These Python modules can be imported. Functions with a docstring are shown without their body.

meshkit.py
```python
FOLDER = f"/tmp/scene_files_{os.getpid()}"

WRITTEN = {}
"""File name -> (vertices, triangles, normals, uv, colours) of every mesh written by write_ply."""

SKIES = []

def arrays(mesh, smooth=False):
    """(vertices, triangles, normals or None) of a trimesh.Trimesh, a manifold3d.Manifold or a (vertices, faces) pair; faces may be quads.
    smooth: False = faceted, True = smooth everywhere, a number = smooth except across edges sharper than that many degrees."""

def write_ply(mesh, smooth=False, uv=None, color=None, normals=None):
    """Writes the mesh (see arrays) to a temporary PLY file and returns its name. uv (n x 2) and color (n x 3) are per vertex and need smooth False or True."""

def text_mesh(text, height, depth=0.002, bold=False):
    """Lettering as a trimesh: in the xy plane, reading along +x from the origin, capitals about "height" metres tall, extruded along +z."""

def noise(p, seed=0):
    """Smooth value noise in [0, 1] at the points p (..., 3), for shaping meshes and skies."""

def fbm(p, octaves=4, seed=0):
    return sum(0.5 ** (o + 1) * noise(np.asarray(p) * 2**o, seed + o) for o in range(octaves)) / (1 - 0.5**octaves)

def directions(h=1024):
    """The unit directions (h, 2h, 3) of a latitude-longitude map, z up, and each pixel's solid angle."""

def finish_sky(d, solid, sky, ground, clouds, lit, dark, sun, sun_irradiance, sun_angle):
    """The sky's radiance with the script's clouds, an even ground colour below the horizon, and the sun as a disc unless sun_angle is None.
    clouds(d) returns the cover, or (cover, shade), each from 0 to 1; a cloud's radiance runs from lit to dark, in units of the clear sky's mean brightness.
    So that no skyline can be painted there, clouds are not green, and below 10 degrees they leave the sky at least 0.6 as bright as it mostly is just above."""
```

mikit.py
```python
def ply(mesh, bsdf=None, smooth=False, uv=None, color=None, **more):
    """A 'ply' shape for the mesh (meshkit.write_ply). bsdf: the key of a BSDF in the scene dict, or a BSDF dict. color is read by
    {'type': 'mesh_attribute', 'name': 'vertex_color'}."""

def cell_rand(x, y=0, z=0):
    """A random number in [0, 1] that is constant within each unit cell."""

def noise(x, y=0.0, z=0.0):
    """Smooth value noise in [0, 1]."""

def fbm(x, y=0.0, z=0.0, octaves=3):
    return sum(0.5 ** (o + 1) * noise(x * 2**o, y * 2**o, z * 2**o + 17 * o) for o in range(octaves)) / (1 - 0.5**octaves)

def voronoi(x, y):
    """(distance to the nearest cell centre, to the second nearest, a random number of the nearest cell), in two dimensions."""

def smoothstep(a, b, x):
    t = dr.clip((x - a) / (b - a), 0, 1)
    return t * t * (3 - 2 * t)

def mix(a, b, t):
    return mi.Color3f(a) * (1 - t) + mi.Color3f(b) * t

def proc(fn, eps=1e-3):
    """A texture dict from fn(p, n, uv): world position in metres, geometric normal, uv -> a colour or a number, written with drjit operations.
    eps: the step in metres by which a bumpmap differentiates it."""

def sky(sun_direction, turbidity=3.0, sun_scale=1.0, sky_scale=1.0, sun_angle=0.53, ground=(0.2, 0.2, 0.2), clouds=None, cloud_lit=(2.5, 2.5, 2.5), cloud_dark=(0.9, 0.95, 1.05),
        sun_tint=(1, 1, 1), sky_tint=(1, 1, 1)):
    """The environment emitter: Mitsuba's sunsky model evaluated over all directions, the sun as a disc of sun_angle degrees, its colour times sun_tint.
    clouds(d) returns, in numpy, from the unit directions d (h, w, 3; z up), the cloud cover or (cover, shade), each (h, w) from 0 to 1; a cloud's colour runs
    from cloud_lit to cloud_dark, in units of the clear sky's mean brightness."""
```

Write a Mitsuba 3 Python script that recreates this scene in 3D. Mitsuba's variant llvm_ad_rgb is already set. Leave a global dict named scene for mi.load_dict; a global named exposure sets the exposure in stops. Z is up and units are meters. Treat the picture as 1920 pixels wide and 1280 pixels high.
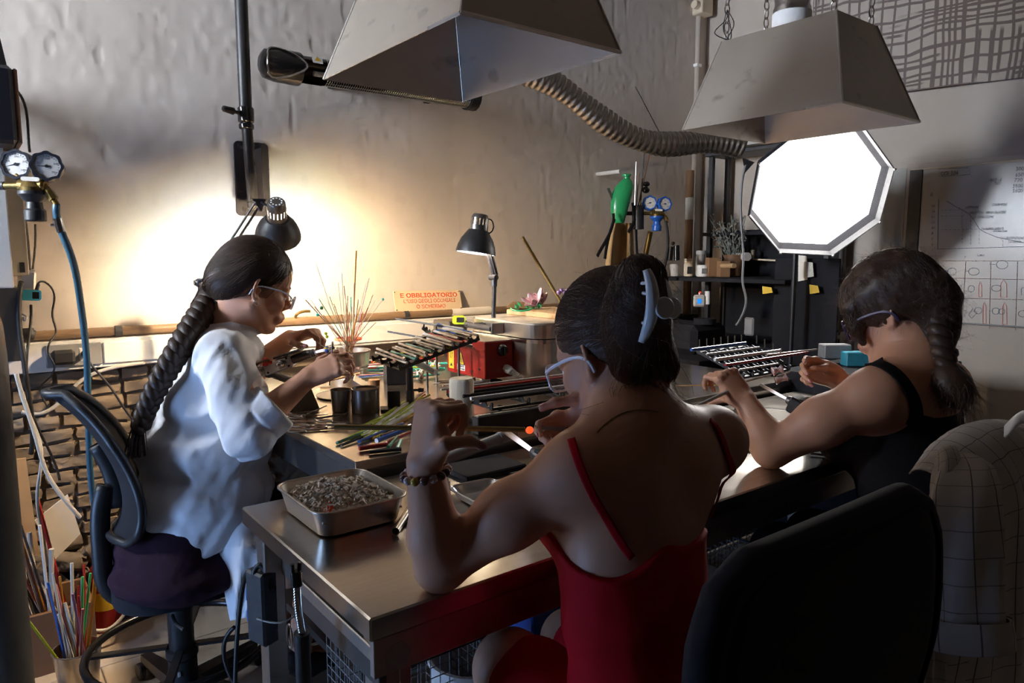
import math, random
import numpy as np, trimesh, mitsuba as mi, mikit, meshkit, manifold3d
import drjit as dr
from mikit import fbm, noise, smoothstep, voronoi, cell_rand, proc
from shapely.geometry import Polygon, Point, box as sbox, LineString
from shapely import affinity
T4 = mi.ScalarTransform4f
scene, labels = {'type': 'scene'}, {}
exposure = 0.25
rng = np.random.default_rng(7)
# ------------------------------------------------------------------ camera
EYE = np.array([0.0, 0.0, 1.43]); FOC = 1336.0; TILT = math.radians(6.8); YAW = math.radians(52.2)
FWD = np.array([math.cos(YAW) * math.cos(TILT), math.sin(YAW) * math.cos(TILT), -math.sin(TILT)])
RGT = np.array([math.sin(YAW), -math.cos(YAW), 0.0]); UPV = np.cross(RGT, FWD)
scene['camera'] = {'type': 'perspective', 'fov': math.degrees(2 * math.atan(960 / FOC)), 'fov_axis': 'x', 'near_clip': 0.02, 'far_clip': 50,
                   'to_world': T4().look_at(origin=EYE.tolist(), target=(EYE + FWD).tolist(), up=[0, 0, 1])}
# light of the place: daylight through the window of the left wall (the pane), a photographic softbox and two desk lamps (built below)
DAY = (112.0, 124.0, 141.0)   # high window
DAY_LOW = (8.0, 14.0, 27.0)   # glazed door, in the blue shade outside
SOFT = 19.0
LAMP1 = (3000, 2230, 1400)
LAMP2 = (230, 180, 122)

def ray(px, py): return FWD + RGT * (px - 960) / FOC - UPV * (py - 640) / FOC
def at_z(px, py, z): r = ray(px, py); return EYE + r * ((z - EYE[2]) / r[2])
def at_y(px, py, y): r = ray(px, py); return EYE + r * (y / r[1])
def at_x(px, py, x): r = ray(px, py); return EYE + r * (x / r[0])
def at_d(px, py, d): return EYE + ray(px, py) * d
V = lambda *a: np.array(a, float)

# ------------------------------------------------------------------ scene entries
def fresh(k):
    if k not in scene and k not in labels: return k
    i = 1
    while f'{k}_{i:03d}' in scene or f'{k}_{i:03d}' in labels: i += 1
    return f'{k}_{i:03d}'
def thing(name, label, cat, group=None):
    k = fresh(name); labels[k] = {'label': label, 'category': cat}
    if group: labels[k]['group'] = group
    return k
def part(parent, name, mesh, mat, smooth=35, label=None, **kw):
    k = fresh(parent + '__' + name)
    scene[k] = mesh if isinstance(mesh, dict) else mikit.ply(mesh, mat, smooth=smooth, **kw)
    if label: labels[k] = {'label': label}
    return k
def one(name, mesh, mat, label, cat, group=None, smooth=35, **kw):
    k = fresh(name)
    scene[k] = mesh if isinstance(mesh, dict) else mikit.ply(mesh, mat, smooth=smooth, **kw)
    labels[k] = {'label': label, 'category': cat}
    if group: labels[k]['group'] = group
    return k
def struct(name, mesh, mat, label, smooth=False, cat=None, **kw):
    k = fresh(name); scene[k] = mikit.ply(mesh, mat, smooth=smooth, **kw)
    labels[k] = {'label': label, 'kind': 'structure', 'category': cat or name.split('_')[0]}
    return k

# ------------------------------------------------------------------ mesh helpers
def cat(*ms):
    ms = [m for x in ms for m in (x if isinstance(x, (list, tuple)) else [x])]
    return trimesh.util.concatenate(ms)
def hullm(pts): return trimesh.convex.convex_hull(np.asarray(pts, float))
def cbox(lo, hi, c=0.002):
    lo, hi = np.minimum(lo, hi).astype(float), np.maximum(lo, hi).astype(float); c = min(c, 0.45 * (hi - lo).min())
    P = []
    for sx in (0, 1):
        for sy in (0, 1):
            for sz in (0, 1):
                b = np.array([hi[0] if sx else lo[0], hi[1] if sy else lo[1], hi[2] if sz else lo[2]])
                s = np.array([-1 if sx else 1, -1 if sy else 1, -1 if sz else 1]) * c
                for a in range(3):
                    q = b + s; q[a] = b[a]; P.append(q)
    return hullm(P)
def frame(origin, x=None, z=None, y=None):
    """4x4 with given axis directions (x and z, or y and z)."""
    if x is None and y is None and z is None: z = (0, 0, 1.)
    if z is not None: z = np.asarray(z, float) / np.linalg.norm(z)
    if x is not None:
        x = np.asarray(x, float)
        if z is None:
            x = x / np.linalg.norm(x); z = np.cross(x, [0, 1, 0]) if abs(x[2]) > .9 else np.array([0, 0, 1.]) - x * x[2]; z /= np.linalg.norm(z)
        else: x = x - z * (x @ z); x /= np.linalg.norm(x)
    elif y is not None: y = np.asarray(y, float); x = np.cross(y, z); x /= np.linalg.norm(x)
    else: a = np.array([1., 0, 0]) if abs(z[0]) < .9 else np.array([0, 1., 0]); x = a - z * (a @ z); x /= np.linalg.norm(x)
    M = np.eye(4); M[:3, 0], M[:3, 1], M[:3, 2], M[:3, 3] = x, np.cross(z, x), z, origin; return M
def tf(m, M): m = m.copy(); m.apply_transform(M); return m
def mv(m, *d): m = m.copy(); m.apply_translation(d); return m
def bx(M, lo, hi, c=0.002): return tf(cbox(np.array(lo, float), np.array(hi, float), c), M)
def lathe(prof, n=32, M=None):
    prof = np.asarray(prof, float)
    m = trimesh.creation.revolve(prof, sections=n)
    return m if M is None else tf(m, M)
def cyl(p0, p1, r, r1=None, n=20, c=0.0):
    p0, p1 = np.asarray(p0, float), np.asarray(p1, float); L = np.linalg.norm(p1 - p0); r1 = r if r1 is None else r1
    c = min(c, L * .4, .8 * min(r, r1) if min(r, r1) > 0 else 0)
    pr = [(0, 0), (r - c, 0), (r, c), (r1, L - c), (r1 - c, L), (0, L)] if c > 0 else [(0, 0), (r, 0), (r1, L), (0, L)]
    return lathe(pr, n, frame(p0, z=p1 - p0))
def spline(pts, n=24, closed=False):
    from scipy.interpolate import CubicSpline
    p = np.asarray(pts, float)
    if closed: p = np.vstack([p, p[:1]])
    t = np.r_[0, np.cumsum(np.linalg.norm(np.diff(p, axis=0), axis=1) + 1e-9)]
    return CubicSpline(t, p, bc_type='periodic' if closed else 'not-a-knot' if len(p) > 3 else 'natural')(np.linspace(0, t[-1], n, endpoint=not closed))
def frames_along(p, closed=False):
    d = np.gradient(p, axis=0) if not closed else np.roll(p, -1, 0) - np.roll(p, 1, 0)
    d /= np.maximum(np.linalg.norm(d, axis=1, keepdims=True), 1e-12)
    a = np.array([0, 0, 1.]) if abs(d[0][2]) < .9 else np.array([1., 0, 0])
    u = a - d[0] * (a @ d[0]); u /= np.linalg.norm(u); U = [u]
    for k in range(1, len(p)):
        u = U[-1] - d[k] * (U[-1] @ d[k]); u /= max(np.linalg.norm(u), 1e-9); U.append(u)
    U = np.array(U); return d, U, np.cross(d, U)
def tube(pts, r, n=10, closed=False, sq=1.0, caps=True):
    p = np.asarray(pts, float); d, U, W = frames_along(p, closed)
    r = np.broadcast_to(np.asarray(r, float), (len(p),)); a = np.arange(n) * 2 * np.pi / n
    v = p[:, None] + r[:, None, None] * (np.cos(a)[None, :, None] * U[:, None] + sq * np.sin(a)[None, :, None] * W[:, None])
    m = len(p); i, j = np.meshgrid(np.arange(m if closed else m - 1), np.arange(n), indexing='ij'); i2 = (i + 1) % m; j2 = (j + 1) % n
    q = np.stack([i * n + j, i * n + j2, i2 * n + j2, i2 * n + j], -1).reshape(-1, 4)
    v = v.reshape(-1, 3); f = np.vstack([q[:, [0, 1, 2]], q[:, [0, 2, 3]]])
    if caps and not closed:
        b = len(v); v = np.vstack([v, p[0], p[-1]]); j = np.arange(n)
        f = np.vstack([f, np.stack([j * 0 + b, (j + 1) % n, j], 1), np.stack([j * 0 + b + 1, (m - 1) * n + j, (m - 1) * n + (j + 1) % n], 1)])
    return trimesh.Trimesh(v, f, process=False)
def wire(pts, r, n=8, k=30): return tube(spline(pts, k), r, n)
def rod(p0, p1, r, n=8): return tube(np.array([p0, p1], float), r, n)
def ball(c, r, sub=2):
    m = trimesh.creation.icosphere(subdivisions=sub); m.apply_scale(r if np.isscalar(r) else list(r)); m.apply_translation(c); return m
def prism(poly, h, M=None):
    m = trimesh.creation.extrude_polygon(poly, h, engine='earcut'); return m if M is None else tf(m, M)
def rrect(w, h, r, seg=6): return sbox(-w / 2 + r, -h / 2 + r, w / 2 - r, h / 2 - r).buffer(r, quad_segs=seg)
def loft(rings, caps=True, closed_u=True):
    R = np.asarray(rings, float); m, n = R.shape[:2]
    i, j = np.meshgrid(np.arange(m - 1), np.arange(n if closed_u else n - 1), indexing='ij'); j2 = (j + 1) % n
    q = np.stack([i * n + j, i * n + j2, (i + 1) * n + j2, (i + 1) * n + j], -1).reshape(-1, 4)
    v = R.reshape(-1, 3); f = [q[:, [0, 1, 2]], q[:, [0, 2, 3]]]
    if caps:
        b = len(v); v = np.vstack([v, R[0].mean(0), R[-1].mean(0)]); j = np.arange(n)
        f += [np.stack([j * 0 + b, (j + 1) % n, j], 1), np.stack([j * 0 + b + 1, (m - 1) * n + j, (m - 1) * n + (j + 1) % n], 1)]
    m = trimesh.Trimesh(v, np.vstack(f), process=False)
    if caps and closed_u and m.volume < 0: m.invert()
    return m
def sheet(G, th):
    """a grid of points (m,n,3) thickened by th along its normals."""
    G = np.asarray(G, float); du, dv = np.gradient(G, axis=0), np.gradient(G, axis=1); N = np.cross(du, dv); N /= np.maximum(np.linalg.norm(N, axis=2, keepdims=True), 1e-9)
    A, B = G + N * th / 2, G - N * th / 2; m, n = G.shape[:2]
    i, j = np.meshgrid(np.arange(m - 1), np.arange(n - 1), indexing='ij'); q = np.stack([i * n + j, (i + 1) * n + j, (i + 1) * n + j + 1, i * n + j + 1], -1).reshape(-1, 4)
    b = np.r_[np.arange(n), np.arange(1, m) * n + n - 1, (m - 1) * n + np.arange(n - 2, -1, -1), np.arange(m - 2, 0, -1) * n]; b2 = np.roll(b, -1); o = m * n
    f = np.vstack([q[:, [0, 1, 2]], q[:, [0, 2, 3]], o + q[:, [0, 2, 1]], o + q[:, [0, 3, 2]], np.stack([b, b2, b2 + o], 1)[:, ::1], np.stack([b, b2 + o, b + o], 1)])
    return trimesh.Trimesh(np.vstack([A.reshape(-1, 3), B.reshape(-1, 3)]), f, process=False)
def man(m):
    return manifold3d.Manifold(manifold3d.Mesh(np.asarray(m.vertices, np.float32), np.asarray(m.faces, np.uint32)))
def unman(x):
    q = x.to_mesh(); return trimesh.Trimesh(q.vert_properties[:, :3], q.tri_verts, process=False)
def minus(a, *bs):
    r = man(a)
    for b in bs: r = r - man(b)
    return unman(r)
def text_on(txt, h, o, xdir, up, depth=0.0012, bold=False, width=None):
    m = meshkit.text_mesh(txt, h, depth, bold)
    if width:
        w = m.extents[0]; m.apply_scale([width / w, 1, 1])
    xdir = np.asarray(xdir, float) / np.linalg.norm(xdir); up = np.asarray(up, float); up = up - xdir * (up @ xdir); up /= np.linalg.norm(up)
    M = np.eye(4); M[:3, 0], M[:3, 1], M[:3, 2], M[:3, 3] = xdir, up, np.cross(xdir, up), o
    return tf(m, M)

# ------------------------------------------------------------------ materials
def lin(r, g, b): return [((x / 255 + .055) / 1.055) ** 2.4 if x > 10 else x / 255 / 12.92 for x in (r, g, b)]
def rgb(c): return {'type': 'rgb', 'value': list(map(float, c))}
def mat(k, c, rough=.5, metal=0., spec=.5, **kw):
    d = {'type': 'principled', 'base_color': rgb(c) if not isinstance(c, dict) else c, 'roughness': rough, 'metallic': metal, 'specular': spec}
    d.update(kw); scene[k] = {'type': 'twosided', 'b': d}; return k
def bump(k, c, fn, scale, rough=.6, metal=0., spec=.5, eps=1e-3, **kw):
    d = {'type': 'principled', 'base_color': rgb(c) if not isinstance(c, dict) else c, 'roughness': rough, 'metallic': metal, 'specular': spec}; d.update(kw)
    scene[k] = {'type': 'twosided', 'b': {'type': 'bumpmap', 'arbitrary': proc(fn, eps), 'scale': scale, 'b': d}}; return k
VC = {'type': 'mesh_attribute', 'name': 'vertex_color'}

def plaster_h(p, n, uv):
    u = p.x + p.y
    return fbm(u * 4, p.z * 4, 2.0, 3) + .4 * noise(u * 34, p.z * 26, 5.) - .5 * smoothstep(.70, .90, noise(u * 19, p.z * 11, 1.3))
def plaster_c(p, n, uv):
    u = p.x + p.y
    t = fbm(u * 2.5, p.z * 2.5, 4., 2); s = smoothstep(.66, .85, noise(u * 24, p.z * 17, 8.))
    return mikit.mix([.60, .535, .475], [.68, .615, .555], t) * (1 - .05 * s)
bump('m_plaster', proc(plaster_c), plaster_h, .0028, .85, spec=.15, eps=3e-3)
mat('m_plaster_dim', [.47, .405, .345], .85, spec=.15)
def steel_c(p, n, uv):
    g = noise(p.x * 3, p.y * 3, p.z * 3); s = noise(p.x * 6, p.y * 260, p.z * 60); w = smoothstep(.6, .9, fbm(p.x * 9 + 2, p.y * 9, p.z * 9, 3))
    return mikit.mix([.48, .43, .37], [.58, .525, .46], g * .6 + s * .4) * (1 - .35 * w)
def steel_r(p, n, uv):
    return .15 + .16 * fbm(p.x * 11, p.y * 11, p.z * 11, 3)
mat('m_steel_top', proc(steel_c), proc(steel_r), 1.0)
mat('m_steel_side', proc(steel_c), .34, 1.0)
def hood_c(p, n, uv):
    w = smoothstep(.64, .82, fbm(p.x * 13 + 2, p.y * 13, p.z * 17, 4))
    return mikit.mix([.48, .42, .35], [.54, .475, .40], fbm(p.x * 4, p.y * 4, p.z * 4, 3)) * (1 - .3 * w)
mat('m_hood', proc(hood_c), .42, .8, spec=.4)
mat('m_hood_edge', [.75, .68, .58], .35, .7)
mat('m_alu', [.66, .61, .56], .3, 1.)
mat('m_alu_shiny', [.78, .76, .74], .16, 1.)
mat('m_chrome', [.72, .71, .70], .12, 1.)
mat('m_dark_steel', [.16, .15, .14], .34, .85)
mat('m_iron', [.045, .045, .048], .5, .3)
mat('m_black', [.012, .012, .013], .45)
mat('m_black_gloss', [.008, .008, .009], .18)
mat('m_black_soft', [.014, .014, .017], .85, spec=.2)
mat('m_black_rubber', [.018, .018, .02], .6, spec=.3)
mat('m_navy_plastic', [.012, .014, .022], .4)
mat('m_grey_plastic', [.20, .20, .20], .5)
mat('m_white_plastic', [.72, .70, .66], .45)
mat('m_white', [.82, .80, .76], .6)
mat('m_cream', [.66, .55, .40], .6)
mat('m_paper', [.78, .72, .62], .8, spec=.2)
mat('m_paper_dark', [.42, .40, .37], .8, spec=.2)
mat('m_brass', [.24, .165, .055], .34, .9)
mat('m_red', [.30, .013, .010], .38)
mat('m_red_bright', [.62, .03, .015], .3)
mat('m_red_ink', [.62, .09, .03], .6)
mat('m_yellow', [.72, .46, .03], .5)
mat('m_lime', [.62, .80, .04], .4)
mat('m_teal', [.04, .26, .34], .4)
mat('m_blue', [.015, .09, .38], .35)
mat('m_blue_hose', [.03, .085, .135], .35)
mat('m_green', [.015, .20, .075], .35)
mat('m_wood', [.38, .24, .12], .55)
mat('m_brown', [.15, .075, .035], .6)
mat('m_cardboard', [.24, .135, .07], .75, spec=.2)
mat('m_leather', [.44, .29, .14], .75, spec=.25)
mat('m_pipe', [.20, .125, .07], .45)
mat('m_ceramic', [.55, .52, .48], .7)
mat('m_purple_cloth', [.026, .012, .020], .9, spec=.1)
def weave(p, n, uv): return noise(p.x * 900, p.y * 900, p.z * 900)
def linen_h(p, n, uv): return fbm(p.x * 14, p.y * 14, p.z * 9, 3) * 1.5 + .05 * noise(p.x * 500, p.y * 500, p.z * 500)
bump('m_linen', [.74, .735, .74], linen_h, .011, .9, spec=.1, eps=2e-3, sheen=.3)
bump('m_red_cloth', [.38, .003, .009], linen_h, .007, .8, spec=.15, eps=2e-3, sheen=.4)
mat('m_black_cloth', [.010, .009, .011], .9, spec=.1)
mat('m_skin', VC, .48, spec=.35)
mat('m_nail', [.50, .20, .19], .25)
mat('m_lips', [.42, .16, .14], .4)
mat('m_hair', VC, .48, spec=.35)
mat('m_eye', [.75, .72, .68], .15)
mat('m_iris', [.05, .03, .02], .1)
mat('m_glowbead', [.9, .12, .02], .3, )
scene['m_glass_clear'] = {'type': 'thindielectric', 'int_ior': 1.5}
mat('m_clear_plastic', [.80, .80, .84], .12, 0., .6, spec_trans=.0)
mat('m_pearl', [.80, .78, .75], .25, clearcoat=.6)
# ================================================================== the room
YA, XB, XL, YF, ZC = 3.15, 4.10, -1.25, -1.6, 3.13
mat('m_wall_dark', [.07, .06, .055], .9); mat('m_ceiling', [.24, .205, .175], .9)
# floor: a bed of mortar with large tiles on it
def tile_c(p, n, uv):
    return mikit.mix([.38, .315, .25], [.50, .43, .35], fbm(p.x * 5, p.y * 5, 1., 4)) * (.85 + .25 * cell_rand(dr.floor(p.x / .62), dr.floor(p.y / .31)))
mat('m_tile', proc(tile_c), .38, spec=.4)
mat('m_mortar', [.10, .085, .07], .9)
fl = struct('floor', cbox((XL, YF, -.10), (XB, YA, -.004), .001), 'm_mortar', 'floor of large beige tiles under the benches')
tw, tl = .31, .62
tile_ply = mikit.ply(cbox((0, 0, -.02), (tl - .004, tw - .004, 0), .002), 'm_tile')
for j in range(int((YA - YF) / tw) + 1):
    for i in range(int((XB - XL) / tl) + 1):
        x0, y0 = XL + i * tl - (.31 if j % 2 else 0), YF + j * tw
        if x0 < XL - .01: x0 = XL
        if x0 + tl > XB + .1 or y0 + tw > YA + .02: continue
        scene[fresh('floor__tile')] = {**tile_ply, 'to_world': T4().translate([x0, y0, 0])}
# back wall: plaster above, bare brick and rubble below on the left
wb = struct('wall_back', cbox((XL, YA, 1.0), (XB + .2, YA + .2, ZC), .001), 'm_plaster', 'rough off-white plaster wall behind the benches')
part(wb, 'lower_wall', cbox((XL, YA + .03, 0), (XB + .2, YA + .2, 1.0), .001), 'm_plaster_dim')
def mort_h(p, n, uv): return fbm(p.x * 30, p.y * 30, p.z * 30, 4)
bump('m_brick_mortar', [.15, .12, .09], mort_h, .02, .95, spec=.1)
def brick_c(p, n, uv):
    t = fbm(p.x * 12, p.z * 22, 3., 3); o = smoothstep(.70, .80, fbm(p.x * 7 + 9, p.z * 14, 1., 3))
    return mikit.mix(mikit.mix([.12, .095, .07], [.22, .172, .128], t), [.25, .125, .06], o)
bump('m_brick', proc(brick_c), mort_h, .012, .95, spec=.1)
bump('m_stone', [.13, .105, .08], mort_h, .015, .95, spec=.1)
part(wb, 'mortar_bed', cbox((XL + .9, YA + .004, 0.02), (1.3, YA + .04, 1.01), .001), 'm_brick_mortar')
r2 = np.random.default_rng(3)
def rough_block(w, h, d, r, j=.006):
    b = trimesh.creation.box((w, d, h)); b = b.subdivide().subdivide() if j > .006 else b.subdivide()
    v = b.vertices; s = np.abs(v / (np.array([w, d, h]) / 2)); v *= 1 - .10 * (s.sum(1, keepdims=True) > 2.2)
    v += r.normal(0, j * .6, v.shape); return b
variants = [mikit.ply(rough_block(.118, .043, .05, r2), 'm_brick', smooth=60) for _ in range(6)]
for j in range(13):
    x = -.02 - .05 * (j % 2) + r2.uniform(-.02, .02)
    while x < 1.0:
        s = r2.uniform(.75, 1.15)
        scene[fresh('wall_back__brick')] = {**variants[r2.integers(6)], 'to_world': T4().translate([x + .06 * s, YA + .012 + r2.uniform(-.007, .005), .325 + j * .054]).scale([s, 1, 1]).rotate([0, 1, 0], r2.uniform(-2, 2))}
        x += .122 * s + .006
stones = [mikit.ply(rough_block(.13, .085, .09, r2, .011), 'm_stone', smooth=60) for _ in range(5)]
for j in range(4):
    x = -.05
    while x < 1.25:
        s = r2.uniform(.6, 1.15)
        scene[fresh('wall_back__rubble_stone')] = {**stones[r2.integers(5)], 'to_world': T4().translate([x + .05 * s, YA - .02 + r2.uniform(-.03, .01), .05 + j * .075 + r2.uniform(-.01, .01)]).scale([s, 1, s * r2.uniform(.7, 1.1)]).rotate([0, 1, 0], r2.uniform(0, 360))}
        x += .105 * s + .006
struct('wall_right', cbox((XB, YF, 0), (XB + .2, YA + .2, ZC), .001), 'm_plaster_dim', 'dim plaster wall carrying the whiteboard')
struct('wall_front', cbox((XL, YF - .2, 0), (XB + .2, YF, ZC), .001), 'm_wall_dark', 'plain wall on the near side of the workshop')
struct('ceiling', cbox((XL - .2, YF - .2, ZC), (XB + .2, YA + .2, ZC + .15), .001), 'm_ceiling', 'plain plaster ceiling')
# left wall with the window the daylight comes through
WY0, WY1, WZ0, WZ1 = 2.40, 3.05, 1.75, 2.85
DY0, DY1, DZ0, DZ1 = 1.55, 2.10, .12, 1.02
def wl(y0, y1, z0, z1): return cbox((XL - .92, y0, z0), (XL, y1, z1), .001)
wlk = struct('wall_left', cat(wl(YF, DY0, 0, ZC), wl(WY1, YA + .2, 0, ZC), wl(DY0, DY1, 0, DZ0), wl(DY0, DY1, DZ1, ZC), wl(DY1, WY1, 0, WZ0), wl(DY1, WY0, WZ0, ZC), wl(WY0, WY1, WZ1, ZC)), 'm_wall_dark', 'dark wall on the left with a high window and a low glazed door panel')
def opening(key, label, y0, y1, z0, z1, light, deep):
    XL = -1.25 - deep
    k = struct(key, cat(cbox((XL - .12, y0, z0), (XL - .06, y0 + .05, z1)), cbox((XL - .12, y1 - .05, z0), (XL - .06, y1, z1)), cbox((XL - .12, y0, z0), (XL - .06, y1, z0 + .05)), cbox((XL - .12, y0, z1 - .05), (XL - .06, y1, z1)), cbox((XL - .12, (y0 + y1) / 2 - .02, z0), (XL - .06, (y0 + y1) / 2 + .02, z1))), 'm_white_plastic', label)
    pane = mikit.ply((np.array([[XL - .10, y0, z0], [XL - .10, y1, z0], [XL - .10, y1, z1], [XL - .10, y0, z1]]), np.array([[0, 1, 2], [0, 2, 3]])), 'm_white'); pane['emitter'] = {'type': 'area', 'radiance': rgb(light)}; scene[k + '__pane'] = pane
opening('window_1', 'high window letting in cool daylight along the back wall', WY0, WY1, WZ0, WZ1, DAY, .75)
opening('window_2', 'low glazed panel of the door letting in blue daylight', DY0, DY1, DZ0, DZ1, DAY_LOW, .22)
# cable trunking and the brown gas pipe along the back wall
ct = thing('cable_trunking', 'long white cable trunking fixed along the back wall above the bricks', 'cable trunking')
part(ct, 'channel', cbox((.12, YA - .055, 1.008), (2.55, YA, 1.118), .003), 'm_white_plastic')
part(ct, 'cover', cbox((.42, YA - .062, 1.022), (2.55, YA - .05, 1.104), .003), 'm_white_plastic')
sp = part(ct, 'socket_plate', cbox((.235, YA - .064, 1.022), (.415, YA - .05, 1.106), .003), 'm_grey_plastic', label='grey socket plate')
part(sp, 'outlet', cbox((.34, YA - .066, 1.04), (.375, YA - .06, 1.09), .002), 'm_white_plastic')
pb = one('power_adapter', cat(cbox((.25, YA - .10, 1.035), (.325, YA - .064, 1.088), .01)), 'm_black', 'black square power adapter plugged into the grey socket plate', 'power adapter')
one('wall_plug', cat(cyl((.358, YA - .066, 1.068), (.358, YA - .095, 1.066), .012, .008), wire([(.358, YA - .093, 1.064), (.37, YA - .13, 1.03), (.42, YA - .14, .95), (.47, YA - .12, .85), (.50, YA - .10, .80)], .004)), 'm_black_rubber', 'small black plug with lead in the grey socket plate, right of the square adapter', 'plug')
gp = thing('gas_pipe', 'brown painted pipe running along the back wall just above the trunking', 'pipe')
part(gp, 'pipe', rod((.2, YA - .03, 1.142), (3.3, YA - .03, 1.142), .017, 14), 'm_pipe')
part(gp, 'elbow', wire([(.205, YA - .03, 1.142), (.19, YA - .032, 1.15), (.185, YA - .03, 1.17)], .021, 12, 12), 'm_iron')
for x in (.48, 1.75, 2.9): part(gp, 'clip', cyl((x - .012, YA - .03, 1.142), (x + .012, YA - .03, 1.142), .021), 'm_iron')
part(gp, 'masking_tape', cyl((2.02, YA - .03, 1.142), (2.27, YA - .03, 1.142), .0195), 'm_paper', label='cream tape wrapped round the pipe')
part(gp, 'hook', wire([(1.19, YA - .03, 1.15), (1.19, YA - .05, 1.175), (1.22, YA - .05, 1.185), (1.25, YA - .05, 1.183)], .006), 'm_brass')
# ================================================================== benches
def leg(x, y, z1, s=.045): return cat(cbox((x - s / 2, y - s / 2, .0), (x + s / 2, y + s / 2, z1), .003))
b1 = thing('workbench', 'front stainless steel workbench with the tray of glass chips and two workers', 'workbench')
part(b1, 'worktop', cbox((.443, .912, .862), (2.62, 1.512, .90), .003), 'm_steel_top')
part(b1, 'front_apron', cbox((.450, .916, .800), (2.61, .93, .862), .001), 'm_steel_side')
part(b1, 'side_apron', cbox((.50, .93, .76), (.52, 1.49, .862), .001), 'm_steel_side')
part(b1, 'back_apron', cbox((.50, 1.485, .80), (2.6, 1.5, .862), .001), 'm_steel_side')
dw = part(b1, 'drawer', cat(cbox((.462, .925, .775), (.475, 1.27, .835), .001), cbox((.475, .94, .79), (.90, 1.25, .80), .001)), 'm_dark_steel')
part(dw, 'drawer_edge', cbox((.456, .922, .815), (.480, 1.275, .840), .002), 'm_steel_side', label='pale steel edge of the drawer')
for x in (.485, 2.56):
    for y in (.955, 1.465):
        lg = part(b1, 'leg', leg(x, y, .86), 'm_steel_side')
        if x < 1: part(lg, 'bolt', cyl((x, y - .0225, .42), (x, y - .027, .42), .009, n=12), 'm_dark_steel')
part(b1, 'cross_bar', cat(cbox((.5, 1.45, .16), (2.55, 1.48, .20)), cbox((.47, .96, .16), (.50, 1.46, .20))), 'm_steel_side')
part(b1, 'paper_scrap', prism(Polygon([(0, 0), (.012, -.008), (.03, -.004), (.036, .014), (.024, .032), (.006, .03), (-.003, .016)]).buffer(.003), .0006, frame((.474, .9158, .812), x=(1, 0, 0), z=(0, -1, 0))), 'm_paper_dark', label='torn remains of a white sticker')
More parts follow.
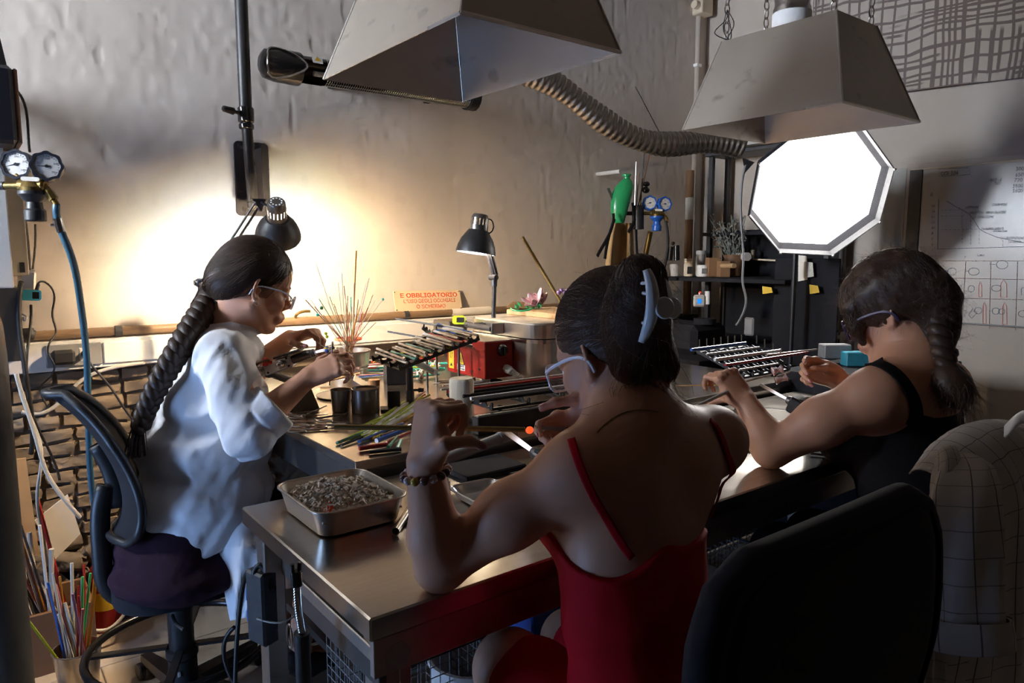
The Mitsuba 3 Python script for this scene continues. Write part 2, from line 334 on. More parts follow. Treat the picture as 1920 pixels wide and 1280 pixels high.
b2 = thing('workbench', 'long rear workbench along the plaster wall, crowded with racks, kiln and glass rods', 'workbench')
part(b2, 'worktop', cbox((.722, 1.545, .916), (2.62, YA - .06, .94), .002), 'm_steel_top')
part(b2, 'front_apron', cbox((.73, 1.548, .85), (2.6, 1.56, .917), .001), 'm_dark_steel')
part(b2, 'side_apron', cbox((.728, 1.56, .83), (.74, YA - .07, .917), .001), 'm_dark_steel')
for x in (.76, 2.58):
    for y in (1.60, YA - .12): part(b2, 'leg', leg(x, y, .915), 'm_dark_steel')
part(b2, 'side_shelf', cbox((.76, 1.62, .30), (2.56, YA - .1, .325), .001), 'm_dark_steel')

# ================================================================== extraction hoods
def hood(label, x0, x1, y0, y1, z0, tx0, tx1, ty0, ty1, z1):
    k = thing('fume_hood', label, 'fume hood', 'sheet metal fume hoods'); t = .002
    b = [V(x0, y0, z0), V(x1, y0, z0), V(x1, y1, z0), V(x0, y1, z0)]; u = [V(tx0, ty0, z1), V(tx1, ty0, z1), V(tx1, ty1, z1), V(tx0, ty1, z1)]
    cb, cu = sum(b) / 4, sum(u) / 4
    for i in range(4):
        j = (i + 1) % 4; o = [b[i], b[j], u[j], u[i]]; n = np.cross(b[j] - b[i], u[i] - b[i]); n /= np.linalg.norm(n); c = sum(o) / 4
        if n @ (c - (cb + cu) / 2) < 0: n = -n
        part(k, 'side_panel', hullm([p for q in o for p in (q, q - n * t)]), 'm_hood')
    part(k, 'top_plate', cbox((tx0, ty0, z1 - .002), (tx1, ty1, z1), .0005), 'm_hood')
    s = .012
    for p, q in ((V(x0, y0, z0), V(x1, y0, z0)), (V(x0, y0, z0), V(x0, y0 + .12, z0)), (V(x1, y0, z0), V(x1, y0 + .09, z0))):
        d = (q - p) / np.linalg.norm(q - p); part(k, 'folded_edge', hullm([v + o for v in (p, q) for o in (V(0, 0, -.002), V(0, 0, .008), np.cross(d, V(0, 0, 1)) * .004 + V(0, 0, .003), -np.cross(d, V(0, 0, 1)) * .004 + V(0, 0, .003))]), 'm_hood_edge')
    for a, c in zip(b, u): part(k, 'corner_seam', rod(a, c, .0035, 6), 'm_hood_edge')
    return k
h1 = hood('large sheet metal fume hood nearest the plaster wall, cut off by the top edge', .813, 1.262, 1.212, 1.872, 1.90, .93, 1.15, 1.32, 1.76, 2.24)
h2 = hood('sheet metal fume hood on chains above the softbox', 2.19, 2.73, 1.165, 1.78, 1.90, 2.30, 2.57, 1.26, 1.70, 2.22)
def chain(p0, p1, r=.011, w=.0022):
    p0, p1 = np.array(p0, float), np.array(p1, float); L = np.linalg.norm(p1 - p0); d = (p1 - p0) / L; n = max(2, int(L / (r * 2.9))); out = []
    a = np.cross(d, [.3, 1, .2]); a /= np.linalg.norm(a); b = np.cross(d, a); t = np.arange(10) * 2 * np.pi / 10
    for i in range(n):
        u = a if i % 2 else b; c = p0 + d * L * (i + .5) / n
        out.append(tube(c + np.outer(np.cos(t) * r * 1.8, d) + np.outer(np.sin(t) * r, u), w, 5, closed=True))
    return cat(*out)
for k, X0, X1, Y0, Y1, Z in ((h1, .93, 1.15, 1.32, 1.76, 2.24), (h2, 2.30, 2.57, 1.26, 1.70, 2.22)):
    for x in (X0 + .01, X1 - .01):
        for y in (Y0 + .015, Y1 - .015): part(k, 'hanging_chain', chain((x, y, Z), (x + .02, y + .02, ZC)), 'm_chrome'); 
    part(k, 'exhaust_collar', lathe([(.062, 0), (.065, 0), (.065, .09), (.06, .10), (.06, .12), (.064, .14), (.06, .17), (.064, .2), (.06, .23), (.064, .26), (.06, .29), (.06, ZC - Z), (.057, ZC - Z), (.057, 0)], 28, frame(((X0 + X1) / 2, (Y0 + Y1) / 2 + .02, Z))), 'm_alu_shiny')
    part(k, 'foil_tape', lathe([(.066, .02), (.0675, .02), (.0675, .075), (.066, .075)], 28, frame(((X0 + X1) / 2, (Y0 + Y1) / 2 + .02, Z))), 'm_white')
part(h2, 'tangled_wire', cat(*[wire([(2.31 + a * .02, 1.67, 2.22), (2.30 + b * .03, 1.68 + a * .02, 2.26), (2.32 - a * .03, 1.69, 2.30 + .02 * b), (2.31, 1.685, 2.33)], .0018, 5, 14) for a, b in ((0, 1), (1, -1), (-1, .4), (.6, 0))]), 'm_iron')

mat('m_duct', [.46, .42, .38], .32, 1.)
# ================================================================== flexible duct on the wall
dp = spline([at_d(975, 135, 3.05), at_d(1050, 165, 3.12), at_d(1130, 226, 3.22), at_d(1225, 268, 3.32), at_d(1300, 268, 3.4), at_d(1392, 276, 3.46)], 190)
fd = thing('flexible_duct', 'ribbed silver flexible exhaust duct sagging along the plaster wall', 'duct')
part(fd, 'ribbed_hose', tube(dp, .053 + 0.0030 * np.sin(np.arange(190) * 1.35) + .004 * np.sin(np.arange(190) * .11), 24), 'm_duct', smooth=60)
part(fd, 'tape_flap', hullm([dp[-1] + o for o in (V(0, 0, -.05), V(.06, -.03, -.07), V(.03, .0, -.12), V(.06, -.03, -.069), V(0, .002, -.05))]), 'm_alu_shiny')
part(fd, 'hanger_wire', cat(tube(spline([dp[118] + .054 * (math.cos(t) * V(0, 0, 1) + math.sin(t) * V(.5, -.86, 0)) for t in np.linspace(0, 5.8, 9)], 30), .0025, 6), wire([dp[118] + V(0, 0, .054), dp[118] + V(.05, .2, .3)], .002, 5, 6)), 'm_iron')
# ================================================================== infrared heater on the wall
def hx(x, y, z): return V(x, y, z)
ht = thing('infrared_heater', 'long black and chrome infrared heater with wire guard on the plaster wall', 'heater')
HZ, HY = 2.214, YA - .14
prof = [(math.cos(a) * .062, math.sin(a) * .055) for a in np.linspace(math.radians(-75), math.radians(142), 14)]
def heater_ring(x, s=1.0): return [V(x, HY - py * 0 + px * s * .9, HZ + py * s) for px, py in prof]
out = [heater_ring(x) for x in (1.19, 2.05)]; inn = [heater_ring(x, .93)[::-1] for x in (1.19, 2.05)]
part(ht, 'reflector_housing', loft([np.vstack([a, b]) for a, b in zip(out, inn)]), 'm_black_gloss')
cap = lathe([(0, 0), (.035, .003), (.057, .018), (.066, .06), (.068, .16), (.066, .165), (.0, .165)], 32, frame((1.035, HY, HZ), x=(0, 0, 1), z=(1, 0, -.02)))
part(ht, 'end_cap', cap, 'm_black_gloss')
part(ht, 'chrome_trim', tube(spline([V(x, HY - r * math.cos(math.radians(f)), HZ + r * math.sin(math.radians(f))) for x, f, r in ((1.208, -2, .071), (1.17, 27, .071), (1.12, 50, .069), (1.07, 62, .064), (1.05, 20, .058), (1.05, -25, .058), (1.07, -60, .064), (1.12, -50, .069), (1.17, -29, .071))], 60, closed=True), .0042, 8, closed=True), 'm_chrome')
part(ht, 'end_cap', lathe([(0, 0), (.064, 0), (.064, .05), (.04, .065), (0, .068)], 28, frame((2.05, HY, HZ), x=(0, 0, 1), z=(1, 0, 0))), 'm_black')
part(ht, 'heating_tube', rod((1.26, HY - .01, HZ - .012), (2.03, HY - .01, HZ - .012), .011, 12), 'm_ceramic')
gl = cat(*[tube(np.array([V(x, HY - .055 * math.cos(t) - .004, HZ + .055 * math.sin(t)) for t in np.linspace(.9, -1.9, 9)]), .0014, 4, caps=False) for x in np.linspace(1.31, 2.04, 70)], *[rod((1.305, HY - .055 * math.cos(t) - .004, HZ + .055 * math.sin(t)), (2.045, HY - .055 * math.cos(t) - .004, HZ + .055 * math.sin(t)), .0013, 4) for t in np.linspace(.9, -1.9, 8)])
k = part(ht, 'wire_guard', gl, 'm_chrome'); labels[k] = {'kind': 'stuff', 'label': 'fine chrome wire guard'}
ws = part(ht, 'warning_sticker', prism(rrect(.045, .034, .004), .001, frame((1.255, HY - .0655, HZ + .032), x=(1, 0, 0), z=(0, -1, .35))), 'm_white', label='white sticker with a yellow warning triangle')
part(ws, 'triangle', prism(Polygon([(-.013, -.006), (.013, -.006), (0, .015)]), .0008, frame((1.255, HY - .0665, HZ + .032), x=(1, 0, 0), z=(0, -1, .35))), 'm_yellow')
for x in (1.4, 1.9): part(ht, 'wall_bracket', cbox((x - .015, HY + .03, HZ - .03), (x + .015, YA - .001, HZ + .03)), 'm_black')

# ================================================================== black pole and wall bracket
pl = thing('telescopic_pole', 'black telescopic pole rising in front of the wall bracket to the ceiling', 'pole')
pt, pm, pb_ = at_y(452, 0, 2.98), at_y(461, 213, 2.98), at_y(474, 378, 2.98)
ptop = pm + (pt - pm) * (ZC - pm[2]) / (pt[2] - pm[2])
part(pl, 'upper_tube', rod(pm, ptop, .0245, 16), 'm_black')
part(pl, 'lower_tube', rod(pb_, pm, .021, 16), 'm_black')
part(pl, 'clamp_collar', cat(cyl(pm - V(0, 0, .035), pm + V(0, 0, .025), .031, c=.004), cyl(pm - V(0, 0, .06), pm - V(0, 0, .04), .029, c=.003)), 'm_black_gloss')
part(pl, 'clamp_knob', cat(cyl(pm + V(-.03, -.01, -.002), pm + V(-.055, -.015, -.0), .007), cyl(pm + V(-.05, -.015, 0), pm + V(-.098, -.03, .004), .014, .012, c=.004)), 'm_black_gloss')
part(pl, 'end_cap', cyl(pb_ - V(0, 0, .03), pb_, .022, c=.004), 'm_black')
wbk = thing('wall_bracket', 'black steel wall bracket plate behind the lower end of the pole', 'bracket')
p0, p1 = at_y(438, 263, YA - .012), at_y(508, 406, YA - .012)
xa, xb_, za, zb = p0[0], p1[0], p1[2], p0[2]
for a, b in ((xa, xa + .105), (xb_ - .075, xb_)):
    pg = rrect(b - a, zb - za, .02)
    for s in (-.38, .38): pg = pg.difference(Point(.0, (zb - za) * s).buffer(.008))
    part(wbk, 'plate', prism(pg, .008, frame(((a + b) / 2, YA - .004, (za + zb) / 2), x=(1, 0, 0), z=(0, -1, 0))), 'm_black_soft')
part(wbk, 'channel', cbox((xa + .09, YA - .10, za + .02), (xb_ - .06, YA - .012, zb - .03), .004), 'm_black_soft')
for s in (.03, .97): part(wbk, 'bolt', cyl((xa + .03, YA - .012, za + (zb - za) * (.06 + .88 * s)), (xa + .03, YA - .02, za + (zb - za) * (.06 + .88 * s)), .008, n=10), 'm_chrome')

# ================================================================== softbox
sc = at_d(1536, 360, 3.3); sv = [at_d(*p, 3.3) for p in ((1500, 250), (1600, 248), (1665, 320), (1650, 410), (1565, 470), (1465, 470), (1405, 405), (1415, 320))]
sn = EYE - sc; sn[2] -= 1.0; sn += 1.15 * RGT; sn /= np.linalg.norm(sn)
su = np.cross(V(0, 0, 1), sn); su /= np.linalg.norm(su); sw = np.cross(sn, su)
R8 = .325; ang = np.radians(22.5 + 45 * np.arange(8) - 3)
ring8 = lambda r, d: np.array([sc + sn * d + r * (math.cos(a) * su + math.sin(a) * sw) for a in ang])
sb = thing('softbox', 'glowing octagonal photographic softbox between the second hood and the shelves', 'softbox')
part(sb, 'shell', loft([ring8(R8, 0.02), ring8(R8 * 1.015, 0.0), ring8(R8 * .72, -.16), ring8(.07, -.26)], caps=False), 'm_black_soft', smooth=20)
part(sb, 'rim_lip', loft([ring8(R8 * .955, -.062), ring8(R8 * .99, .018), ring8(R8, .02)], caps=False), 'm_soft_lip', smooth=20)
mat('m_soft_lip', [.03, .03, .033], .6, spec=.3)
dif = mikit.ply(trimesh.Trimesh(np.vstack([ring8(R8 * .955, -.060), sc - sn * .052]), np.array([[i, (i + 1) % 8, 8] for i in range(8)]), process=False), 'm_white')
f0 = ring8(R8, 0); 
if np.cross(f0[1] - f0[0], sc - f0[0]) @ sn < 0: raise ValueError('softbox winding')
dif['emitter'] = {'type': 'area', 'radiance': rgb([SOFT, SOFT * .97, SOFT * .93])}
part(sb, 'front_diffuser', dif, None)
for i in range(8): part(sb, 'rib_tip', ball(ring8(R8 * 1.0, .022)[i], .0065, 1), 'm_chrome')
part(sb, 'lamp_head', cyl(sc - sn * .25, sc - sn * .42, .05, .045, c=.006), 'm_black')
st = sc - sn * .34
part(sb, 'stand_pole', cat(rod(st, V(st[0], st[1], .25), .013, 10)), 'm_black')
for a in (0.3, 2.4, 4.5): part(sb, 'stand_leg', rod(V(st[0], st[1], .32), V(st[0] + .26 * math.cos(a), st[1] + .26 * math.sin(a), .012), .009, 8), 'm_black')

# ================================================================== desk lamps
def desk_lamp(name_label, tip, rim, power, scale=1.0, holes=True):
    """tip: top of the chimney, rim: centre of the shade's mouth."""
    k = thing('desk_lamp', name_label, 'lamp', 'black desk lamps')
    ax = rim - tip; L = np.linalg.norm(ax); M = frame(rim, z=-ax); R = .083 * scale
    pr = [(R, 0), (R * .985, .012), (R * .93, .03), (R * .80, .055), (R * .62, .075), (.042 * scale, .088), (.034, .09)]
    inner = [(r - .003, z - .002 if i else 0) for i, (r, z) in enumerate(pr)]
    part(k, 'shade', lathe([*pr, *inner[::-1], pr[0]], 40, M), 'm_black')
    z0, z1 = .088, L; chim = []
    part(k, 'chimney', lathe([(.034, z0 - .004), (.036, z0), (.035, z0 + .02), (.033, z0 + .02), (.032, z0 - .004), (.034, z0 - .004)], 32, M), 'm_dark_steel')
    for i in range(16):
        a = i * 2 * math.pi / 16; w = .0048
        p = [(.034 * math.cos(a + s) * q, .034 * math.sin(a + s) * q, z) for s in (-.12, .12) for q in (.95, 1.0) for z in (z0 + .019, z0 + .047)]
        chim.append(tf(hullm(p), M))
    part(k, 'chimney_slats', cat(*chim), 'm_dark_steel', label='ventilation slats of the lamp neck'); labels[k + '__chimney_slats']['kind'] = 'stuff'
    top = lathe([(.033, z0 + .045), (.034, z0 + .047), (.031, L - .006), (.027, L), (0, L), (0, L - .003), (.028, L - .004), (.031, z0 + .045), (.033, z0 + .045)], 32, M)
    part(k, 'chimney_cap', top, 'm_dark_steel')
    part(k, 'vent_dots', cat(*[tf(cyl((.019 * math.cos(a), .019 * math.sin(a), L - .001), (.019 * math.cos(a), .019 * math.sin(a), L + .0006), .0035, n=8), M) for a in np.arange(10) * .6283]), 'm_white'); labels[k + '__vent_dots'] = {'kind': 'stuff', 'label': 'ring of vent holes in the cap'}
    b = mikit.ply(tf(lathe([(0, -.004), (.020, .002), (.028, .020), (.024, .040), (.012, .060), (0, .064)], 20), M), 'm_white', smooth=True)
    b['emitter'] = {'type': 'area', 'radiance': rgb(power)}
    part(k, 'bulb', b, None)
    part(k, 'inner_lining', lathe([(r - .004, z + .0005) for r, z in pr[:-1]], 32, M), 'm_white')
    return k, M
l1t, l1r = V(.922, 2.565, 1.625), None
d1 = V(.24, .64, -.73); d1 /= np.linalg.norm(d1)
l1, M1 = desk_lamp('black desk lamp on spring arms shining on the wall behind the woman in white', l1t, l1t + d1 * .165, LAMP1)
j1, j2, j3 = at_d(484, 378, 2.56), at_d(402, 505, 2.68), at_d(374, 530, 2.74)
for o in (V(-.008, 0, 0), V(.012, 0, -.004)): part(l1, 'arm_rod', rod(j1 + o, j2 + o, .0045, 6), 'm_navy_plastic')
part(l1, 'arm_joint', cat(hullm([j1 + o for o in (V(-.022, 0, .01), V(.03, 0, .012), V(.01, 0, -.035), V(-.022, .012, .01), V(.03, .012, .012), V(.01, .012, -.035))]), rod(j1 + V(.01, 0, 0), l1t + d1 * .05 + V(0, 0, 0), .005, 8)), 'm_navy_plastic')
part(l1, 'arm_joint', cat(ball(j3, .018, 2), rod(j2, j3, .006), cyl(j3 + V(-.02, 0, 0), j3 + V(.02, 0, 0), .01)), 'm_navy_plastic')
part(l1, 'post', rod(j3, V(j3[0], j3[1], .945), .007, 10), 'm_navy_plastic')
part(l1, 'clamp', cbox((j3[0] - .02, j3[1] - .02, .90), (j3[0] + .06, j3[1] + .02, .955)), 'm_black')
l2t, l2r = at_d(901, 402, 2.74), at_d(892, 472, 2.748)
d2 = l2r - l2t
l2, M2 = desk_lamp('black desk lamp hanging its lit shade over the kiln', l2t, l2t + d2 / np.linalg.norm(d2) * .150, LAMP2, .93)
q0, q1, q2 = at_d(914, 478, 2.78), at_d(927, 520, 2.80), at_d(922, 600, 2.80)
part(l2, 'arm_rod', rod(q0 + V(0, 0, .02), q1, .0085, 8), 'm_navy_plastic'); part(l2, 'arm_rod', rod(q0 + V(.016, 0, .02), q1 + V(.014, 0, .01), .005, 8), 'm_navy_plastic')
part(l2, 'arm_joint', cat(ball(q1, .015), cyl(q1 + V(-.005, -.02, 0), q1 + V(-.005, .02, 0), .011), rod(q1, q1 - V(.002, 0, .035), .012)), 'm_navy_plastic')
part(l2, 'post', rod(q1 - V(0, 0, .02), V(q2[0], q2[1], .945), .0085, 12), 'm_navy_plastic')
part(l2, 'cord', wire([l2t + d2 * .12 + .033 * RGT, l2t + d2 * .2 + .05 * RGT, l2t + d2 * .45 + .052 * RGT, l2t + d2 * .5 + .03 * RGT], .0025, 6, 16), 'm_black')
part(l2, 'clamp', cat(cyl(q2 + V(-.03, 0, -.01), q2 + V(.0, 0, -.01), .007), cyl(q2 + V(.012, -.02, -.012), q2 + V(.03, -.035, -.012), .013, c=.003), cbox((q2[0] - .03, q2[1] - .03, .93), (q2[0] + .03, q2[1] + .03, .955))), 'm_iron')
# ================================================================== bodies: smooth unions of tapered bones, meshed by surface nets
class Field:
    def __init__(s): s.ops = []
    def bone(s, a, b, ra, rb, k=.01, sub=False): s.ops.append(('c', np.array(a, float), np.array(b, float), ra, rb, k, sub)); return s
    def chain(s, pts, rs, k=.01):
        for i in range(len(pts) - 1): s.bone(pts[i], pts[i + 1], rs[i], rs[i + 1], k)
        return s
    def ell(s, c, r, R=None, k=.01, sub=False): s.ops.append(('e', np.array(c, float), np.array(r, float), np.eye(3) if R is None else np.asarray(R), None, k, sub)); return s
    def add(s, o): s.ops += o.ops; return s
    def box(s):
        L, Hh = [], []
        for o in s.ops:
            if o[6]: continue
            if o[0] == 'c': r = max(o[3], o[4]); L += [np.minimum(o[1], o[2]) - r]; Hh += [np.maximum(o[1], o[2]) + r]
            else: r = o[2].max(); L += [o[1] - r]; Hh += [o[1] + r]
        return np.min(L, 0) - .012, np.max(Hh, 0) + .012
    def __call__(s, p):
        p = np.asarray(p, np.float32)
        if not hasattr(s, 'bb') or len(s.bb[0]) != len(s.ops):
            s.bb = [np.array(x) for x in zip(*[((np.minimum(a, b) - max(ra, rb) - k - .05, np.maximum(a, b) + max(ra, rb) + k + .05) if kind == 'c' else (a - b.max() - k - .05, a + b.max() + k + .05)) for kind, a, b, ra, rb, k, sub in s.ops])]
        return np.concatenate([s.some(p[i:i + 4096]) for i in range(0, len(p), 4096)]) if len(p) else np.zeros(0, np.float32)
    def some(s, p):
        D = np.full(len(p), 1.0, np.float32); I = slice(None); q = p; l, h_ = p.min(0), p.max(0)
        for o in np.nonzero(((s.bb[0] < h_) & (s.bb[1] > l)).all(1))[0]:
            kind, a, b, ra, rb, k, sub = s.ops[o]
            if kind == 'c':
                ba = (b - a).astype(np.float32); pa = q - a.astype(np.float32); h = np.clip(pa @ ba / max(float(ba @ ba), 1e-9), 0, 1)
                d = np.linalg.norm(pa - h[:, None] * ba, axis=1) - (ra + (rb - ra) * h)
            else:
                u = (q - a.astype(np.float32)) @ ra.astype(np.float32); k0 = np.linalg.norm(u / b, axis=1); k1 = np.linalg.norm(u / b ** 2, axis=1); d = k0 * (k0 - 1) / np.maximum(k1, 1e-6)
            e = D[I]
            if sub: hh = np.maximum(k - np.abs(e + d), 0) / k; D[I] = np.maximum(e, -d) + hh * hh * k * .25
            else: hh = np.maximum(k - np.abs(e - d), 0) / k; D[I] = np.minimum(e, d) - hh * hh * k * .25
        return D
def nets(f, lo, hi, h):
    """Surface nets of f = 0, evaluated only in blocks near the surface."""
    lo, hi = np.asarray(lo, float), np.asarray(hi, float); B = 8; nb = np.ceil((hi - lo) / (h * B)).astype(int) + 1
    g = np.stack(np.meshgrid(*[np.arange(n) for n in nb], indexing='ij'), -1).reshape(-1, 3)
    dc = f(lo + (g * B + (B - 1) / 2) * h); act = np.abs(dc) < 8.2 * h + .008
    vol = np.repeat(np.repeat(np.repeat(np.sign(dc).reshape(nb).astype(np.float32), B, 0), B, 1), B, 2)
    loc = np.stack(np.meshgrid(*[np.arange(B)] * 3, indexing='ij'), -1).reshape(-1, 3)
    idx = (g[act][:, None] * B + loc[None]).reshape(-1, 3)
    vol[idx[:, 0], idx[:, 1], idx[:, 2]] = f(lo + idx * h)
    s = vol < 0; n = np.array(vol.shape); cnt = np.zeros(n - 1, np.int8)
    C = [np.array(c) for c in np.ndindex(2, 2, 2)]
    for c in C: cnt += s[c[0]:n[0] - 1 + c[0], c[1]:n[1] - 1 + c[1], c[2]:n[2] - 1 + c[2]]
    cell = np.argwhere((cnt > 0) & (cnt < 8)); vid = np.full(n - 1, -1, np.int32); vid[tuple(cell.T)] = np.arange(len(cell))
    val = np.stack([vol[tuple((cell + c).T)] for c in C], 1); acc = np.zeros((len(cell), 3)); w = np.zeros(len(cell))
    for i in range(8):
        for a in range(3):
            if C[i][a] == 0:
                d = C[i].copy(); d[a] = 1; j = d[0] * 4 + d[1] * 2 + d[2]; u, v = val[:, i], val[:, j]; cr = (u < 0) != (v < 0)
                t = np.where(cr, u / np.where(cr, u - v, 1), 0); pt = np.tile(C[i].astype(float), (len(cell), 1)); pt[:, a] += t; acc[cr] += pt[cr]; w[cr] += 1
    verts = lo + (cell + acc / w[:, None]) * h; F = []
    for a in range(3):
        o = [0, 0, 0]; o[a] = 1; b, c = (a + 1) % 3, (a + 2) % 3
        sl0 = tuple(slice(0, n[i] - o[i]) for i in range(3)); sl1 = tuple(slice(o[i], n[i]) for i in range(3))
        e = np.argwhere(s[sl0] != s[sl1]); e = e[(e[:, b] > 0) & (e[:, c] > 0) & (e[:, b] < n[b] - 1) & (e[:, c] < n[c] - 1)]
        def at(db, dc_): q = e.copy(); q[:, b] -= db; q[:, c] -= dc_; return vid[tuple(q.T)]
        q = np.stack([at(1, 1), at(0, 1), at(0, 0), at(1, 0)], 1); fl = ~s[tuple(e.T)]; q[fl] = q[fl][:, ::-1]; q = q[(q >= 0).all(1)]
        F += [q[:, [0, 1, 2]], q[:, [0, 2, 3]]]
    return trimesh.Trimesh(verts, np.vstack(F), process=False)
def relax(m, n=2):
    from scipy.sparse import coo_matrix, diags
    e = np.vstack([m.faces[:, [0, 1]], m.faces[:, [1, 2]], m.faces[:, [2, 0]]]); N = len(m.vertices)
    A = coo_matrix((np.ones(len(e) * 2), (np.r_[e[:, 0], e[:, 1]], np.r_[e[:, 1], e[:, 0]])), shape=(N, N)).tocsr(); A = diags(1 / np.maximum(np.asarray(A.sum(1)).ravel(), 1)) @ A; v = np.array(m.vertices)
    for _ in range(n):
        for w in (.5, -.52): v = v + w * (A @ v - v)
    m.vertices = v; return m
def grad(f, p, e=.002):
    g = np.stack([f(p + np.eye(3)[a] * e) - f(p - np.eye(3)[a] * e) for a in range(3)], 1); return g / np.maximum(np.linalg.norm(g, axis=1, keepdims=True), 1e-6)
def unit(v): v = np.asarray(v, float); return v / np.linalg.norm(v)
def basis(f, u):
    """columns: forward, left, up."""
    f = unit(f); u = unit(np.asarray(u, float) - f * (np.asarray(u, float) @ f)); return np.stack([f, np.cross(u, f), u], 1)

def head(F, c, R, s=1.0, ears=(1, -1), open_ear=True):
    """A face looking along R's first column; c is the point between the ears."""
    P = lambda x, y, z: c + R @ (np.array([x, y, z]) * s)
    F.ell(P(-.014, 0, .045), np.array([.096, .074, .082]) * s, R, .02)
    F.ell(P(.034, 0, -.012), np.array([.058, .056, .085]) * s, R, .03)
    F.ell(P(.052, 0, .058), np.array([.04, .054, .045]) * s, R, .025)
    for y in (1, -1):
        F.bone(P(.0, .053 * y, -.042), P(.062, .018 * y, -.088), .020 * s, .015 * s, .03)
        F.ell(P(.062, .037 * y, -.016), np.array([.026, .021, .026]) * s, R, .02)
        F.bone(P(.087, .012 * y, .028), P(.076, .045 * y, .030), .0085 * s, .006 * s, .02)
        F.ell(P(.104, .032 * y, .006), np.array([.016, .017, .012]) * s, R, .014, True)
        F.ell(P(.079, .032 * y, .014), np.array([.0135, .017, .007]) * s, R, .006)
        F.ell(P(.101, .0100 * y, -.017), np.array([.0080, .0068, .0060]) * s, R, .006)
        F.bone(P(.106, .002 * y, -.043), P(.088, .024 * y, -.053), .0062 * s, .003 * s, .005)
        F.bone(P(.103, .002 * y, -.0545), P(.087, .023 * y, -.0525), .0068 * s, .003 * s, .005)
    F.ell(P(.080, 0, -.086), np.array([.019, .019, .016]) * s, R, .02)
    F.ell(P(.088, 0, -.050), np.array([.016, .024, .018]) * s, R, .02)
    F.bone(P(.091, 0, .025), P(.1125, 0, -.007), .0062 * s, .0078 * s, .014); F.bone(P(.1125, 0, -.008), P(.100, 0, -.022), .0078 * s, .005 * s, .01)
    for y in ears:
        t = [P(-.006 + .019 * math.cos(a), (.070 + .010 * (1 + math.cos(a - .6)) * .5 + .006) * y, .004 + .030 * math.sin(a)) for a in np.linspace(-1.9, 3.6, 11)]
        t = [P(-.004 - .018 * math.sin(a) * .8, (.073 + .013 * max(0, math.sin(a))) * y, .004 + .030 * math.cos(a)) for a in np.linspace(-.25, 2.9, 10)]
        for i in range(9): F.bone(t[i], t[i + 1], .0042 * s, .0042 * s, .004)
        F.ell(P(-.008, .074 * y, .004), np.array([.014, .0045, .024]) * s, R, .006); F.ell(P(.0, .075 * y, -.024), np.array([.007, .0055, .009]) * s, R, .006)
    return P
def eyes_of(pid, P, R, s, closed=False):
    for y in (1, -1):
        k = part(pid, 'eye', ball(P(.0775, .032 * y, .0055), .0118 * s, 2), 'm_eye', smooth=True); part(k, 'iris', ball(P(.0835, .032 * y, .003), .0070 * s, 2), 'm_iris', smooth=True)
        part(pid, 'eyebrow', tube(spline([P(.096, .014 * y, .034), P(.092, .030 * y, .040), P(.080, .047 * y, .035)], 10), [.001, .0016, .002, .002, .002, .002, .0018, .0016, .0012, .0008], 6), 'm_hairdark', smooth=True)
    lp = [tube(spline([P(.0925, .0235 * a, -.0530), P(.1085, .012 * a, -.0470), P(.1125, .0, -.0455), P(.1085, -.012 * a, -.0470), P(.0925, -.0235 * a, -.0530)], 16), np.r_[.001, np.full(14, .0036), .001], 8, sq=.6) for a in (1,)]
    lp.append(tube(spline([P(.0905, .022, -.0530), P(.1055, .011, -.0550), P(.1080, .0, -.0558), P(.1055, -.011, -.0550), P(.0905, -.022, -.0530)], 16), np.r_[.001, np.full(14, .0042), .001], 8, sq=.7))
    part(pid, 'upper_lip', lp[0], 'm_lips', smooth=True); part(pid, 'lower_lip', lp[1], 'm_lips', smooth=True)

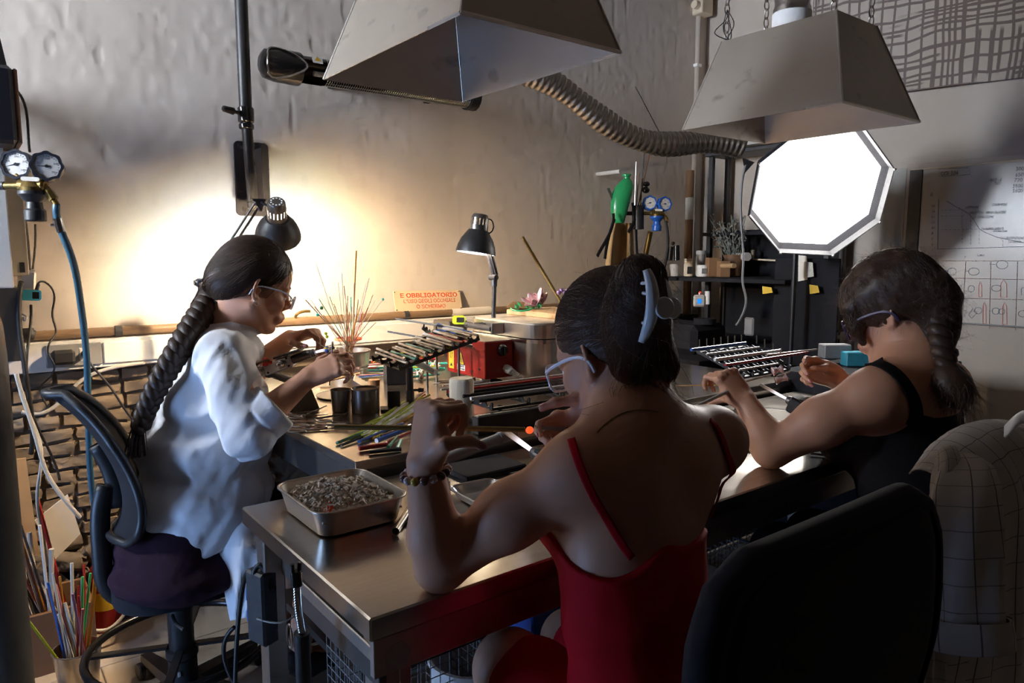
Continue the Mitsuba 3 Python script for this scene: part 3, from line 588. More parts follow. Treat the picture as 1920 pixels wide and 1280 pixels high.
def hand(F, w, f, n, side, curls, spread=.10, thumb=None, s=1.0, forearm=None):
    """w wrist, f towards the fingers, n out of the BACK of the hand, side +1: thumb along n x f, curls: per finger (knuckle, middle, tip) degrees.
    Returns nail frames."""
    f = unit(f); n = unit(np.asarray(n, float) - f * (np.asarray(n, float) @ f)); t = np.cross(n, f) * side; nails = []
    L = .086 * s
    pal = [(-.0285, .95), (-.0095, 1.0), (.0095, 1.02), (.028, .98)]      # little finger .. index along t
    for y, l in pal: F.bone(w + t * y * .62 * s, w + f * L * l * .93 + t * y * s - n * .001, .0135 * s, .0108 * s, .012)
    F.ell(w + f * L * .45, np.array([.05, .036, .014]) * s, np.stack([f, t, n], 1), .012)
    F.bone(w + f * .015 * s + t * .02 * s - n * .006, w + f * .05 * s + t * .032 * s - n * .010, .014 * s, .011 * s, .012)
    lens = [(.032, .019, .017), (.040, .025, .020), (.044, .028, .021), (.040, .024, .020)]; rad = [(.0076, .0068, .0060, .0050), (.0086, .0076, .0067, .0055), (.0088, .0078, .0068, .0056), (.0086, .0077, .0067, .0055)]
    for i, ((y, l), c) in enumerate(zip(pal, curls)):
        p = w + f * L * l * s + t * y * s; F.ell(p + n * .003, np.array([.0098] * 3) * s, None, .008); a = 0; side_ang = spread * (i - 1.5) / 1.5
        ff = unit(f + t * math.tan(side_ang))
        for j in range(3):
            a += math.radians(c[j]); d = ff * math.cos(a) - n * math.sin(a); q = p + d * lens[i][j] * s
            F.bone(p, q, rad[i][j] * s, rad[i][j + 1] * s, .0045 if j else .009)
            if j == 2: nails.append((q - d * .004 + (n * math.cos(a) + ff * math.sin(a)) * rad[i][3] * .86 * s, d, n * math.cos(a) + ff * math.sin(a), rad[i][3] * s))
            p = q
    b = w + f * .022 * s + t * .024 * s - n * .008; th = thumb if thumb is not None else [(f * .55 + t * .75 - n * .35), (f * .85 + t * .35 - n * .35), (f * .95 + t * .05 - n * .3)]
    for j, (d, l, r0, r1) in enumerate(zip(th, (.044, .034, .026), (.0135, .0100, .0088), (.0105, .0090, .0066))):
        d = unit(d); q = b + d * l * s; F.bone(b, q, r0 * s, r1 * s, .012 if j == 0 else .006); 
        if j == 2:
            u = unit(np.cross(np.cross(d, n * .2 + t), d)); nails.append((q - d * .004 + u * r1 * .85 * s, d, u, r1 * 1.15 * s))
        b = q
    return nails
def nails_of(pid, N):
    for p, d, u, r in N:
        part(pid, 'fingernail', tf(ball((0, 0, 0), 1, 2), frame(p, x=d, z=u) @ np.diag([r * 1.25, r * .80, r * .22, 1])), 'm_nail', smooth=True)

def skin_colors(v, tone, seed=0):
    n = meshkit.fbm(v * 26, 3, seed)[:, None]; m = meshkit.fbm(v * 9, 2, seed + 3)[:, None]
    c = np.array(tone) * (1 + .16 * (n - .5)) ; c[:, 0] *= 1 + .10 * (m[:, 0] - .5); c[:, 2] *= 1 - .14 * (m[:, 0] - .5); return np.clip(c, 0, 1)
def skin_part(pid, F, h, tone, name='body', seed=0, lo=None, hi=None):
    a, b = F.box(); m = relax(nets(F, a if lo is None else np.maximum(a, lo), b if hi is None else np.minimum(b, hi), h))
    part(pid, name, m, 'm_skin', smooth=True, color=skin_colors(m.vertices, tone, seed)); return m
mat('m_hairdark', [.02, .012, .008], .5)

# ------------------------------------------------------------------ hair
def strands(paths, r=.0006, cols=None):
    """paths (m, n, 3): all strands as one mesh of thin three-sided tubes, with root and tip colours."""
    P = np.asarray(paths, float); m, n = P.shape[:2]; d = np.gradient(P, axis=1); d /= np.maximum(np.linalg.norm(d, axis=2, keepdims=True), 1e-9)
    a = np.cross(d, [.31, .52, .79]); a /= np.maximum(np.linalg.norm(a, axis=2, keepdims=True), 1e-9); b = np.cross(d, a)
    rr = (r * np.linspace(1, .35, n))[None, :, None] * np.ones((m, 1, 1)); v = np.stack([P + rr * (math.cos(t) * a + math.sin(t) * b) for t in (0, 2.094, 4.189)], 2)
    i, j, k = np.meshgrid(np.arange(m), np.arange(n - 1), np.arange(3), indexing='ij'); k2 = (k + 1) % 3; o = lambda j_, k_: (i * n + j_) * 3 + k_
    q = np.stack([o(j, k), o(j, k2), o(j + 1, k2), o(j + 1, k)], -1).reshape(-1, 4)
    c = np.repeat(np.repeat(cols[:, None], n, 1), 3, 1).reshape(-1, 3) if cols is not None else None
    return trimesh.Trimesh(v.reshape(-1, 3), np.vstack([q[:, [0, 1, 2]], q[:, [0, 2, 3]]]), process=False), c
def comb(F, roots, flow, steps, ds, lift=.0015, jitter=.25, r=None):
    """traces hair over the surface of F along the flow field."""
    p = roots.copy(); out = []; r = r or rng; bias = r.normal(0, jitter, p.shape)
    for i in range(steps):
        g = grad(F, p); p = p - g * (F(p)[:, None] - lift * (0.4 + .8 * np.abs(bias[:, :1]))); out.append(p.copy())
        d = flow(p) + bias * .35; d = d - g * (d * g).sum(1, keepdims=True); d /= np.maximum(np.linalg.norm(d, axis=1, keepdims=True), 1e-6); p = p + d * ds
    return np.stack(out, 1)
def surf_pts(m, n, ok=None, seed=0):
    p, _ = trimesh.sample.sample_surface(m, n, seed=seed); p = np.asarray(p)
    return p if ok is None else p[ok(p)]
def hair_cols(n, base, r, lo=.8, hi=1.3): return np.clip(np.array(base) * r.uniform(lo, hi, (n, 1)) * (1 + r.normal(0, .05, (n, 3))), 0, 1)
def hair_base(pid, F, h, base, name='hair', cut=None, label=None):
    a, b = F.box(); m = nets(F, a, b, h); v = m.vertices
    c = np.array(base) * (.75 + .5 * meshkit.fbm(v * 60, 2, 1))[:, None]; part(pid, name, m, 'm_hair', smooth=True, color=c, label=label); return m
def flyaways(m, n, L, r, ok=None, up=.5, drift=None, seed=5):
    p, fi = trimesh.sample.sample_surface(m, n, seed=seed); p = np.asarray(p); N = m.face_normals[fi]
    if ok is not None: q = ok(p); p, N = p[q], N[q]
    t = np.cross(N, r.normal(0, 1, p.shape)); t /= np.linalg.norm(t, axis=1, keepdims=True); d = N * r.uniform(.2, .9, (len(p), 1)) + t + (0 if drift is None else np.asarray(drift)); d /= np.linalg.norm(d, axis=1, keepdims=True)
    ln = L * r.uniform(.3, 1, (len(p), 1)); cv = r.normal(0, .35, p.shape) + V(0, 0, -.25)
    return np.stack([p + d * ln * s + cv * ln * s * s for s in np.linspace(0, 1, 7)], 1)
def braid(path, w, turns, r=.4):
    """three interlaced locks along a path; w the half width at each point."""
    p = np.asarray(path, float); n = len(p); d, U, W = frames_along(p); t = np.linspace(0, turns * 2 * np.pi, n); out = []
    for k in range(3):
        a = t + k * 2 * np.pi / 3; c = p + U * (w * .62 * np.sin(a))[:, None] + W * (w * .34 * np.sin(2 * a))[:, None]; out.append(tube(c, w * .56, 10))
    return out
def march(F, px, py, d0=.6, off=.0):
    r = ray(px, py); n = np.linalg.norm(r); r = r / n; t = d0 * n
    best = (9, t)
    for _ in range(90):
        d = float(F(np.array([EYE + r * t]))[0]) - off; best = min(best, (abs(d), t))
        if abs(d) < .0006: break
        t += min(max(d, -.02), .04) * .8
    q = EYE + r * best[1]
    for _ in range(4): q = q - grad(F, q[None])[0] * (float(F(q[None])[0]) - off)
    return q
def strap(F, pxs, w, th, off=.0035, n=40, d0=.6):
    q = spline([march(F, a, b, d0, off) for a, b in pxs], n); g = grad(F, q); q = q - g * (F(q)[:, None] - off); q = spline(q[::3], n)
    d = np.gradient(q, axis=0); d /= np.linalg.norm(d, axis=1, keepdims=True); g = grad(F, q); s = np.cross(d, g); s /= np.linalg.norm(s, axis=1, keepdims=True)
    return sheet([[q[i] + s[i] * w * u for u in (-1, -.5, 0, .5, 1)] for i in range(n)], th)
# ================================================================== woman in the white shirt (faces +x)
TONE = [.52, .262, .160]
W = thing('person', 'woman in a loose white shirt with long dark braid and glasses, working at a torch', 'person', None)
Wc = at_d(471, 543, 2.10); WR = basis((.93, -.02, -.37), (0, 0, 1)); ws_ = 1.06
WF = Field(); WP = head(WF, Wc, WR, ws_)
wn = V(.622, 2.187, 1.232); wRS, wLS = V(.575, 2.045, 1.165), V(.605, 2.335, 1.165)
WF.bone(WP(-.03, 0, -.02), wn, .056, .060, .03).bone(WP(-.005, 0, -.05), wn + V(.03, 0, 0), .050, .055, .03)
WF.bone(wn + V(.01, 0, -.03), wRS + V(.015, .01, -.01), .05, .046, .04).bone(wn + V(.01, 0, -.03), wLS + V(.015, -.01, -.01), .05, .046, .04)
WF.ell((.575, 2.19, 1.05), (.080, .13, .15), None, .04).ell((.51, 2.2, .85), (.09, .14, .17), None, .05).ell((.46, 2.21, .65), (.12, .17, .11), None, .05)
wRE, wRW = V(.592, 1.925, .968), at_d(578, 708, 1.99); wLE, wLW = V(.70, 2.345, 1.03), at_d(544, 634, 2.24)
WF.chain([wRS, wRE], [.046, .042], .03); WF.chain([wRE, wRE * .7 + wRW * .3, wRW], [.042, .0435, .0265], .02)
WF.chain([wLS, wLE], [.046, .042], .03); WF.chain([wLE, wLE * .7 + wLW * .3, wLW], [.042, .0425, .0265], .02)
for y in (-.09, .09):
    WF.chain([V(.48, 2.21 + y, .63), V(.86, 2.21 + y, .60)], [.085, .058], .03); WF.chain([V(.86, 2.21 + y, .60), V(.83, 2.21 + y, .40), V(.78, 2.21 + y, .18)], [.056, .052, .034], .02); WF.chain([V(.77, 2.21 + y, .15), V(.92, 2.21 + y, .125)], [.034, .026], .02)
nl = hand(WF, wRW, at_d(625, 686, 2.005) - wRW, V(-.25, -.62, .74), 1, [(52, 55, 35), (46, 52, 32), (38, 50, 30), (24, 46, 26)], .06)
nl += hand(WF, wLW, at_d(592, 622, 2.21) - wLW + V(0, 0, .0), V(-.15, .35, .92), -1, [(60, 60, 30), (52, 62, 30), (45, 60, 30), (35, 58, 35)], .06)
wm = skin_part(W, WF, .0042, TONE, seed=1); eyes_of(W, WP, WR, ws_); nails_of(W, nl)
# hair: drawn back over the head into a thick braid
HB = [.036, .021, .014]
def hairline(P_c, R, s, xs, zs, noise_amp=.004):
    def g(p):
        q = (p - P_c) @ R / s; return (np.interp(q[:, 0], xs, zs) - q[:, 2]) * s * .8 + noise_amp * (meshkit.noise(p * 90) - .5)
    return g
WH = Field(); WH.ell(WP(-.010, 0, .050), np.array([.106, .086, .100]) * ws_, WR, .02); WH.ell(WP(-.046, 0, .02), np.array([.070, .068, .072]) * ws_, WR, .03)
b0, b1 = at_d(405, 552, 2.13), at_d(380, 585, 2.11)
WH.bone(WP(-.075, 0, .0), b0, .054, .042, .03).bone(b0, b1, .045, .040, .02)
wg = hairline(Wc, WR, ws_, [-.2, -.11, -.06, -.02, .02, .04, .06, .08, .10], [-.16, -.09, -.045, .008, .020, .034, .058, .092, .12])
wh = lambda p: np.maximum(WH(p), wg(p)); a, b = WH.box(); whm = nets(wh, a, b, .004)
part(W, 'hair', whm, 'm_hair', smooth=True, color=np.array(HB) * (.7 + .5 * meshkit.fbm(whm.vertices * 60, 2, 1))[:, None])
ok = lambda p: wg(p) < -.002
st_ = comb(WH, surf_pts(whm, 2200, ok), lambda p: b0 - p + V(0, 0, .25) * np.maximum(0, (p[:, :1] - b0[0] - .06)), 9, .0145, .0012, .04)
m, c = strands(st_, .0006, hair_cols(len(st_), HB, rng)); part(W, 'hair_strands', m, 'm_hair', smooth=False, color=c); labels[W + '__hair_strands'] = {'kind': 'stuff'}
st_ = flyaways(whm, 140, .045, rng, lambda p: p[:, 2] > Wc[2] + .04, drift=(-.4, 0, .2)); m, c = strands(st_, .0003, hair_cols(len(st_), HB, rng, .8, 2)); part(W, 'loose_hair', m, 'm_hair', smooth=False, color=c); labels[W + '__loose_hair'] = {'kind': 'stuff'}
bp = spline([at_d(398, 562, 2.10), at_d(346, 640, 1.985), at_d(303, 710, 1.94), at_d(276, 765, 1.93), at_d(262, 808, 1.94)], 90)
for l in braid(bp, np.linspace(.041, .024, 90), 5.8): part(W, 'braid_lock', l, 'm_hair', smooth=True, color=np.array(HB) * (.6 + .6 * meshkit.fbm(l.vertices * 90, 2, 1))[:, None])
t_ = spline([bp[-1] + V(0, 0, .03), bp[-1] - V(.01, 0, .03), bp[-1] - V(.015, 0, .07)], 10); 
tf_ = np.stack([t_ + np.array([a, b, 0]) * np.linspace(.4, 1, 10)[:, None] for a, b in rng.normal(0, .011, (160, 2))]); m, c = strands(tf_, .0016, hair_cols(160, HB, rng)); part(W, 'braid_end', m, 'm_hair', smooth=False, color=c); labels[W + '__braid_end'] = {'kind': 'stuff'}
# shirt
WS = Field(); k = .05
WS.bone(wRS + V(-.01, -.005, -.02), wLS + V(-.01, .005, -.02), .070, .070, k)
for (px, py, hw, dy) in ((416, 650, 76, .17), (392, 740, 106, .19), (385, 830, 128, .20), (382, 920, 134, .215), (378, 1000, 126, .215)):
    c_ = at_d(px, py, 2.13); WS.ell((c_[0], 2.2, c_[2] - .01 * (py == 650)), (hw * 2.12 / 1336 * .95, dy, .072 if py == 650 else .11), None, .06)
WS.bone(wn + V(-.045, 0, -.085), wn + V(.0, 0, -.115), .066, .076, .03)
cf = .36; cR, cL = wRE * (1 - cf) + wRW * cf, wLE * .75 + wLW * .25
WS.chain([wRS + V(-.01, -.01, -.01), wRE * .5 + wRS * .5 + V(-.005, -.01, -.01), wRE + V(-.006, -.006, -.012)], [.070, .076, .070], .018).bone(wRE + V(0, -.005, -.008), cR, .068, .056, .02)
WS.chain([wLS, wLE], [.07, .066], .03).bone(wLE, cL, .064, .05, .02)
ax_ = unit(wRW - wRE)
FOLD = np.array([[1.2, 0, .5], [0, 1.2, 0], [-.9, 0, .45]])
def w_folds(p):
    q = p @ FOLD; w = meshkit.fbm(q * 4, 2, 4); r = np.sqrt((meshkit.fbm(q * 8.5 + 4 * (w[:, None] - .5), 1, 9) - .5) ** 2 + .006) * 2.6; r = r + .55 * (meshkit.noise(q * np.array([30, 30, 9]), 5) - .5)
    return .014 * (r - .35)
def w_shirt(p):
    f = WS(p); n_ = np.abs(f) < .03
    f[n_] += w_folds(p[n_])
    hem = (.605 + .10 * np.clip((.42 - p[:, 0]) / .25, -.6, 1) ** 2 * 1.0 + .004 * np.sin(p[:, 0] * 22)) - p[:, 2]
    f = np.maximum(f, hem * .8)
    d = (p - cR) @ ax_; r = np.linalg.norm(p - cR - d[:, None] * ax_, axis=1)
    f = np.maximum(f, -np.maximum(np.maximum(r - .090, -d - .004), d - .25))
    ring = np.hypot(np.maximum(np.abs(d + .010) - .022, 0), r - .0655) - .0075
    f = np.minimum(f, ring); f = np.maximum(f, -np.maximum(r - .053, np.abs(d - .015) - .03))
    return f
a, b = WS.box(); b[2] = 1.235; wsm = relax(nets(w_shirt, a, b, .0048))
part(W, 'shirt', wsm, 'm_linen', smooth=True)
# the collar stands round the neck and opens at the throat
nax = unit(V(.42, 0, 1)); na, nb_ = basis((1, 0, 0), nax)[:, 0], V(0, 1, 0); G = []; wcol = wn + V(.008, 0, .020)
for h_, rr, dz in ((-.012, .084, -.03), (.018, .074, .006), (.036, .070, .024), (.034, .078, .024), (.006, .092, -.012), (-.008, .102, -.034)):
    G.append([wcol + V(.0, 0, -.014) + nax * (dz - .018 * (1 - math.cos(t)) * .8) + (na * math.cos(t) * (rr + .012) + nb_ * math.sin(t) * (rr + .004)) for t in np.linspace(.55, 2 * np.pi - .55, 40)])
part(W, 'shirt_collar', sheet(G, .003), 'm_linen', smooth=True)
# the long front tail of the shirt hanging beside the bench
tp = []
for v in np.linspace(0, 1, 26):
    row = []
    for u in np.linspace(0, 1, 12):
        pxx = (395 + 105 * u) * (1 - v) + (432 + 40 * u) * v + 10 * math.sin(v * 3) * u; pyy = 975 + v * (180 + 8 * (1 - u)); q = at_d(pxx, pyy, 2.05 - .06 * min(1, v * 3.5) - .03 * math.sin(u * 3.1) - .012 * math.sin(u * 13 + v * 5) * v); row.append(q)
    tp.append(row)
part(W, 'shirt_tail', sheet(tp, .003), 'm_linen', smooth=True)
# dark skirt over seat and thighs
SK = Field(); SK.ell((.45, 2.205, .61), (.165, .20, .08), None, .05)
for y in (-.09, .09): SK.chain([V(.46, 2.21 + y, .615), V(.86, 2.21 + y, .595)], [.10, .078], .05)
SK.bone((.42, 2.05, .55), (.72, 2.06, .55), .07, .06, .06).ell((.445, 2.135, .535), (.18, .19, .055), None, .05)
sk = lambda p: SK(p) + .012 * (meshkit.fbm(p * 18, 3, 3) - .5)
a, b = SK.box(); part(W, 'skirt', nets(sk, a, b, .006), 'm_purple_cloth', smooth=True)
for y in (-.09, .09):
    sh = Field(); sh.chain([V(.755, 2.21 + y, .155), V(.80, 2.21 + y, .125), V(.94, 2.21 + y, .118)], [.042, .042, .034], .03); a, b = sh.box(); part(W, 'shoe', nets(sh, a, b, .006), 'm_black', smooth=True)
# what she wears and holds
ek = thing('eyeglasses', 'thin clear-rimmed glasses worn by the woman in the white shirt', 'glasses')
def glasses(k, P, s, c_frame, c_lens, w=.024, h=.019, r=.0016, rect=True):
    for y in (1, -1):
        M = frame(P(.112, .033 * y, .002), x=P(.112, .033 * y + .02 * y, .002) - P(.112, .033 * y, .002) - (P(.02, 0, 0) - P(0, 0, 0)) * .25 * 1.0, z=P(.2, 0, 0) - P(0, 0, 0) + (P(0, .05 * y, 0) - P(0, 0, 0)))
        pts = np.array([(w * math.copysign(abs(math.cos(t)) ** (.55 if rect else 1), math.cos(t)), h * math.copysign(abs(math.sin(t)) ** (.55 if rect else 1), math.sin(t)), 0) for t in np.linspace(0, 2 * np.pi, 28, endpoint=False)]) * s
        q = trimesh.transform_points(pts, M); part(k, 'rim', tube(q, r, 6, closed=True), c_frame)
        part(k, 'lens', trimesh.Trimesh(np.vstack([q, q.mean(0)]), [[i, (i + 1) % 28, 28] for i in range(28)], process=False), c_lens, smooth=False)
        part(k, 'temple', tube(spline([trimesh.transform_points([[w * s * 1.0, h * s * .45, 0]] if (q[0] - q[14]) @ (P(0, y, 0) - P(0, 0, 0)) > 0 else [[-w * s, h * s * .45, 0]], M)[0], P(.085, .072 * y, .014), P(.02, .082 * y, .016), P(-.012, .086 * y, .008), P(-.026, .085 * y, -.02)], 16), r * 1.25, 6), c_frame)
    part(k, 'bridge', tube(spline([P(.113, .0105, .006), P(.118, 0, .010), P(.113, -.0105, .006)], 8), r, 6), c_frame)
glasses(ek, WP, ws_, 'm_clear_plastic', 'm_glass_clear')
one('earring', tube(np.array([WP(.0, -.084, -.034) + .0075 * (math.cos(t) * (WR @ V(1, 0, 0)) + math.sin(t) * V(0, 0, 1)) for t in np.linspace(0, 6.283, 18, endpoint=False)]), .0013, 6, closed=True), 'm_alu_shiny', 'small silver hoop earring in the ear of the woman in white', 'earring')
one('neck_cord', tube(np.array([wn + V(.006, 0, .034) + nax * (-.035 * math.cos(t) * 1.0 + .012) + na * math.cos(t) * .086 + nb_ * math.sin(t) * .0725 for t in np.linspace(0, 6.283, 40, endpoint=False)]), .0035, 8, closed=True), 'm_black', 'black cord round the neck of the woman in the white shirt', 'necklace')
# ================================================================== woman in the red camisole (faces +y, seen from behind)
R_ = thing('person', 'woman seen from behind in a red camisole, hair held up by a white claw clip', 'person')
Rc = at_d(1092, 682, 1.2) + V(.078, 0, 0); RR = basis((-.06, .92, -.38), (0, 0, 1)); rs = 1.04
RF = Field(); RP = head(RF, Rc, RR, rs)
rn = V(.868, .765, 1.165); rLS, rRS = V(.745, .785, 1.100), V(1.055, .772, 1.100)
RF.bone(RP(-.03, 0, -.02), rn + V(0, .01, .01), .054, .056, .03).bone(RP(.0, 0, -.05), rn + V(0, .055, -.02), .050, .050, .03)
RF.bone(rn + V(0, .02, -.02), rLS, .052, .058, .05).bone(rn + V(0, .02, -.02), rRS, .052, .058, .05)
RF.ell((.872, .795, 1.02), (.142, .098, .16), None, .06).ell((.842, .755, .87), (.128, .092, .15), None, .06).ell((.845, .70, .68), (.17, .125, .12), None, .06)
for sx in (-1, 1): RF.ell((.885 + sx * .075, .775, 1.06), (.062, .07, .085), None, .05)     # shoulder blades
for sx in (-1, 1): RF.ell((.87 + sx * .07, .875, 1.0), (.06, .05, .06), None, .05)
rLE, rLW = V(.577, .932, .938), at_d(795, 866, 1.06); rRE, rRW = V(1.10, .95, .955), at_d(1136, 792, 1.27)
RF.chain([rLS, rLS * .5 + rLE * .5 + V(0, 0, .006), rLE], [.052, .046, .037], .04); RF.chain([rLE, rLE * .7 + rLW * .3, rLW], [.038, .041, .0265], .02)
RF.chain([rRS, rRE], [.052, .038], .04); RF.chain([rRE, rRE * .7 + rRW * .3, rRW], [.038, .040, .0265], .02)
rLK, rRK = at_d(958, 1252, 1.24), V(1.0, 1.08, .60)
for hp, kn in ((V(.765, .72, .645), rLK), (V(.925, .72, .645), rRK)):
    RF.chain([hp, kn], [.088, .062], .05); RF.chain([kn, kn + V(.01, .0, -.2), kn + V(.02, -.06, -.44)], [.058, .054, .036], .03); RF.bone(kn + V(.02, -.06, -.46), kn + V(.02, .10, -.50), .034, .026, .02)
UPH = unit(at_d(800, 760, 1.055) - rLW)
nl = hand(RF, rLW, UPH * 1.0 + RGT * .08, -RGT * .8 - FWD * .55, -1, [(76, 95, 55), (82, 98, 50), (84, 96, 45), (80, 84, 40)], .05, s=.98, thumb=[RGT * .30 + UPH * .38 - FWD * .8, RGT * .70 + UPH * .05 + FWD * .35, RGT * .75 - UPH * .30 + FWD * .35])
nl += hand(RF, rRW, at_d(1060, 806, 1.27) - rRW, FWD * .8 + UPV * .25, 1, [(70, 70, 35), (62, 65, 35), (50, 55, 30), (34, 42, 22)], .05, thumb=[-RGT * .75 + UPV * .6 - FWD * .3, -RGT * .9 - UPV * .1 - FWD * .05, -RGT * .9 - UPV * .4])
rm = skin_part(R_, RF, .0040, TONE, seed=4); eyes_of(R_, RP, RR, rs); nails_of(R_, nl)
# hair gathered up into the clip
HR = [.060, .032, .020]
RH = Field(); RH.ell(RP(-.014, 0, .052), np.array([.106, .086, .104]) * rs, RR, .02)
bun = at_d(1193, 572, 1.11); RH.ell(bun, (.046, .046, .078), None, .035).bone(RP(-.075, 0, -.03), bun + V(0, 0, -.03), .042, .042, .03).bone(at_d(1180, 685, 1.13), bun + V(-.004, 0, -.02), .030, .042, .03)
RH.ell(at_d(1212, 520, 1.11), (.03, .03, .03), None, .02)
rg = hairline(Rc, RR, rs, [-.3, -.12, -.10, -.06, -.02, .02, .05, .085, .10], [-.16, -.10, -.080, -.045, .010, .022, .034, .070, .080])
rhf = lambda p: np.maximum(RH(p), rg(p)); a, b = RH.box(); rhm = nets(rhf, a, b, .004)
part(R_, 'hair', rhm, 'm_hair', smooth=True, color=np.array(HR) * (.6 + .5 * meshkit.fbm(rhm.vertices * 60, 2, 1))[:, None])
ok = lambda p: rg(p) < -.002
st_ = comb(RH, surf_pts(rhm, 2600, ok), lambda p: bun + V(.0, -.03, -.01) - p, 9, .014, .0012, .05)
m, c = strands(st_, .0006, hair_cols(len(st_), HR, rng)); part(R_, 'hair_strands', m, 'm_hair', smooth=False, color=c); labels[R_ + '__hair_strands'] = {'kind': 'stuff'}
near_bun = lambda p: (np.linalg.norm(p - bun, axis=1) < .11)
st_ = np.concatenate([flyaways(rhm, 420, .075, rng, lambda p: near_bun(p), drift=(.35, -.1, -.5)), flyaways(rhm, 260, .04, rng, lambda p: p[:, 2] > Rc[2] + .05, seed=8)])
m, c = strands(st_, .00025, hair_cols(len(st_), HR, rng, 1, 3)); part(R_, 'loose_hair', m, 'm_hair', smooth=False, color=c); labels[R_ + '__loose_hair'] = {'kind': 'stuff'}
nape = [at_d(1202 + rng.normal(0, 14), 690 + rng.normal(0, 16), 1.13) for _ in range(130)]
st_ = np.stack([spline([q, q + RGT * rng.normal(.012, .018) + V(0, 0, -.03), q + RGT * rng.normal(.022, .026) + V(0, 0, rng.uniform(-.085, -.05)), q + RGT * rng.normal(.035, .03) + V(0, 0, rng.uniform(-.11, -.06)) + FWD * -.01], 8) for q in nape])
m, c = strands(st_, .0004, hair_cols(130, HR, rng, 1, 3)); part(R_, 'nape_hair', m, 'm_hair', smooth=False, color=c); labels[R_ + '__nape_hair'] = {'kind': 'stuff'}
# camisole
def cami(p):
    f = RF_t(p) - .006; n_ = np.abs(f) < .02; q = p[n_]
    f[n_] += .006 * (meshkit.fbm(q * np.array([9, 9, 16]), 2, 5) - .5)
    top = p[:, 2] - (.978 + .045 * np.clip((p[:, 1] - .74) / .1, 0, 1.4) ** 2 * .6 - .028 * np.exp(-((p[:, 0] - .735) / .05) ** 2) - .016 * np.exp(-((p[:, 0] - 1.02) / .05) ** 2) + .012 * np.exp(-((p[:, 0] - .83) / .03) ** 2))
    return np.maximum(np.maximum(f, top), .60 - p[:, 2])
RF_t = Field(); RF_t.ell((.872, .795, 1.02), (.142, .098, .16), None, .06).ell((.842, .755, .87), (.132, .096, .15), None, .06).ell((.845, .71, .68), (.18, .135, .12), None, .06)
for sx in (-1, 1): RF_t.ell((.87 + sx * .07, .875, 1.0), (.062, .052, .062), None, .05).ell((.885 + sx * .075, .775, 1.06), (.062, .07, .085), None, .05)
a, b = RF_t.box(); b[2] = 1.06; part(R_, 'camisole', relax(nets(cami, a, b, .0045)), 'm_red_cloth', smooth=True)
part(R_, 'shoulder_strap', strap(RF, [(1071, 822), (1082, 858), (1103, 910), (1135, 968), (1163, 1015), (1186, 1046)], .0062, .003), 'm_red_cloth', smooth=True)
part(R_, 'shoulder_strap', strap(RF, [(1332, 786), (1352, 815), (1366, 855), (1374, 900), (1377, 945), (1376, 985)], .0062, .003), 'm_red_cloth', smooth=True)
SH = Field(); SH.ell((.845, .70, .665), (.178, .135, .10), None, .05)
for hp, kn in ((V(.765, .72, .645), rLK), (V(.925, .72, .645), rRK)): SH.chain([hp, hp * .22 + kn * .78], [.096, .082], .05)
a, b = SH.box(); part(R_, 'shorts', nets(lambda p: SH(p) + .006 * (meshkit.fbm(p * 16, 2, 8) - .5), a, b, .006), 'm_red_cloth', smooth=True)
gk = thing('eyeglasses', 'clear plastic safety glasses worn by the woman in red', 'glasses'); glasses(gk, RP, rs * 1.08, 'm_clear_plastic', 'm_glass_clear', .027, .022, .0026)
cl = thing('hair_clip', 'white pearly claw clip in the hair of the woman in red', 'hair clip')
def claw(pts, w, th):
    q = spline([at_d(*p) for p in pts], 24); d, _, _ = frames_along(q); ww = w * np.sin(np.linspace(.35, 2.95, 24)) ** .6
    vd = np.tile(-FWD, (24, 1)); s = np.cross(d, vd); s /= np.linalg.norm(s, axis=1, keepdims=True)
    return sheet([[q[i] + s[i] * ww[i] * u - FWD * .004 * (1 - u * u) for u in (-1, -.5, 0, .5, 1)] for i in range(24)], th)
part(cl, 'jaw', claw([(1212, 506, 1.045), (1222, 540, 1.035), (1222, 585, 1.035), (1214, 615, 1.045), (1202, 641, 1.06)], .0090, .004), 'm_pearl', smooth=True)
part(cl, 'jaw', claw([(1231, 512, 1.085), (1244, 532, 1.09), (1252, 560, 1.10), (1254, 590, 1.10)], .0065, .004), 'm_pearl', smooth=True)
for p, q in (((1216, 530), (1203, 531)), ((1219, 552), (1205, 549)), ((1215, 606), (1205, 605))): part(cl, 'tooth', rod(at_d(*p, 1.037), at_d(*q, 1.05), .0026, 6), 'm_pearl')
part(cl, 'thumb_lever', lathe([(0, -.003), (.014, -.003), (.0165, 0), (.014, .003), (0, .003)], 28, frame(at_d(1246, 577, 1.035), z=-FWD + RGT * .35)), 'm_pearl', smooth=True)
part(cl, 'thumb_lever', lathe([(0, -.003), (.014, -.003), (.0165, 0), (.014, .003), (0, .003)], 28, frame(at_d(1261, 577, 1.06), z=-FWD + RGT * .5)), 'm_pearl', smooth=True)
part(cl, 'hinge', rod(at_d(1224, 572, 1.04), at_d(1256, 577, 1.09), .006, 8), 'm_pearl')
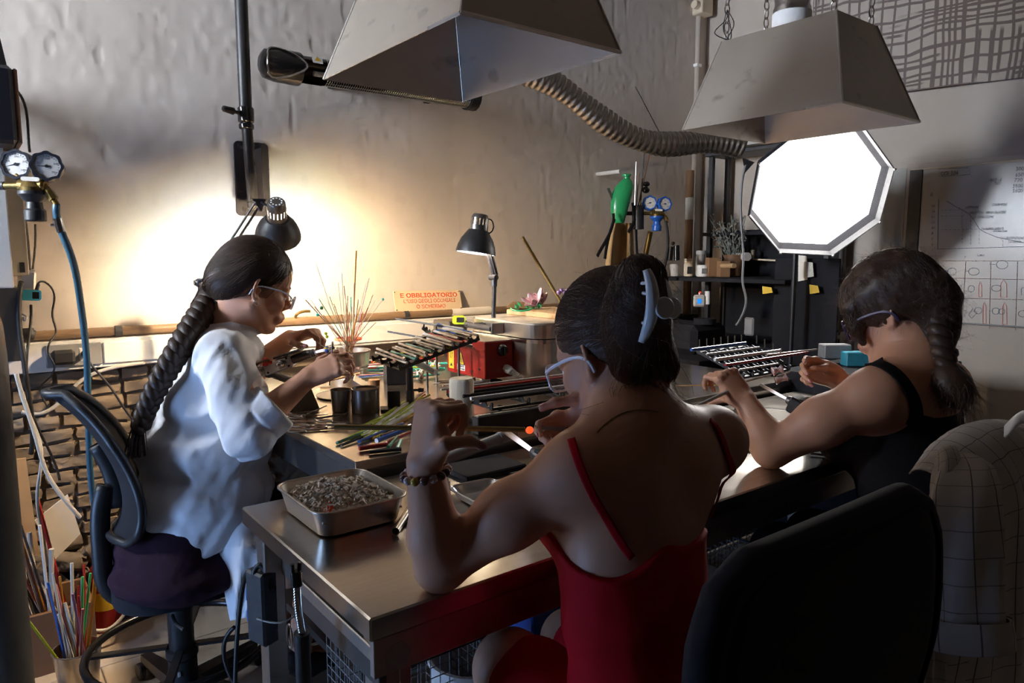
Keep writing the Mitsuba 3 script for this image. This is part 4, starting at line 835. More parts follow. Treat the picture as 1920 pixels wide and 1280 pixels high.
# bracelet of beads on the left wrist
br = thing('bracelet', 'bracelet of dark and pale stone beads on the left wrist', 'bracelet')
bc = rLW * .90 + rLE * .10; bax = unit(rLW - rLE); bb = basis(bax, (0, 0, 1)); tilt_ = bb[:, 1] * .0
mat('m_bead_dark', [.10, .05, .05], .2); mat('m_bead_pale', [.55, .42, .38], .2); mat('m_bead_gold', [.40, .26, .03], .25)
for i in range(15):
    t = i * 2 * np.pi / 15; part(br, 'bead', ball(bc + (math.cos(t) * bb[:, 1] + math.sin(t) * bb[:, 2]) * np.array(.0335) + bax * .009 * math.sin(t + 2.6), .0066, 2), ('m_bead_dark', 'm_bead_pale', 'm_bead_dark', 'm_bead_dark', 'm_bead_pale', 'm_bead_gold')[i % 6], smooth=True)
one('necklace', tube(spline([march(RF, a, b, .6, .0012) for a, b in ((1120, 810), (1140, 790), (1165, 775), (1200, 768), (1235, 772))], 40), .0009, 5), 'm_brass', 'thin gold chain round the neck of the woman in red', 'necklace')

# ================================================================== woman in the black top (faces +y, head turned down)
B_ = thing('person', 'woman in a black tank top with a dark braid, working beside the softbox', 'person')
Bc = at_d(1680, 590, 1.87); BR = basis((-.12, .90, -.42), (0, 0, 1)); bs = 1.06
BF = Field(); BP = head(BF, Bc, BR, bs)
bn = V(1.915, .775, 1.165); bLS, bRS = V(1.735, .80, 1.095), V(2.085, .79, 1.085)
BF.bone(BP(-.03, 0, -.02), bn + V(0, .015, .01), .056, .062, .03).bone(BP(.0, 0, -.05), bn + V(0, .06, -.02), .054, .055, .03)
BF.bone(bn + V(0, .015, -.025), bLS, .058, .066, .05).bone(bn + V(0, .015, -.025), bRS, .058, .066, .05)
BF.ell((1.905, .80, 1.0), (.165, .115, .17), None, .06).ell((1.88, .75, .84), (.16, .12, .15), None, .06).ell((1.87, .68, .68), (.19, .14, .12), None, .06)
for sx in (-1, 1): BF.ell((1.90 + sx * .085, .90, .97), (.08, .075, .08), None, .05)
bLE, bLW = V(1.592, .985, .945), at_d(1398, 752, 1.86); bRE, bRW = V(2.06, .99, 1.0), at_d(1568, 708, 2.06)
BF.chain([bLS, bLS * .5 + bLE * .5 + V(0, 0, .004), bLE], [.062, .056, .043], .04); BF.chain([bLE, bLE * .7 + bLW * .3, bLW], [.043, .045, .028], .02)
BF.chain([bRS, bRE], [.060, .042], .04); BF.chain([bRE, bRE * .7 + bRW * .3, bRW], [.042, .043, .028], .02)
for sx in (-.09, .09):
    kn = V(1.87 + sx, 1.06, .60); BF.chain([V(1.87 + sx, .70, .64), kn], [.09, .064], .05); BF.chain([kn, kn + V(0, 0, -.2), kn + V(0, -.06, -.44)], [.06, .054, .036], .03); BF.bone(kn + V(0, -.06, -.46), kn + V(0, .10, -.50), .034, .026, .02)
nl = hand(BF, bLW, at_d(1362, 705, 1.88) - bLW, -FWD * .65 + UPV * .75, 1, [(70, 75, 40), (66, 75, 40), (62, 70, 35), (52, 60, 30)], .05, thumb=[FWD * .8 - RGT * .25, FWD * .4 - RGT * .7 - UPV * .35, -RGT * .5 - UPV * .6 + FWD * .3])
nl += hand(BF, bRW, at_d(1500, 682, 2.05) - bRW, FWD * .75 + UPV * .45, 1, [(58, 60, 35), (48, 52, 30), (38, 45, 28), (26, 36, 20)], .06, thumb=[-RGT * .75 + UPV * .15 - FWD * .5, -RGT * .95 - UPV * .05 - FWD * .15, -RGT * .95 - UPV * .2])
bm = skin_part(B_, BF, .0046, TONE, seed=7); eyes_of(B_, BP, BR, bs); nails_of(B_, nl)
HK = [.045, .025, .016]
BH = Field(); BH.ell(BP(-.012, 0, .056), np.array([.118, .094, .106]) * bs, BR, .02); BH.ell(BP(.055, 0, .055), np.array([.05, .08, .06]) * bs, BR, .03)
k0, k1 = at_d(1755, 610, 1.80), at_d(1765, 690, 1.76); BH.bone(BP(-.09, 0, .0), k0, .062, .048, .04).bone(k0, at_d(1758, 645, 1.78), .046, .038, .03)
for y in (1, -1): BH.chain([BP(.075, .062 * y, .04), BP(.078, .070 * y, -.0), BP(.075, .066 * y, -.04)], [.022, .016, .008], .02)
bg = hairline(Bc, BR, bs, [-.3, -.13, -.10, -.06, -.02, .02, .055, .085, .11], [-.24, -.17, -.135, -.105, -.060, -.004, -.05, -.05, .052])
bhf = lambda p: np.maximum(BH(p) + .010 * (meshkit.fbm(p * 30, 2, 2) - .5), bg(p)); a, b = BH.box(); bhm = nets(bhf, a, b, .004)
part(B_, 'hair', bhm, 'm_hair', smooth=True, color=np.array(HK) * (.6 + .5 * meshkit.fbm(bhm.vertices * 60, 2, 1))[:, None])
ok = lambda p: bg(p) < -.002
st_ = comb(BH, surf_pts(bhm, 2400, ok), lambda p: np.where(((p - Bc) @ BR)[:, :1] > .045, BP(.09, 0, -.1) - p + BR[:, 1] * np.sign(((p - Bc) @ BR)[:, 1:2]) * .08, k0 - p), 9, .014, .0015, .14)
m, c = strands(st_, .00065, hair_cols(len(st_), HK, rng)); part(B_, 'hair_strands', m, 'm_hair', smooth=False, color=c); labels[B_ + '__hair_strands'] = {'kind': 'stuff'}
st_ = flyaways(bhm, 1500, .045, rng, lambda p: np.ones(len(p), bool), drift=(0, 0, -.1), seed=9); m, c = strands(st_, .00028, hair_cols(len(st_), HK, rng, 1, 3)); part(B_, 'loose_hair', m, 'm_hair', smooth=False, color=c); labels[B_ + '__loose_hair'] = {'kind': 'stuff'}
bp = spline([at_d(1752, 600, 1.79), at_d(1760, 640, 1.755), at_d(1772, 690, 1.725), at_d(1790, 730, 1.71)], 60)
for l in braid(bp, np.linspace(.034, .028, 60), 2.2): part(B_, 'braid_lock', l, 'm_hair', smooth=True, color=np.array(HK) * (.6 + .6 * meshkit.fbm(l.vertices * 90, 2, 1))[:, None])
tp_ = spline([at_d(1782, 715, 1.715), at_d(1795, 745, 1.70), at_d(1795, 757, 1.70)], 12); tw_ = np.array([.3, .6, .85, 1, 1.1, 1.1, 1.05, 1, .9, .75, .55, .3])
tl_ = Field(); tl_.chain(spline([at_d(1772, 700, 1.715), at_d(1783, 720, 1.705), at_d(1796, 738, 1.70), at_d(1806, 756, 1.70)], 5), [.026, .034, .037, .030, .008], .02); a, b = tl_.box(); tm_ = nets(tl_, a, b, .004)
part(B_, 'braid_end', tm_, 'm_hair', smooth=True, color=np.array(HK) * (.7 + .6 * meshkit.fbm(tm_.vertices * np.array([120, 120, 30]), 2, 1))[:, None])
st_ = flyaways(tm_, 700, .045, rng, lambda p: np.ones(len(p), bool), drift=(.15, -.1, -1.6), seed=4); m, c = strands(st_, .0005, hair_cols(len(st_), HK, rng, 1, 2.5)); part(B_, 'braid_wisps', m, 'm_hair', smooth=False, color=c); labels[B_ + '__braid_wisps'] = {'kind': 'stuff'}
part(B_, 'hair_tie', cyl(at_d(1769, 655, 1.752) - V(.0, 0, -.0), at_d(1772, 672, 1.745), .031, c=.006), 'm_black', smooth=True)
BT = Field(); BT.ell((1.905, .80, 1.0), (.165, .115, .17), None, .06).ell((1.88, .75, .84), (.165, .125, .15), None, .06).ell((1.87, .69, .68), (.195, .145, .12), None, .06)
for sx in (-1, 1): BT.ell((1.90 + sx * .085, .90, .97), (.082, .077, .082), None, .05)
def tank(p):
    f = BT(p) - .006
    x = (p[:, 0] - 1.905) / .165; back = p[:, 1] < .80
    top = np.where(back, 1.045 + .05 * np.clip(np.abs(x) - .45, 0, .4), 1.05)
    side = -.035 * np.clip((np.abs(x) - .8) / .2, 0, 1)
    return np.maximum(np.maximum(f, p[:, 2] - top - side), .58 - p[:, 2])
a, b = BT.box(); b[2] = 1.1; part(B_, 'tank_top', relax(nets(tank, a, b, .005)), 'm_black_cloth', smooth=True)
part(B_, 'shoulder_strap', strap(BF, [(1640, 678), (1665, 688), (1690, 708), (1708, 735), (1718, 765), (1712, 800)], .021, .004, .003, d0=1.2), 'm_black_cloth', smooth=True)
part(B_, 'shoulder_strap', strap(BF, [(1775, 668), (1798, 690), (1815, 718), (1825, 750), (1828, 785)], .020, .004, .003, d0=1.2), 'm_black_cloth', smooth=True)
TR = Field(); TR.ell((1.87, .68, .665), (.20, .15, .105), None, .05)
for sx in (-.09, .09): kn = V(1.87 + sx, 1.06, .60); TR.chain([V(1.87 + sx, .70, .64), kn, kn + V(0, 0, -.2), kn + V(0, -.055, -.40)], [.098, .072, .066, .052], .05)
a, b = TR.box(); part(B_, 'trousers', nets(TR, a, b, .007), 'm_black_cloth', smooth=True)
gk = thing('eyeglasses', 'dark purple glitter-framed glasses worn by the woman in black', 'glasses'); mat('m_glitter', [.03, .018, .05], .4, .2); glasses(gk, BP, bs * 1.1, 'm_glitter', 'm_glass_clear', .027, .022, .0040)
# ================================================================== the drafting chair of the woman in white
dc = thing('drafting_chair', 'black drafting chair with mesh backrest and foot ring under the woman in white', 'chair')
cx, cy = .470, 2.285
part(dc, 'gas_column', cat(cyl((cx, cy, .05), (cx, cy, .36), .037, n=28, c=.004), cyl((cx, cy, .36), (cx, cy, .46), .018, n=20)), 'm_black')
part(dc, 'collar', cat(lathe([(.037, .20), (.047, .20), (.047, .222), (.037, .226)], 28, frame((cx, cy, .0))), lathe([(.036, .11), (.042, .11), (.042, .19), (.036, .19)], 28, frame((cx, cy, 0)))), 'm_black_rubber')
part(dc, 'maker_label', cbox((cx - .005 - .02, cy - .0435, .150), (cx + .003 - .02, cy - .0405, .166), .001), 'm_white_plastic', label='tiny white label')
ca = np.linspace(0, 2 * np.pi, 72, endpoint=False)
fr = part(dc, 'foot_ring', tube(np.stack([cx + .262 * np.cos(ca), cy + .262 * np.sin(ca), np.full(72, .235)], 1), .0125, 12, closed=True), 'm_black_gloss')
for a in (2.75, 4.32, 5.9, 7.45): part(dc, 'ring_spoke', cbox((0, -.013, -.005), (.22, .013, .005)).apply_transform(frame((cx + .04 * math.cos(a), cy + .04 * math.sin(a), .228), x=(math.cos(a), math.sin(a), .03), z=(0, 0, 1))), 'm_black')
for i in range(5):
    a = .5 + i * 1.2566; d = V(math.cos(a), math.sin(a), 0); s_ = np.cross((0, 0, 1), d)
    k = part(dc, 'base_arm', hullm([V(cx, cy, z) + d * r + s_ * w for r, z0, z1, w0 in ((.03, .07, .115, .028), (.30, .06, .085, .016)) for z in (z0, z1) for w in (-w0, w0)]), 'm_black')
    c = V(cx, cy, 0) + d * .30; part(k, 'caster', cat(cyl(c + s_ * .028 + V(0, 0, .028), c + s_ * .008 + V(0, 0, .028), .027, c=.004), cyl(c - s_ * .028 + V(0, 0, .028), c - s_ * .008 + V(0, 0, .028), .027, c=.004), rod(c + V(0, 0, .028), c + V(0, 0, .065), .008)), 'm_black')
part(dc, 'seat', prism(rrect(.36, .38, .12), .042, frame((.455, 2.215, .467))), 'm_black_soft')
part(dc, 'seat_mechanism', cbox((.30, 2.15, .435), (.50, 2.27, .468), .006), 'm_black')
# curved back: a mesh panel in a bent frame
bl = spline([(0.205, 2.2, 1.075), (0.260, 2.2, 1.02), (0.317, 2.2, .93), (0.357, 2.2, .83), (0.367, 2.2, .76), (0.351, 2.2, .69), (0.330, 2.2, .665)], 30)
wd = np.interp(np.linspace(0, 1, 30), [0, .1, .35, .7, .9, 1], [.05, .09, .145, .175, .165, .12]); wv = unit(V(.16, .98, 0))
bow = lambda u: -.045 * (1 - u * u)
part(dc, 'back_mesh', sheet([[bl[i] + wv * wd[i] * u + V(bow(u), 0, 0) for u in np.linspace(-1, 1, 13)] for i in range(30)], .004), 'm_black_soft', smooth=True)
lp = np.array([bl[i] + wv * wd[i] for i in range(30)] + [bl[-1] + wv * wd[-1] * u + V(bow(u), 0, 0) for u in np.linspace(.8, -.8, 7)] + [bl[i] - wv * wd[i] for i in range(29, -1, -1)] + [bl[0] + wv * wd[0] * u + V(bow(u), 0, 0) for u in np.linspace(-.8, .8, 5)])
part(dc, 'back_frame', tube(spline(lp, 120, closed=True), .0125, 10, closed=True), 'm_black', smooth=True)
part(dc, 'back_frame_band', tube(spline([bl[12] + V(-.045, 0, 0) + wv * 0, bl[18] + V(-.05, 0, 0), bl[24] + V(-.05, 0, 0)], 12), .03, 10, sq=.6), 'm_black', smooth=True)
part(dc, 'back_upright', tube(spline([V(0.285, 2.2, .80), V(0.265, 2.2, .72), V(0.262, 2.2, .60), V(0.275, 2.2, .50), V(0.320, 2.2, .455), V(0.380, 2.2, .45)], 26), np.full(26, .025), 12, sq=.75), 'm_black', smooth=True)
part(dc, 'lever', wire([(.40, 2.04, .45), (.40, 1.99, .445), (.41, 1.96, .44)], .005), 'm_black')

# ================================================================== left side: cabinet, cylinder, regulator, cables
bc_ = thing('wall_cabinet', 'black box-shaped loudspeaker on the wall at the left edge', 'speaker')
q0, q1 = at_y(38, 280, 2.93), at_y(34, 140, 2.93)
part(bc_, 'body', cbox((-.12, 2.80, q0[2]), (q0[0] - .012, 3.06, q1[2]), .012), 'm_navy_plastic')
part(bc_, 'side_panel', cbox((q0[0] - .012, 2.81, q0[2] + .003), (q0[0], 3.07, q1[2] - .006), .004), 'm_brown')
part(bc_, 'wall_arm', cbox((-.02, 3.05, 1.95), (.05, YA, 2.02)), 'm_black')
one('bracket_arm', cat(hullm([at_y(p[0], p[1], 2.9) + V(0, d, 0) for p in ((-8, 62), (0, 70), (13, 124), (-8, 130)) for d in (0, .08)])), 'm_black', 'black bracket arm above the loudspeaker at the left edge', 'bracket')
cab = thing('electric_cabinet', 'pale grey electrical cabinet with cream edge below the loudspeaker', 'cabinet')
e0, e1 = at_y(22, 290, 3.0), at_y(46, 538, 3.0)
part(cab, 'body', cbox((-.25, 2.93, e1[2]), (.150, 3.14, 1.795), .004), 'm_white_plastic')
part(cab, 'cream_edge', cbox((.152, 3.0, e1[2] + .04), (.200, 3.145, 1.79), .003), 'm_cream', label='cream painted edge strip')
part(cab, 'latch', cbox((.172, 2.996, 1.375), (.188, 3.0, 1.41), .001), 'm_black')
part(cab, 'lower_box', cbox((-.1, 2.98, 1.07), (.165, 3.14, e1[2]), .003), 'm_dark_steel')
gc = thing('gas_cylinder', 'tall corroded grey gas cylinder standing at the left edge', 'gas cylinder')
def cyl_c(p, n, uv):
    w = smoothstep(.50, .62, fbm(p.x * 40, p.y * 40, p.z * 30, 4)) * smoothstep(1.15, 1.32, p.z + .1 * fbm(p.x * 10, p.y * 10, p.z * 4, 2))
    return mikit.mix(mikit.mix([.07, .075, .08], [.12, .122, .12], fbm(p.x * 20, p.y * 20, p.z * 6, 3)), [.16, .09, .045], w)
mat('m_cylinder', proc(cyl_c), .45, .4)
gx, gy = .050, 2.42
part(gc, 'body', lathe([(0, 0), (.095, 0), (.10, .01), (.10, 1.16), (.096, 1.24), (.082, 1.32), (.058, 1.375), (.04, 1.40), (0, 1.40)], 48, frame((gx - .055, gy, 0))), 'm_cylinder', smooth=30)
part(gc, 'neck_ring', lathe([(.03, 1.395), (.044, 1.395), (.044, 1.425), (.03, 1.425)], 28, frame((gx - .055, gy, 0))), 'm_alu_shiny')
part(gc, 'valve', cat(cyl((gx - .055, gy, 1.40), (gx - .055, gy, 1.50), .022, .016), cyl((gx - .055, gy, 1.47), (gx - .02, gy - .03, 1.475), .013)), 'm_brass')
# regulators: two gauges, a brass body, an adjusting knob
def regulator(key, label, P0, s, c_bezel, c_knob, ax, left, grp='gas regulators'):
    """P0 centre of the body; ax the way the dials face; left: unit vector from the right gauge to the left one"""
    k = thing('gas_regulator', label, 'gas regulator', grp); up = V(0, 0, 1); L = unit(left); A = unit(ax)
    part(k, 'valve_body', cat(cyl(P0 + L * .045 * s, P0 - L * .042 * s, .021 * s, c=.006), lathe([(.036 * s, -.018 * s), (.038 * s, -.006 * s), (.030 * s, .008 * s), (.016 * s, .022 * s), (0, .024 * s), (0, -.018 * s)], 28, frame(P0)), cyl(P0 + L * .03 * s, P0 + L * .10 * s, .011 * s), cyl(P0 + L * .03 * s + up * .015 * s, P0 + L * .05 * s + up * .035 * s, .007 * s), cyl(P0 - L * .02 * s + up * .015 * s, P0 - L * .045 * s + up * .035 * s, .007 * s)), 'm_brass', smooth=20)
    part(k, 'top_label', cat(prism(rrect(.050 * s, .013 * s, .006 * s), .002, frame(P0 + up * .016 * s + A * .030 * s, x=-L, z=A))), 'm_paper')
    part(k, 'bonnet', lathe([(.044 * s, -.018 * s), (.044 * s, -.028 * s), (.030 * s, -.046 * s), (.022 * s, -.052 * s), (0, -.052 * s), (0, -.018 * s)], 28, frame(P0)), c_knob)
    kb = [(.0, -.05 * s), (.022 * s, -.05 * s), (.024 * s, -.072 * s), (.031 * s, -.078 * s), (.031 * s, -.108 * s), (.028 * s, -.112 * s), (0, -.112 * s)]
    part(k, 'adjusting_knob', lathe(kb, 28, frame(P0)), c_knob)
    part(k, 'outlet', cat(cyl(P0 - L * .035 * s, P0 - L * .052 * s - up * .024 * s, .011 * s), cyl(P0 - L * .049 * s - up * .02 * s, P0 - L * .063 * s - up * .044 * s, .0145 * s, n=6), cyl(P0 - L * .061 * s - up * .042 * s, P0 - L * .070 * s - up * .06 * s, .0095 * s)), 'm_brass', smooth=20)
    part(k, 'inlet', cyl(P0 + L * .09 * s, P0 + L * .20 * s, .013 * s, n=14), 'm_iron')
    for sgn, dz, an in ((1, .066, 2.75), (-1, .060, 3.2)):
        c = P0 + L * .048 * sgn * s + up * dz * s; ag = A + L * .12 * sgn; M = frame(c, x=-L, z=ag)
        b = np.arange(96) * 2 * np.pi / 96; ro = (.0465 + .0022 * np.cos(b * 8)) * s
        g = part(k, 'gauge_bezel', loft([np.stack([ro * np.cos(b) * q, ro * np.sin(b) * q, np.full(96, z)], 1) for q, z in ((.8, -.030 * s), (1, -.026 * s), (1, .004 * s), (.97, .009 * s), (.80, .009 * s), (.80, .003 * s))]).apply_transform(M), c_bezel, smooth=30)
        part(g, 'dial', cyl((0, 0, .0015 * s), (0, 0, .0035 * s), .038 * s, n=40).apply_transform(M), 'm_ceramic')
        tk = [cbox((.030 * s, -.0006 * s, .0034 * s), (.034 * s, .0006 * s, .0044 * s), 0.0001).apply_transform(trimesh.transformations.rotation_matrix(t, [0, 0, 1])) for t in np.radians(np.arange(-45, 226, 13.5))]
        part(g, 'dial_scale', cat(*tk, *[text_on(str(int(v)), .0055 * s, V(-.004 * s + .024 * s * math.cos(math.radians(225 - v * w)), -.003 * s + .024 * s * math.sin(math.radians(225 - v * w)), .0035 * s), (1, 0, 0), (0, 1, 0), .0005) for v, w in ((0, 1.35), (50, 1.35), (100, 1.35), (150, 1.35), (200, 1.35))]).apply_transform(M), 'm_black', smooth=False)
        labels[g + '__dial_scale'] = {'kind': 'stuff', 'label': 'printed scale of the dial'}
        part(g, 'needle', cat(hullm([(-.010 * s, -.0022 * s, .0045 * s), (-.010 * s, .0022 * s, .0045 * s), (.030 * s, 0, .0045 * s), (-.01 * s, 0, .0056 * s), (.03 * s, 0, .005 * s)]).apply_transform(trimesh.transformations.rotation_matrix(math.radians(195 if sgn > 0 else 182), [0, 0, 1])), cyl((0, 0, .004 * s), (0, 0, .006 * s), .005 * s, n=12)).apply_transform(M), 'm_black')
    return k
RG = at_d(62, 348, 2.15)
regulator('a', 'gas regulator with two dark-rimmed gauges and black knob at the left edge', RG, .95, 'm_navy_plastic', 'm_black', -FWD * .9 + RGT * .35 - V(0, 0, .05), -RGT)
hp_ = spline([RG + RGT * .066 - V(0, 0, .055), at_d(108, 412, 2.17), at_d(130, 470, 2.2), at_d(150, 560, 2.28), at_d(161, 650, 2.35), at_d(165, 750, 2.42), at_d(168, 860, 2.5), at_d(190, 1000, 2.6), at_d(250, 1090, 2.7)], 70)
hs = thing('gas_hose', 'blue rubber gas hose dropping from the left regulator past the chair', 'hose')
part(hs, 'hose', tube(hp_, .0105, 12), 'm_blue_hose', smooth=True); part(hs, 'hose_clamp', cat(tube(hp_[2:5], .0128, 14), rod(hp_[3] - RGT * .012, hp_[3] - RGT * .024, .004)), 'm_chrome')
def cable(name, pts, r, m, label, cat_='cable', n=40, grp=None): return one(name, tube(spline(pts, n), r, 7), m, label, cat_, grp, smooth=True)
yw = YA - .02
cable('cable', [at_y(25, 165, 3.02), at_y(44, 190, 3.06), at_y(52, 235, 3.08), at_y(56, 285, 3.1)], .0045, 'm_black', 'thin black cable hanging from the loudspeaker to the regulator')
cable('cable', [at_y(46, 415, 3.04), at_y(52, 470, 3.04), at_y(54, 505, 3.02)], .007, 'm_black', 'thick black cable running down the cream edge of the electrical cabinet')
cable('cable', [at_y(66, 420, 3.1), at_y(66, 455, 3.1), at_y(61, 505, 3.08)], .0035, 'm_black', 'thin black cable beside the cream cabinet edge, ending at the silver box')
pa = thing('power_supply', 'small silver box-shaped power supply hanging above the blue player', 'power supply'); c = at_y(50, 525, 3.05)
part(pa, 'body', tf(cbox((-.026, -.018, -.036), (.026, .018, .036), .008), frame(c, x=(1, .1, 0), z=(.12, 0, 1))), 'm_alu'); part(pa, 'cap', tf(cbox((-.022, -.014, .036), (.022, .014, .040), .003), frame(c, x=(1, .1, 0), z=(.12, 0, 1))), 'm_white_plastic')
mp = thing('music_player', 'small turquoise music player with a dark screen hanging in the cables', 'music player'); c = at_y(56, 553, 3.02); M = frame(c, x=(1, -.2, -.06), z=(-.15, -1, 0))
part(mp, 'body', prism(rrect(.068, .038, .009), .009, M), 'm_teal'); part(mp, 'screen', tf(cbox((.008, -.012, .008), (.028, .012, .0098), .001), M), 'm_black_gloss'); part(mp, 'jack', tf(cat(cyl((.020, .019, .005), (.026, .040, .005), .006, .005)), M), 'm_black')
cable('cable', [at_y(69, 536, 3.02), at_y(75, 528, 3.02), at_y(92, 534, 3.04), at_y(102, 555, 3.05), at_y(98, 590, 3.06), at_y(105, 622, 3.03), at_y(92, 645, 2.98), at_y(90, 660, 2.98), at_y(102, 685, 2.98), at_y(95, 705, 3.0), at_y(80, 720, 3.04), at_y(88, 760, 3.08)], .0032, 'm_black', 'thin black headphone cable curling from the turquoise player over the trunking', n=70)
cable('cable', [at_y(40, 528, 3.0), at_y(36, 555, 2.98), at_y(37, 620, 2.97), at_y(44, 670, 2.96), at_y(52, 730, 2.97), at_y(60, 790, 3.0), at_y(58, 850, 3.05)], .0085, 'm_black', 'thick black cable bundle hanging at the left over the trunking', n=60)
cable('cable', [at_y(58, 572, 3.02), at_y(57, 610, 3.03), at_y(51, 660, 2.98), at_y(50, 720, 3.0), at_y(70, 800, 3.05), at_y(95, 850, 3.08), at_y(112, 900, 3.09)], .0045, 'm_black', 'black cable from under the turquoise player looping down past the bricks', n=60)
cable('cable', [at_y(28, 574, 3.0), at_y(44, 590, 2.98), at_y(50, 596, 2.97), at_y(48, 600, 2.97), at_y(43, 595, 2.98)], .003, 'm_paper_dark', 'pale looped cable end behind the black cable bundle')
for i, (pts, r, l) in enumerate((([at_y(30, 700, 2.95), at_y(48, 760, 2.94), at_y(70, 830, 2.93), at_y(85, 880, 2.93), at_y(120, 935, 2.92), at_y(150, 970, 2.92)], .0075, 'white cable slanting down in front of the bricks behind the chair'),
                                 ([at_y(35, 710, 2.97), at_y(60, 790, 2.96), at_y(78, 850, 2.95), at_y(70, 920, 2.95), at_y(80, 1000, 2.96), at_y(88, 1060, 2.97)], .006, 'white cable hanging straight down in front of the bricks to the glass rods'),
                                 ([at_y(40, 772, 3.08), at_y(90, 770, 3.08), at_y(150, 715, 3.08), at_y(235, 685, 3.08), at_y(270, 680, 3.09)], .007, 'cream cable rising across the top row of bricks'))): cable('cable', pts, r, 'm_paper_dark', l, n=40)
cable('cable', [V(.14, 2.9, .02), at_d(160, 1178, 2.6), at_d(200, 1180, 2.62), at_d(240, 1140, 2.66), at_d(255, 1100, 2.7), at_d(248, 1060, 2.75)], .0065, 'm_white_plastic', 'white cable looping on the floor from the rods to the chair')
# ------------------------------------------------------------------ pots of glass rods on the floor
PAL = {'m_rod_green': ([.06, .42, .14], .12), 'm_rod_red': ([.30, .02, .015], .12), 'm_rod_amber': ([.40, .17, .02], .12), 'm_rod_clear': ([.55, .52, .46], .1), 'm_rod_pink': ([.50, .22, .26], .15), 'm_rod_violet': ([.26, .14, .30], .15), 'm_rod_blue': ([.03, .10, .36], .12), 'm_rod_black': ([.012, .012, .014], .12), 'm_rod_teal': ([.03, .33, .30], .12), 'm_rod_lime': ([.34, .40, .03], .12), 'm_rod_white': ([.68, .66, .62], .15), 'm_rod_brown': ([.14, .06, .03], .15), 'm_rod_darkgreen': ([.02, .10, .04], .12)}
for k_, (c_, r_) in PAL.items(): mat(k_, c_, r_, spec=.7, clearcoat=.4)
COLN = {'m_rod_green': 'green', 'm_rod_red': 'red', 'm_rod_amber': 'amber', 'm_rod_clear': 'clear', 'm_rod_pink': 'pink', 'm_rod_violet': 'violet', 'm_rod_blue': 'blue', 'm_rod_black': 'black', 'm_rod_teal': 'teal', 'm_rod_lime': 'olive green', 'm_rod_white': 'white', 'm_rod_brown': 'brown', 'm_rod_darkgreen': 'dark green'}
def glass_rod(p0, p1, r, m, label, grp, name='glass_rod'): return one(name, tube(np.array([p0, p0 * .5 + p1 * .5, p1]), r, 8), m, label, 'glass rod', grp, smooth=40)
bkt = thing('bucket', 'shiny metal bucket full of coloured glass rods on the floor by the cylinder', 'bucket')
bx_, by_ = .222, 2.62
part(bkt, 'body', lathe([(0, .0), (.052, 0), (.055, .004), (.070, .150), (.073, .153), (.073, .156), (.068, .156), (.053, .008), (0, .006)], 40, frame((bx_, by_, 0))), 'm_alu', smooth=30)
r4 = np.random.default_rng(21); ms = list(PAL)
seq = ['m_rod_amber', 'm_rod_clear', 'm_rod_red', 'm_rod_red', 'm_rod_green', 'm_rod_green', 'm_rod_pink', 'm_rod_violet', 'm_rod_violet', 'm_rod_clear', 'm_rod_brown', 'm_rod_blue', 'm_rod_amber', 'm_rod_white', 'm_rod_red', 'm_rod_clear', 'm_rod_pink', 'm_rod_lime']
for i, m_ in enumerate(seq):
    a = r4.uniform(0, 6.28); q = .045 * math.sqrt(r4.uniform(.1, 1)); b = V(bx_ + q * math.cos(a) * .8, by_ + q * math.sin(a) * .8, .012); L = r4.uniform(.24, .42)
    d = unit(V(r4.normal(-.05, .13), r4.normal(.08, .10), 1)); glass_rod(b, b + d * L, r4.uniform(.0035, .0065), m_, f'{COLN[m_]} glass rod standing in the metal bucket on the floor', f'{COLN[m_]} rods in the floor bucket')
bin_ = thing('storage_box', 'dark storage box of long glass rods on the floor behind the bucket', 'box')
for lo, hi in (((-.02, 2.80, 0), (.30, 2.815, .22)), ((-.02, 3.03, 0), (.30, 3.045, .22)), ((-.02, 2.8, 0), (-.005, 3.045, .22)), ((.285, 2.8, 0), (.30, 3.045, .22))): part(bin_, 'side', cbox(lo, hi), 'm_brown')
part(bin_, 'bottom', cbox((-.02, 2.80, .001), (.30, 3.045, .015)), 'm_brown')
for i in range(26):
    m_ = r4.choice(['m_rod_clear', 'm_rod_black', 'm_rod_white', 'm_rod_amber', 'm_rod_clear', 'm_rod_brown', 'm_rod_red']); b = V(r4.uniform(.02, .26), r4.uniform(2.84, 3.0), .018); d = unit(V(r4.normal(-.18, .16), r4.normal(.02, .07), 1)); L = r4.uniform(.35, .62)
    q = b + d * L; q[1] = min(q[1], 3.08); glass_rod(b, q, r4.uniform(.004, .0085), m_, f'{COLN[m_]} glass rod leaning in the dark storage box by the brick wall', f'{COLN[m_]} rods in the storage box')
one('card', sheet([[at_y(*(np.array([65, 975]) * (1 - u) * (1 - v) + np.array([127, 926]) * u * (1 - v) + np.array([103, 1049]) * (1 - u) * v + np.array([151, 1000]) * u * v), 2.98 + .02 * v) for u in np.linspace(0, 1, 5)] for v in np.linspace(0, 1, 5)], .003), 'm_paper', 'white square card leaning among the glass rods by the bricks', 'card')
fe = thing('fire_extinguisher', 'small red fire extinguisher on the floor against the bricks', 'fire extinguisher'); fx, fy = .365, 3.03
part(fe, 'body', lathe([(0, 0), (.045, 0), (.05, .008), (.05, .22), (.046, .25), (.03, .275), (.016, .285), (0, .285)], 32, frame((fx, fy, 0))), 'm_red', smooth=30); part(fe, 'valve', cat(cyl((fx, fy, .28), (fx, fy, .315), .012), cbox((fx - .03, fy - .008, .312), (fx + .02, fy + .008, .322))), 'm_black'); part(fe, 'label_band', lathe([(.0503, .09), (.0512, .09), (.0512, .16), (.0503, .16)], 32, frame((fx, fy, 0))), 'm_yellow')
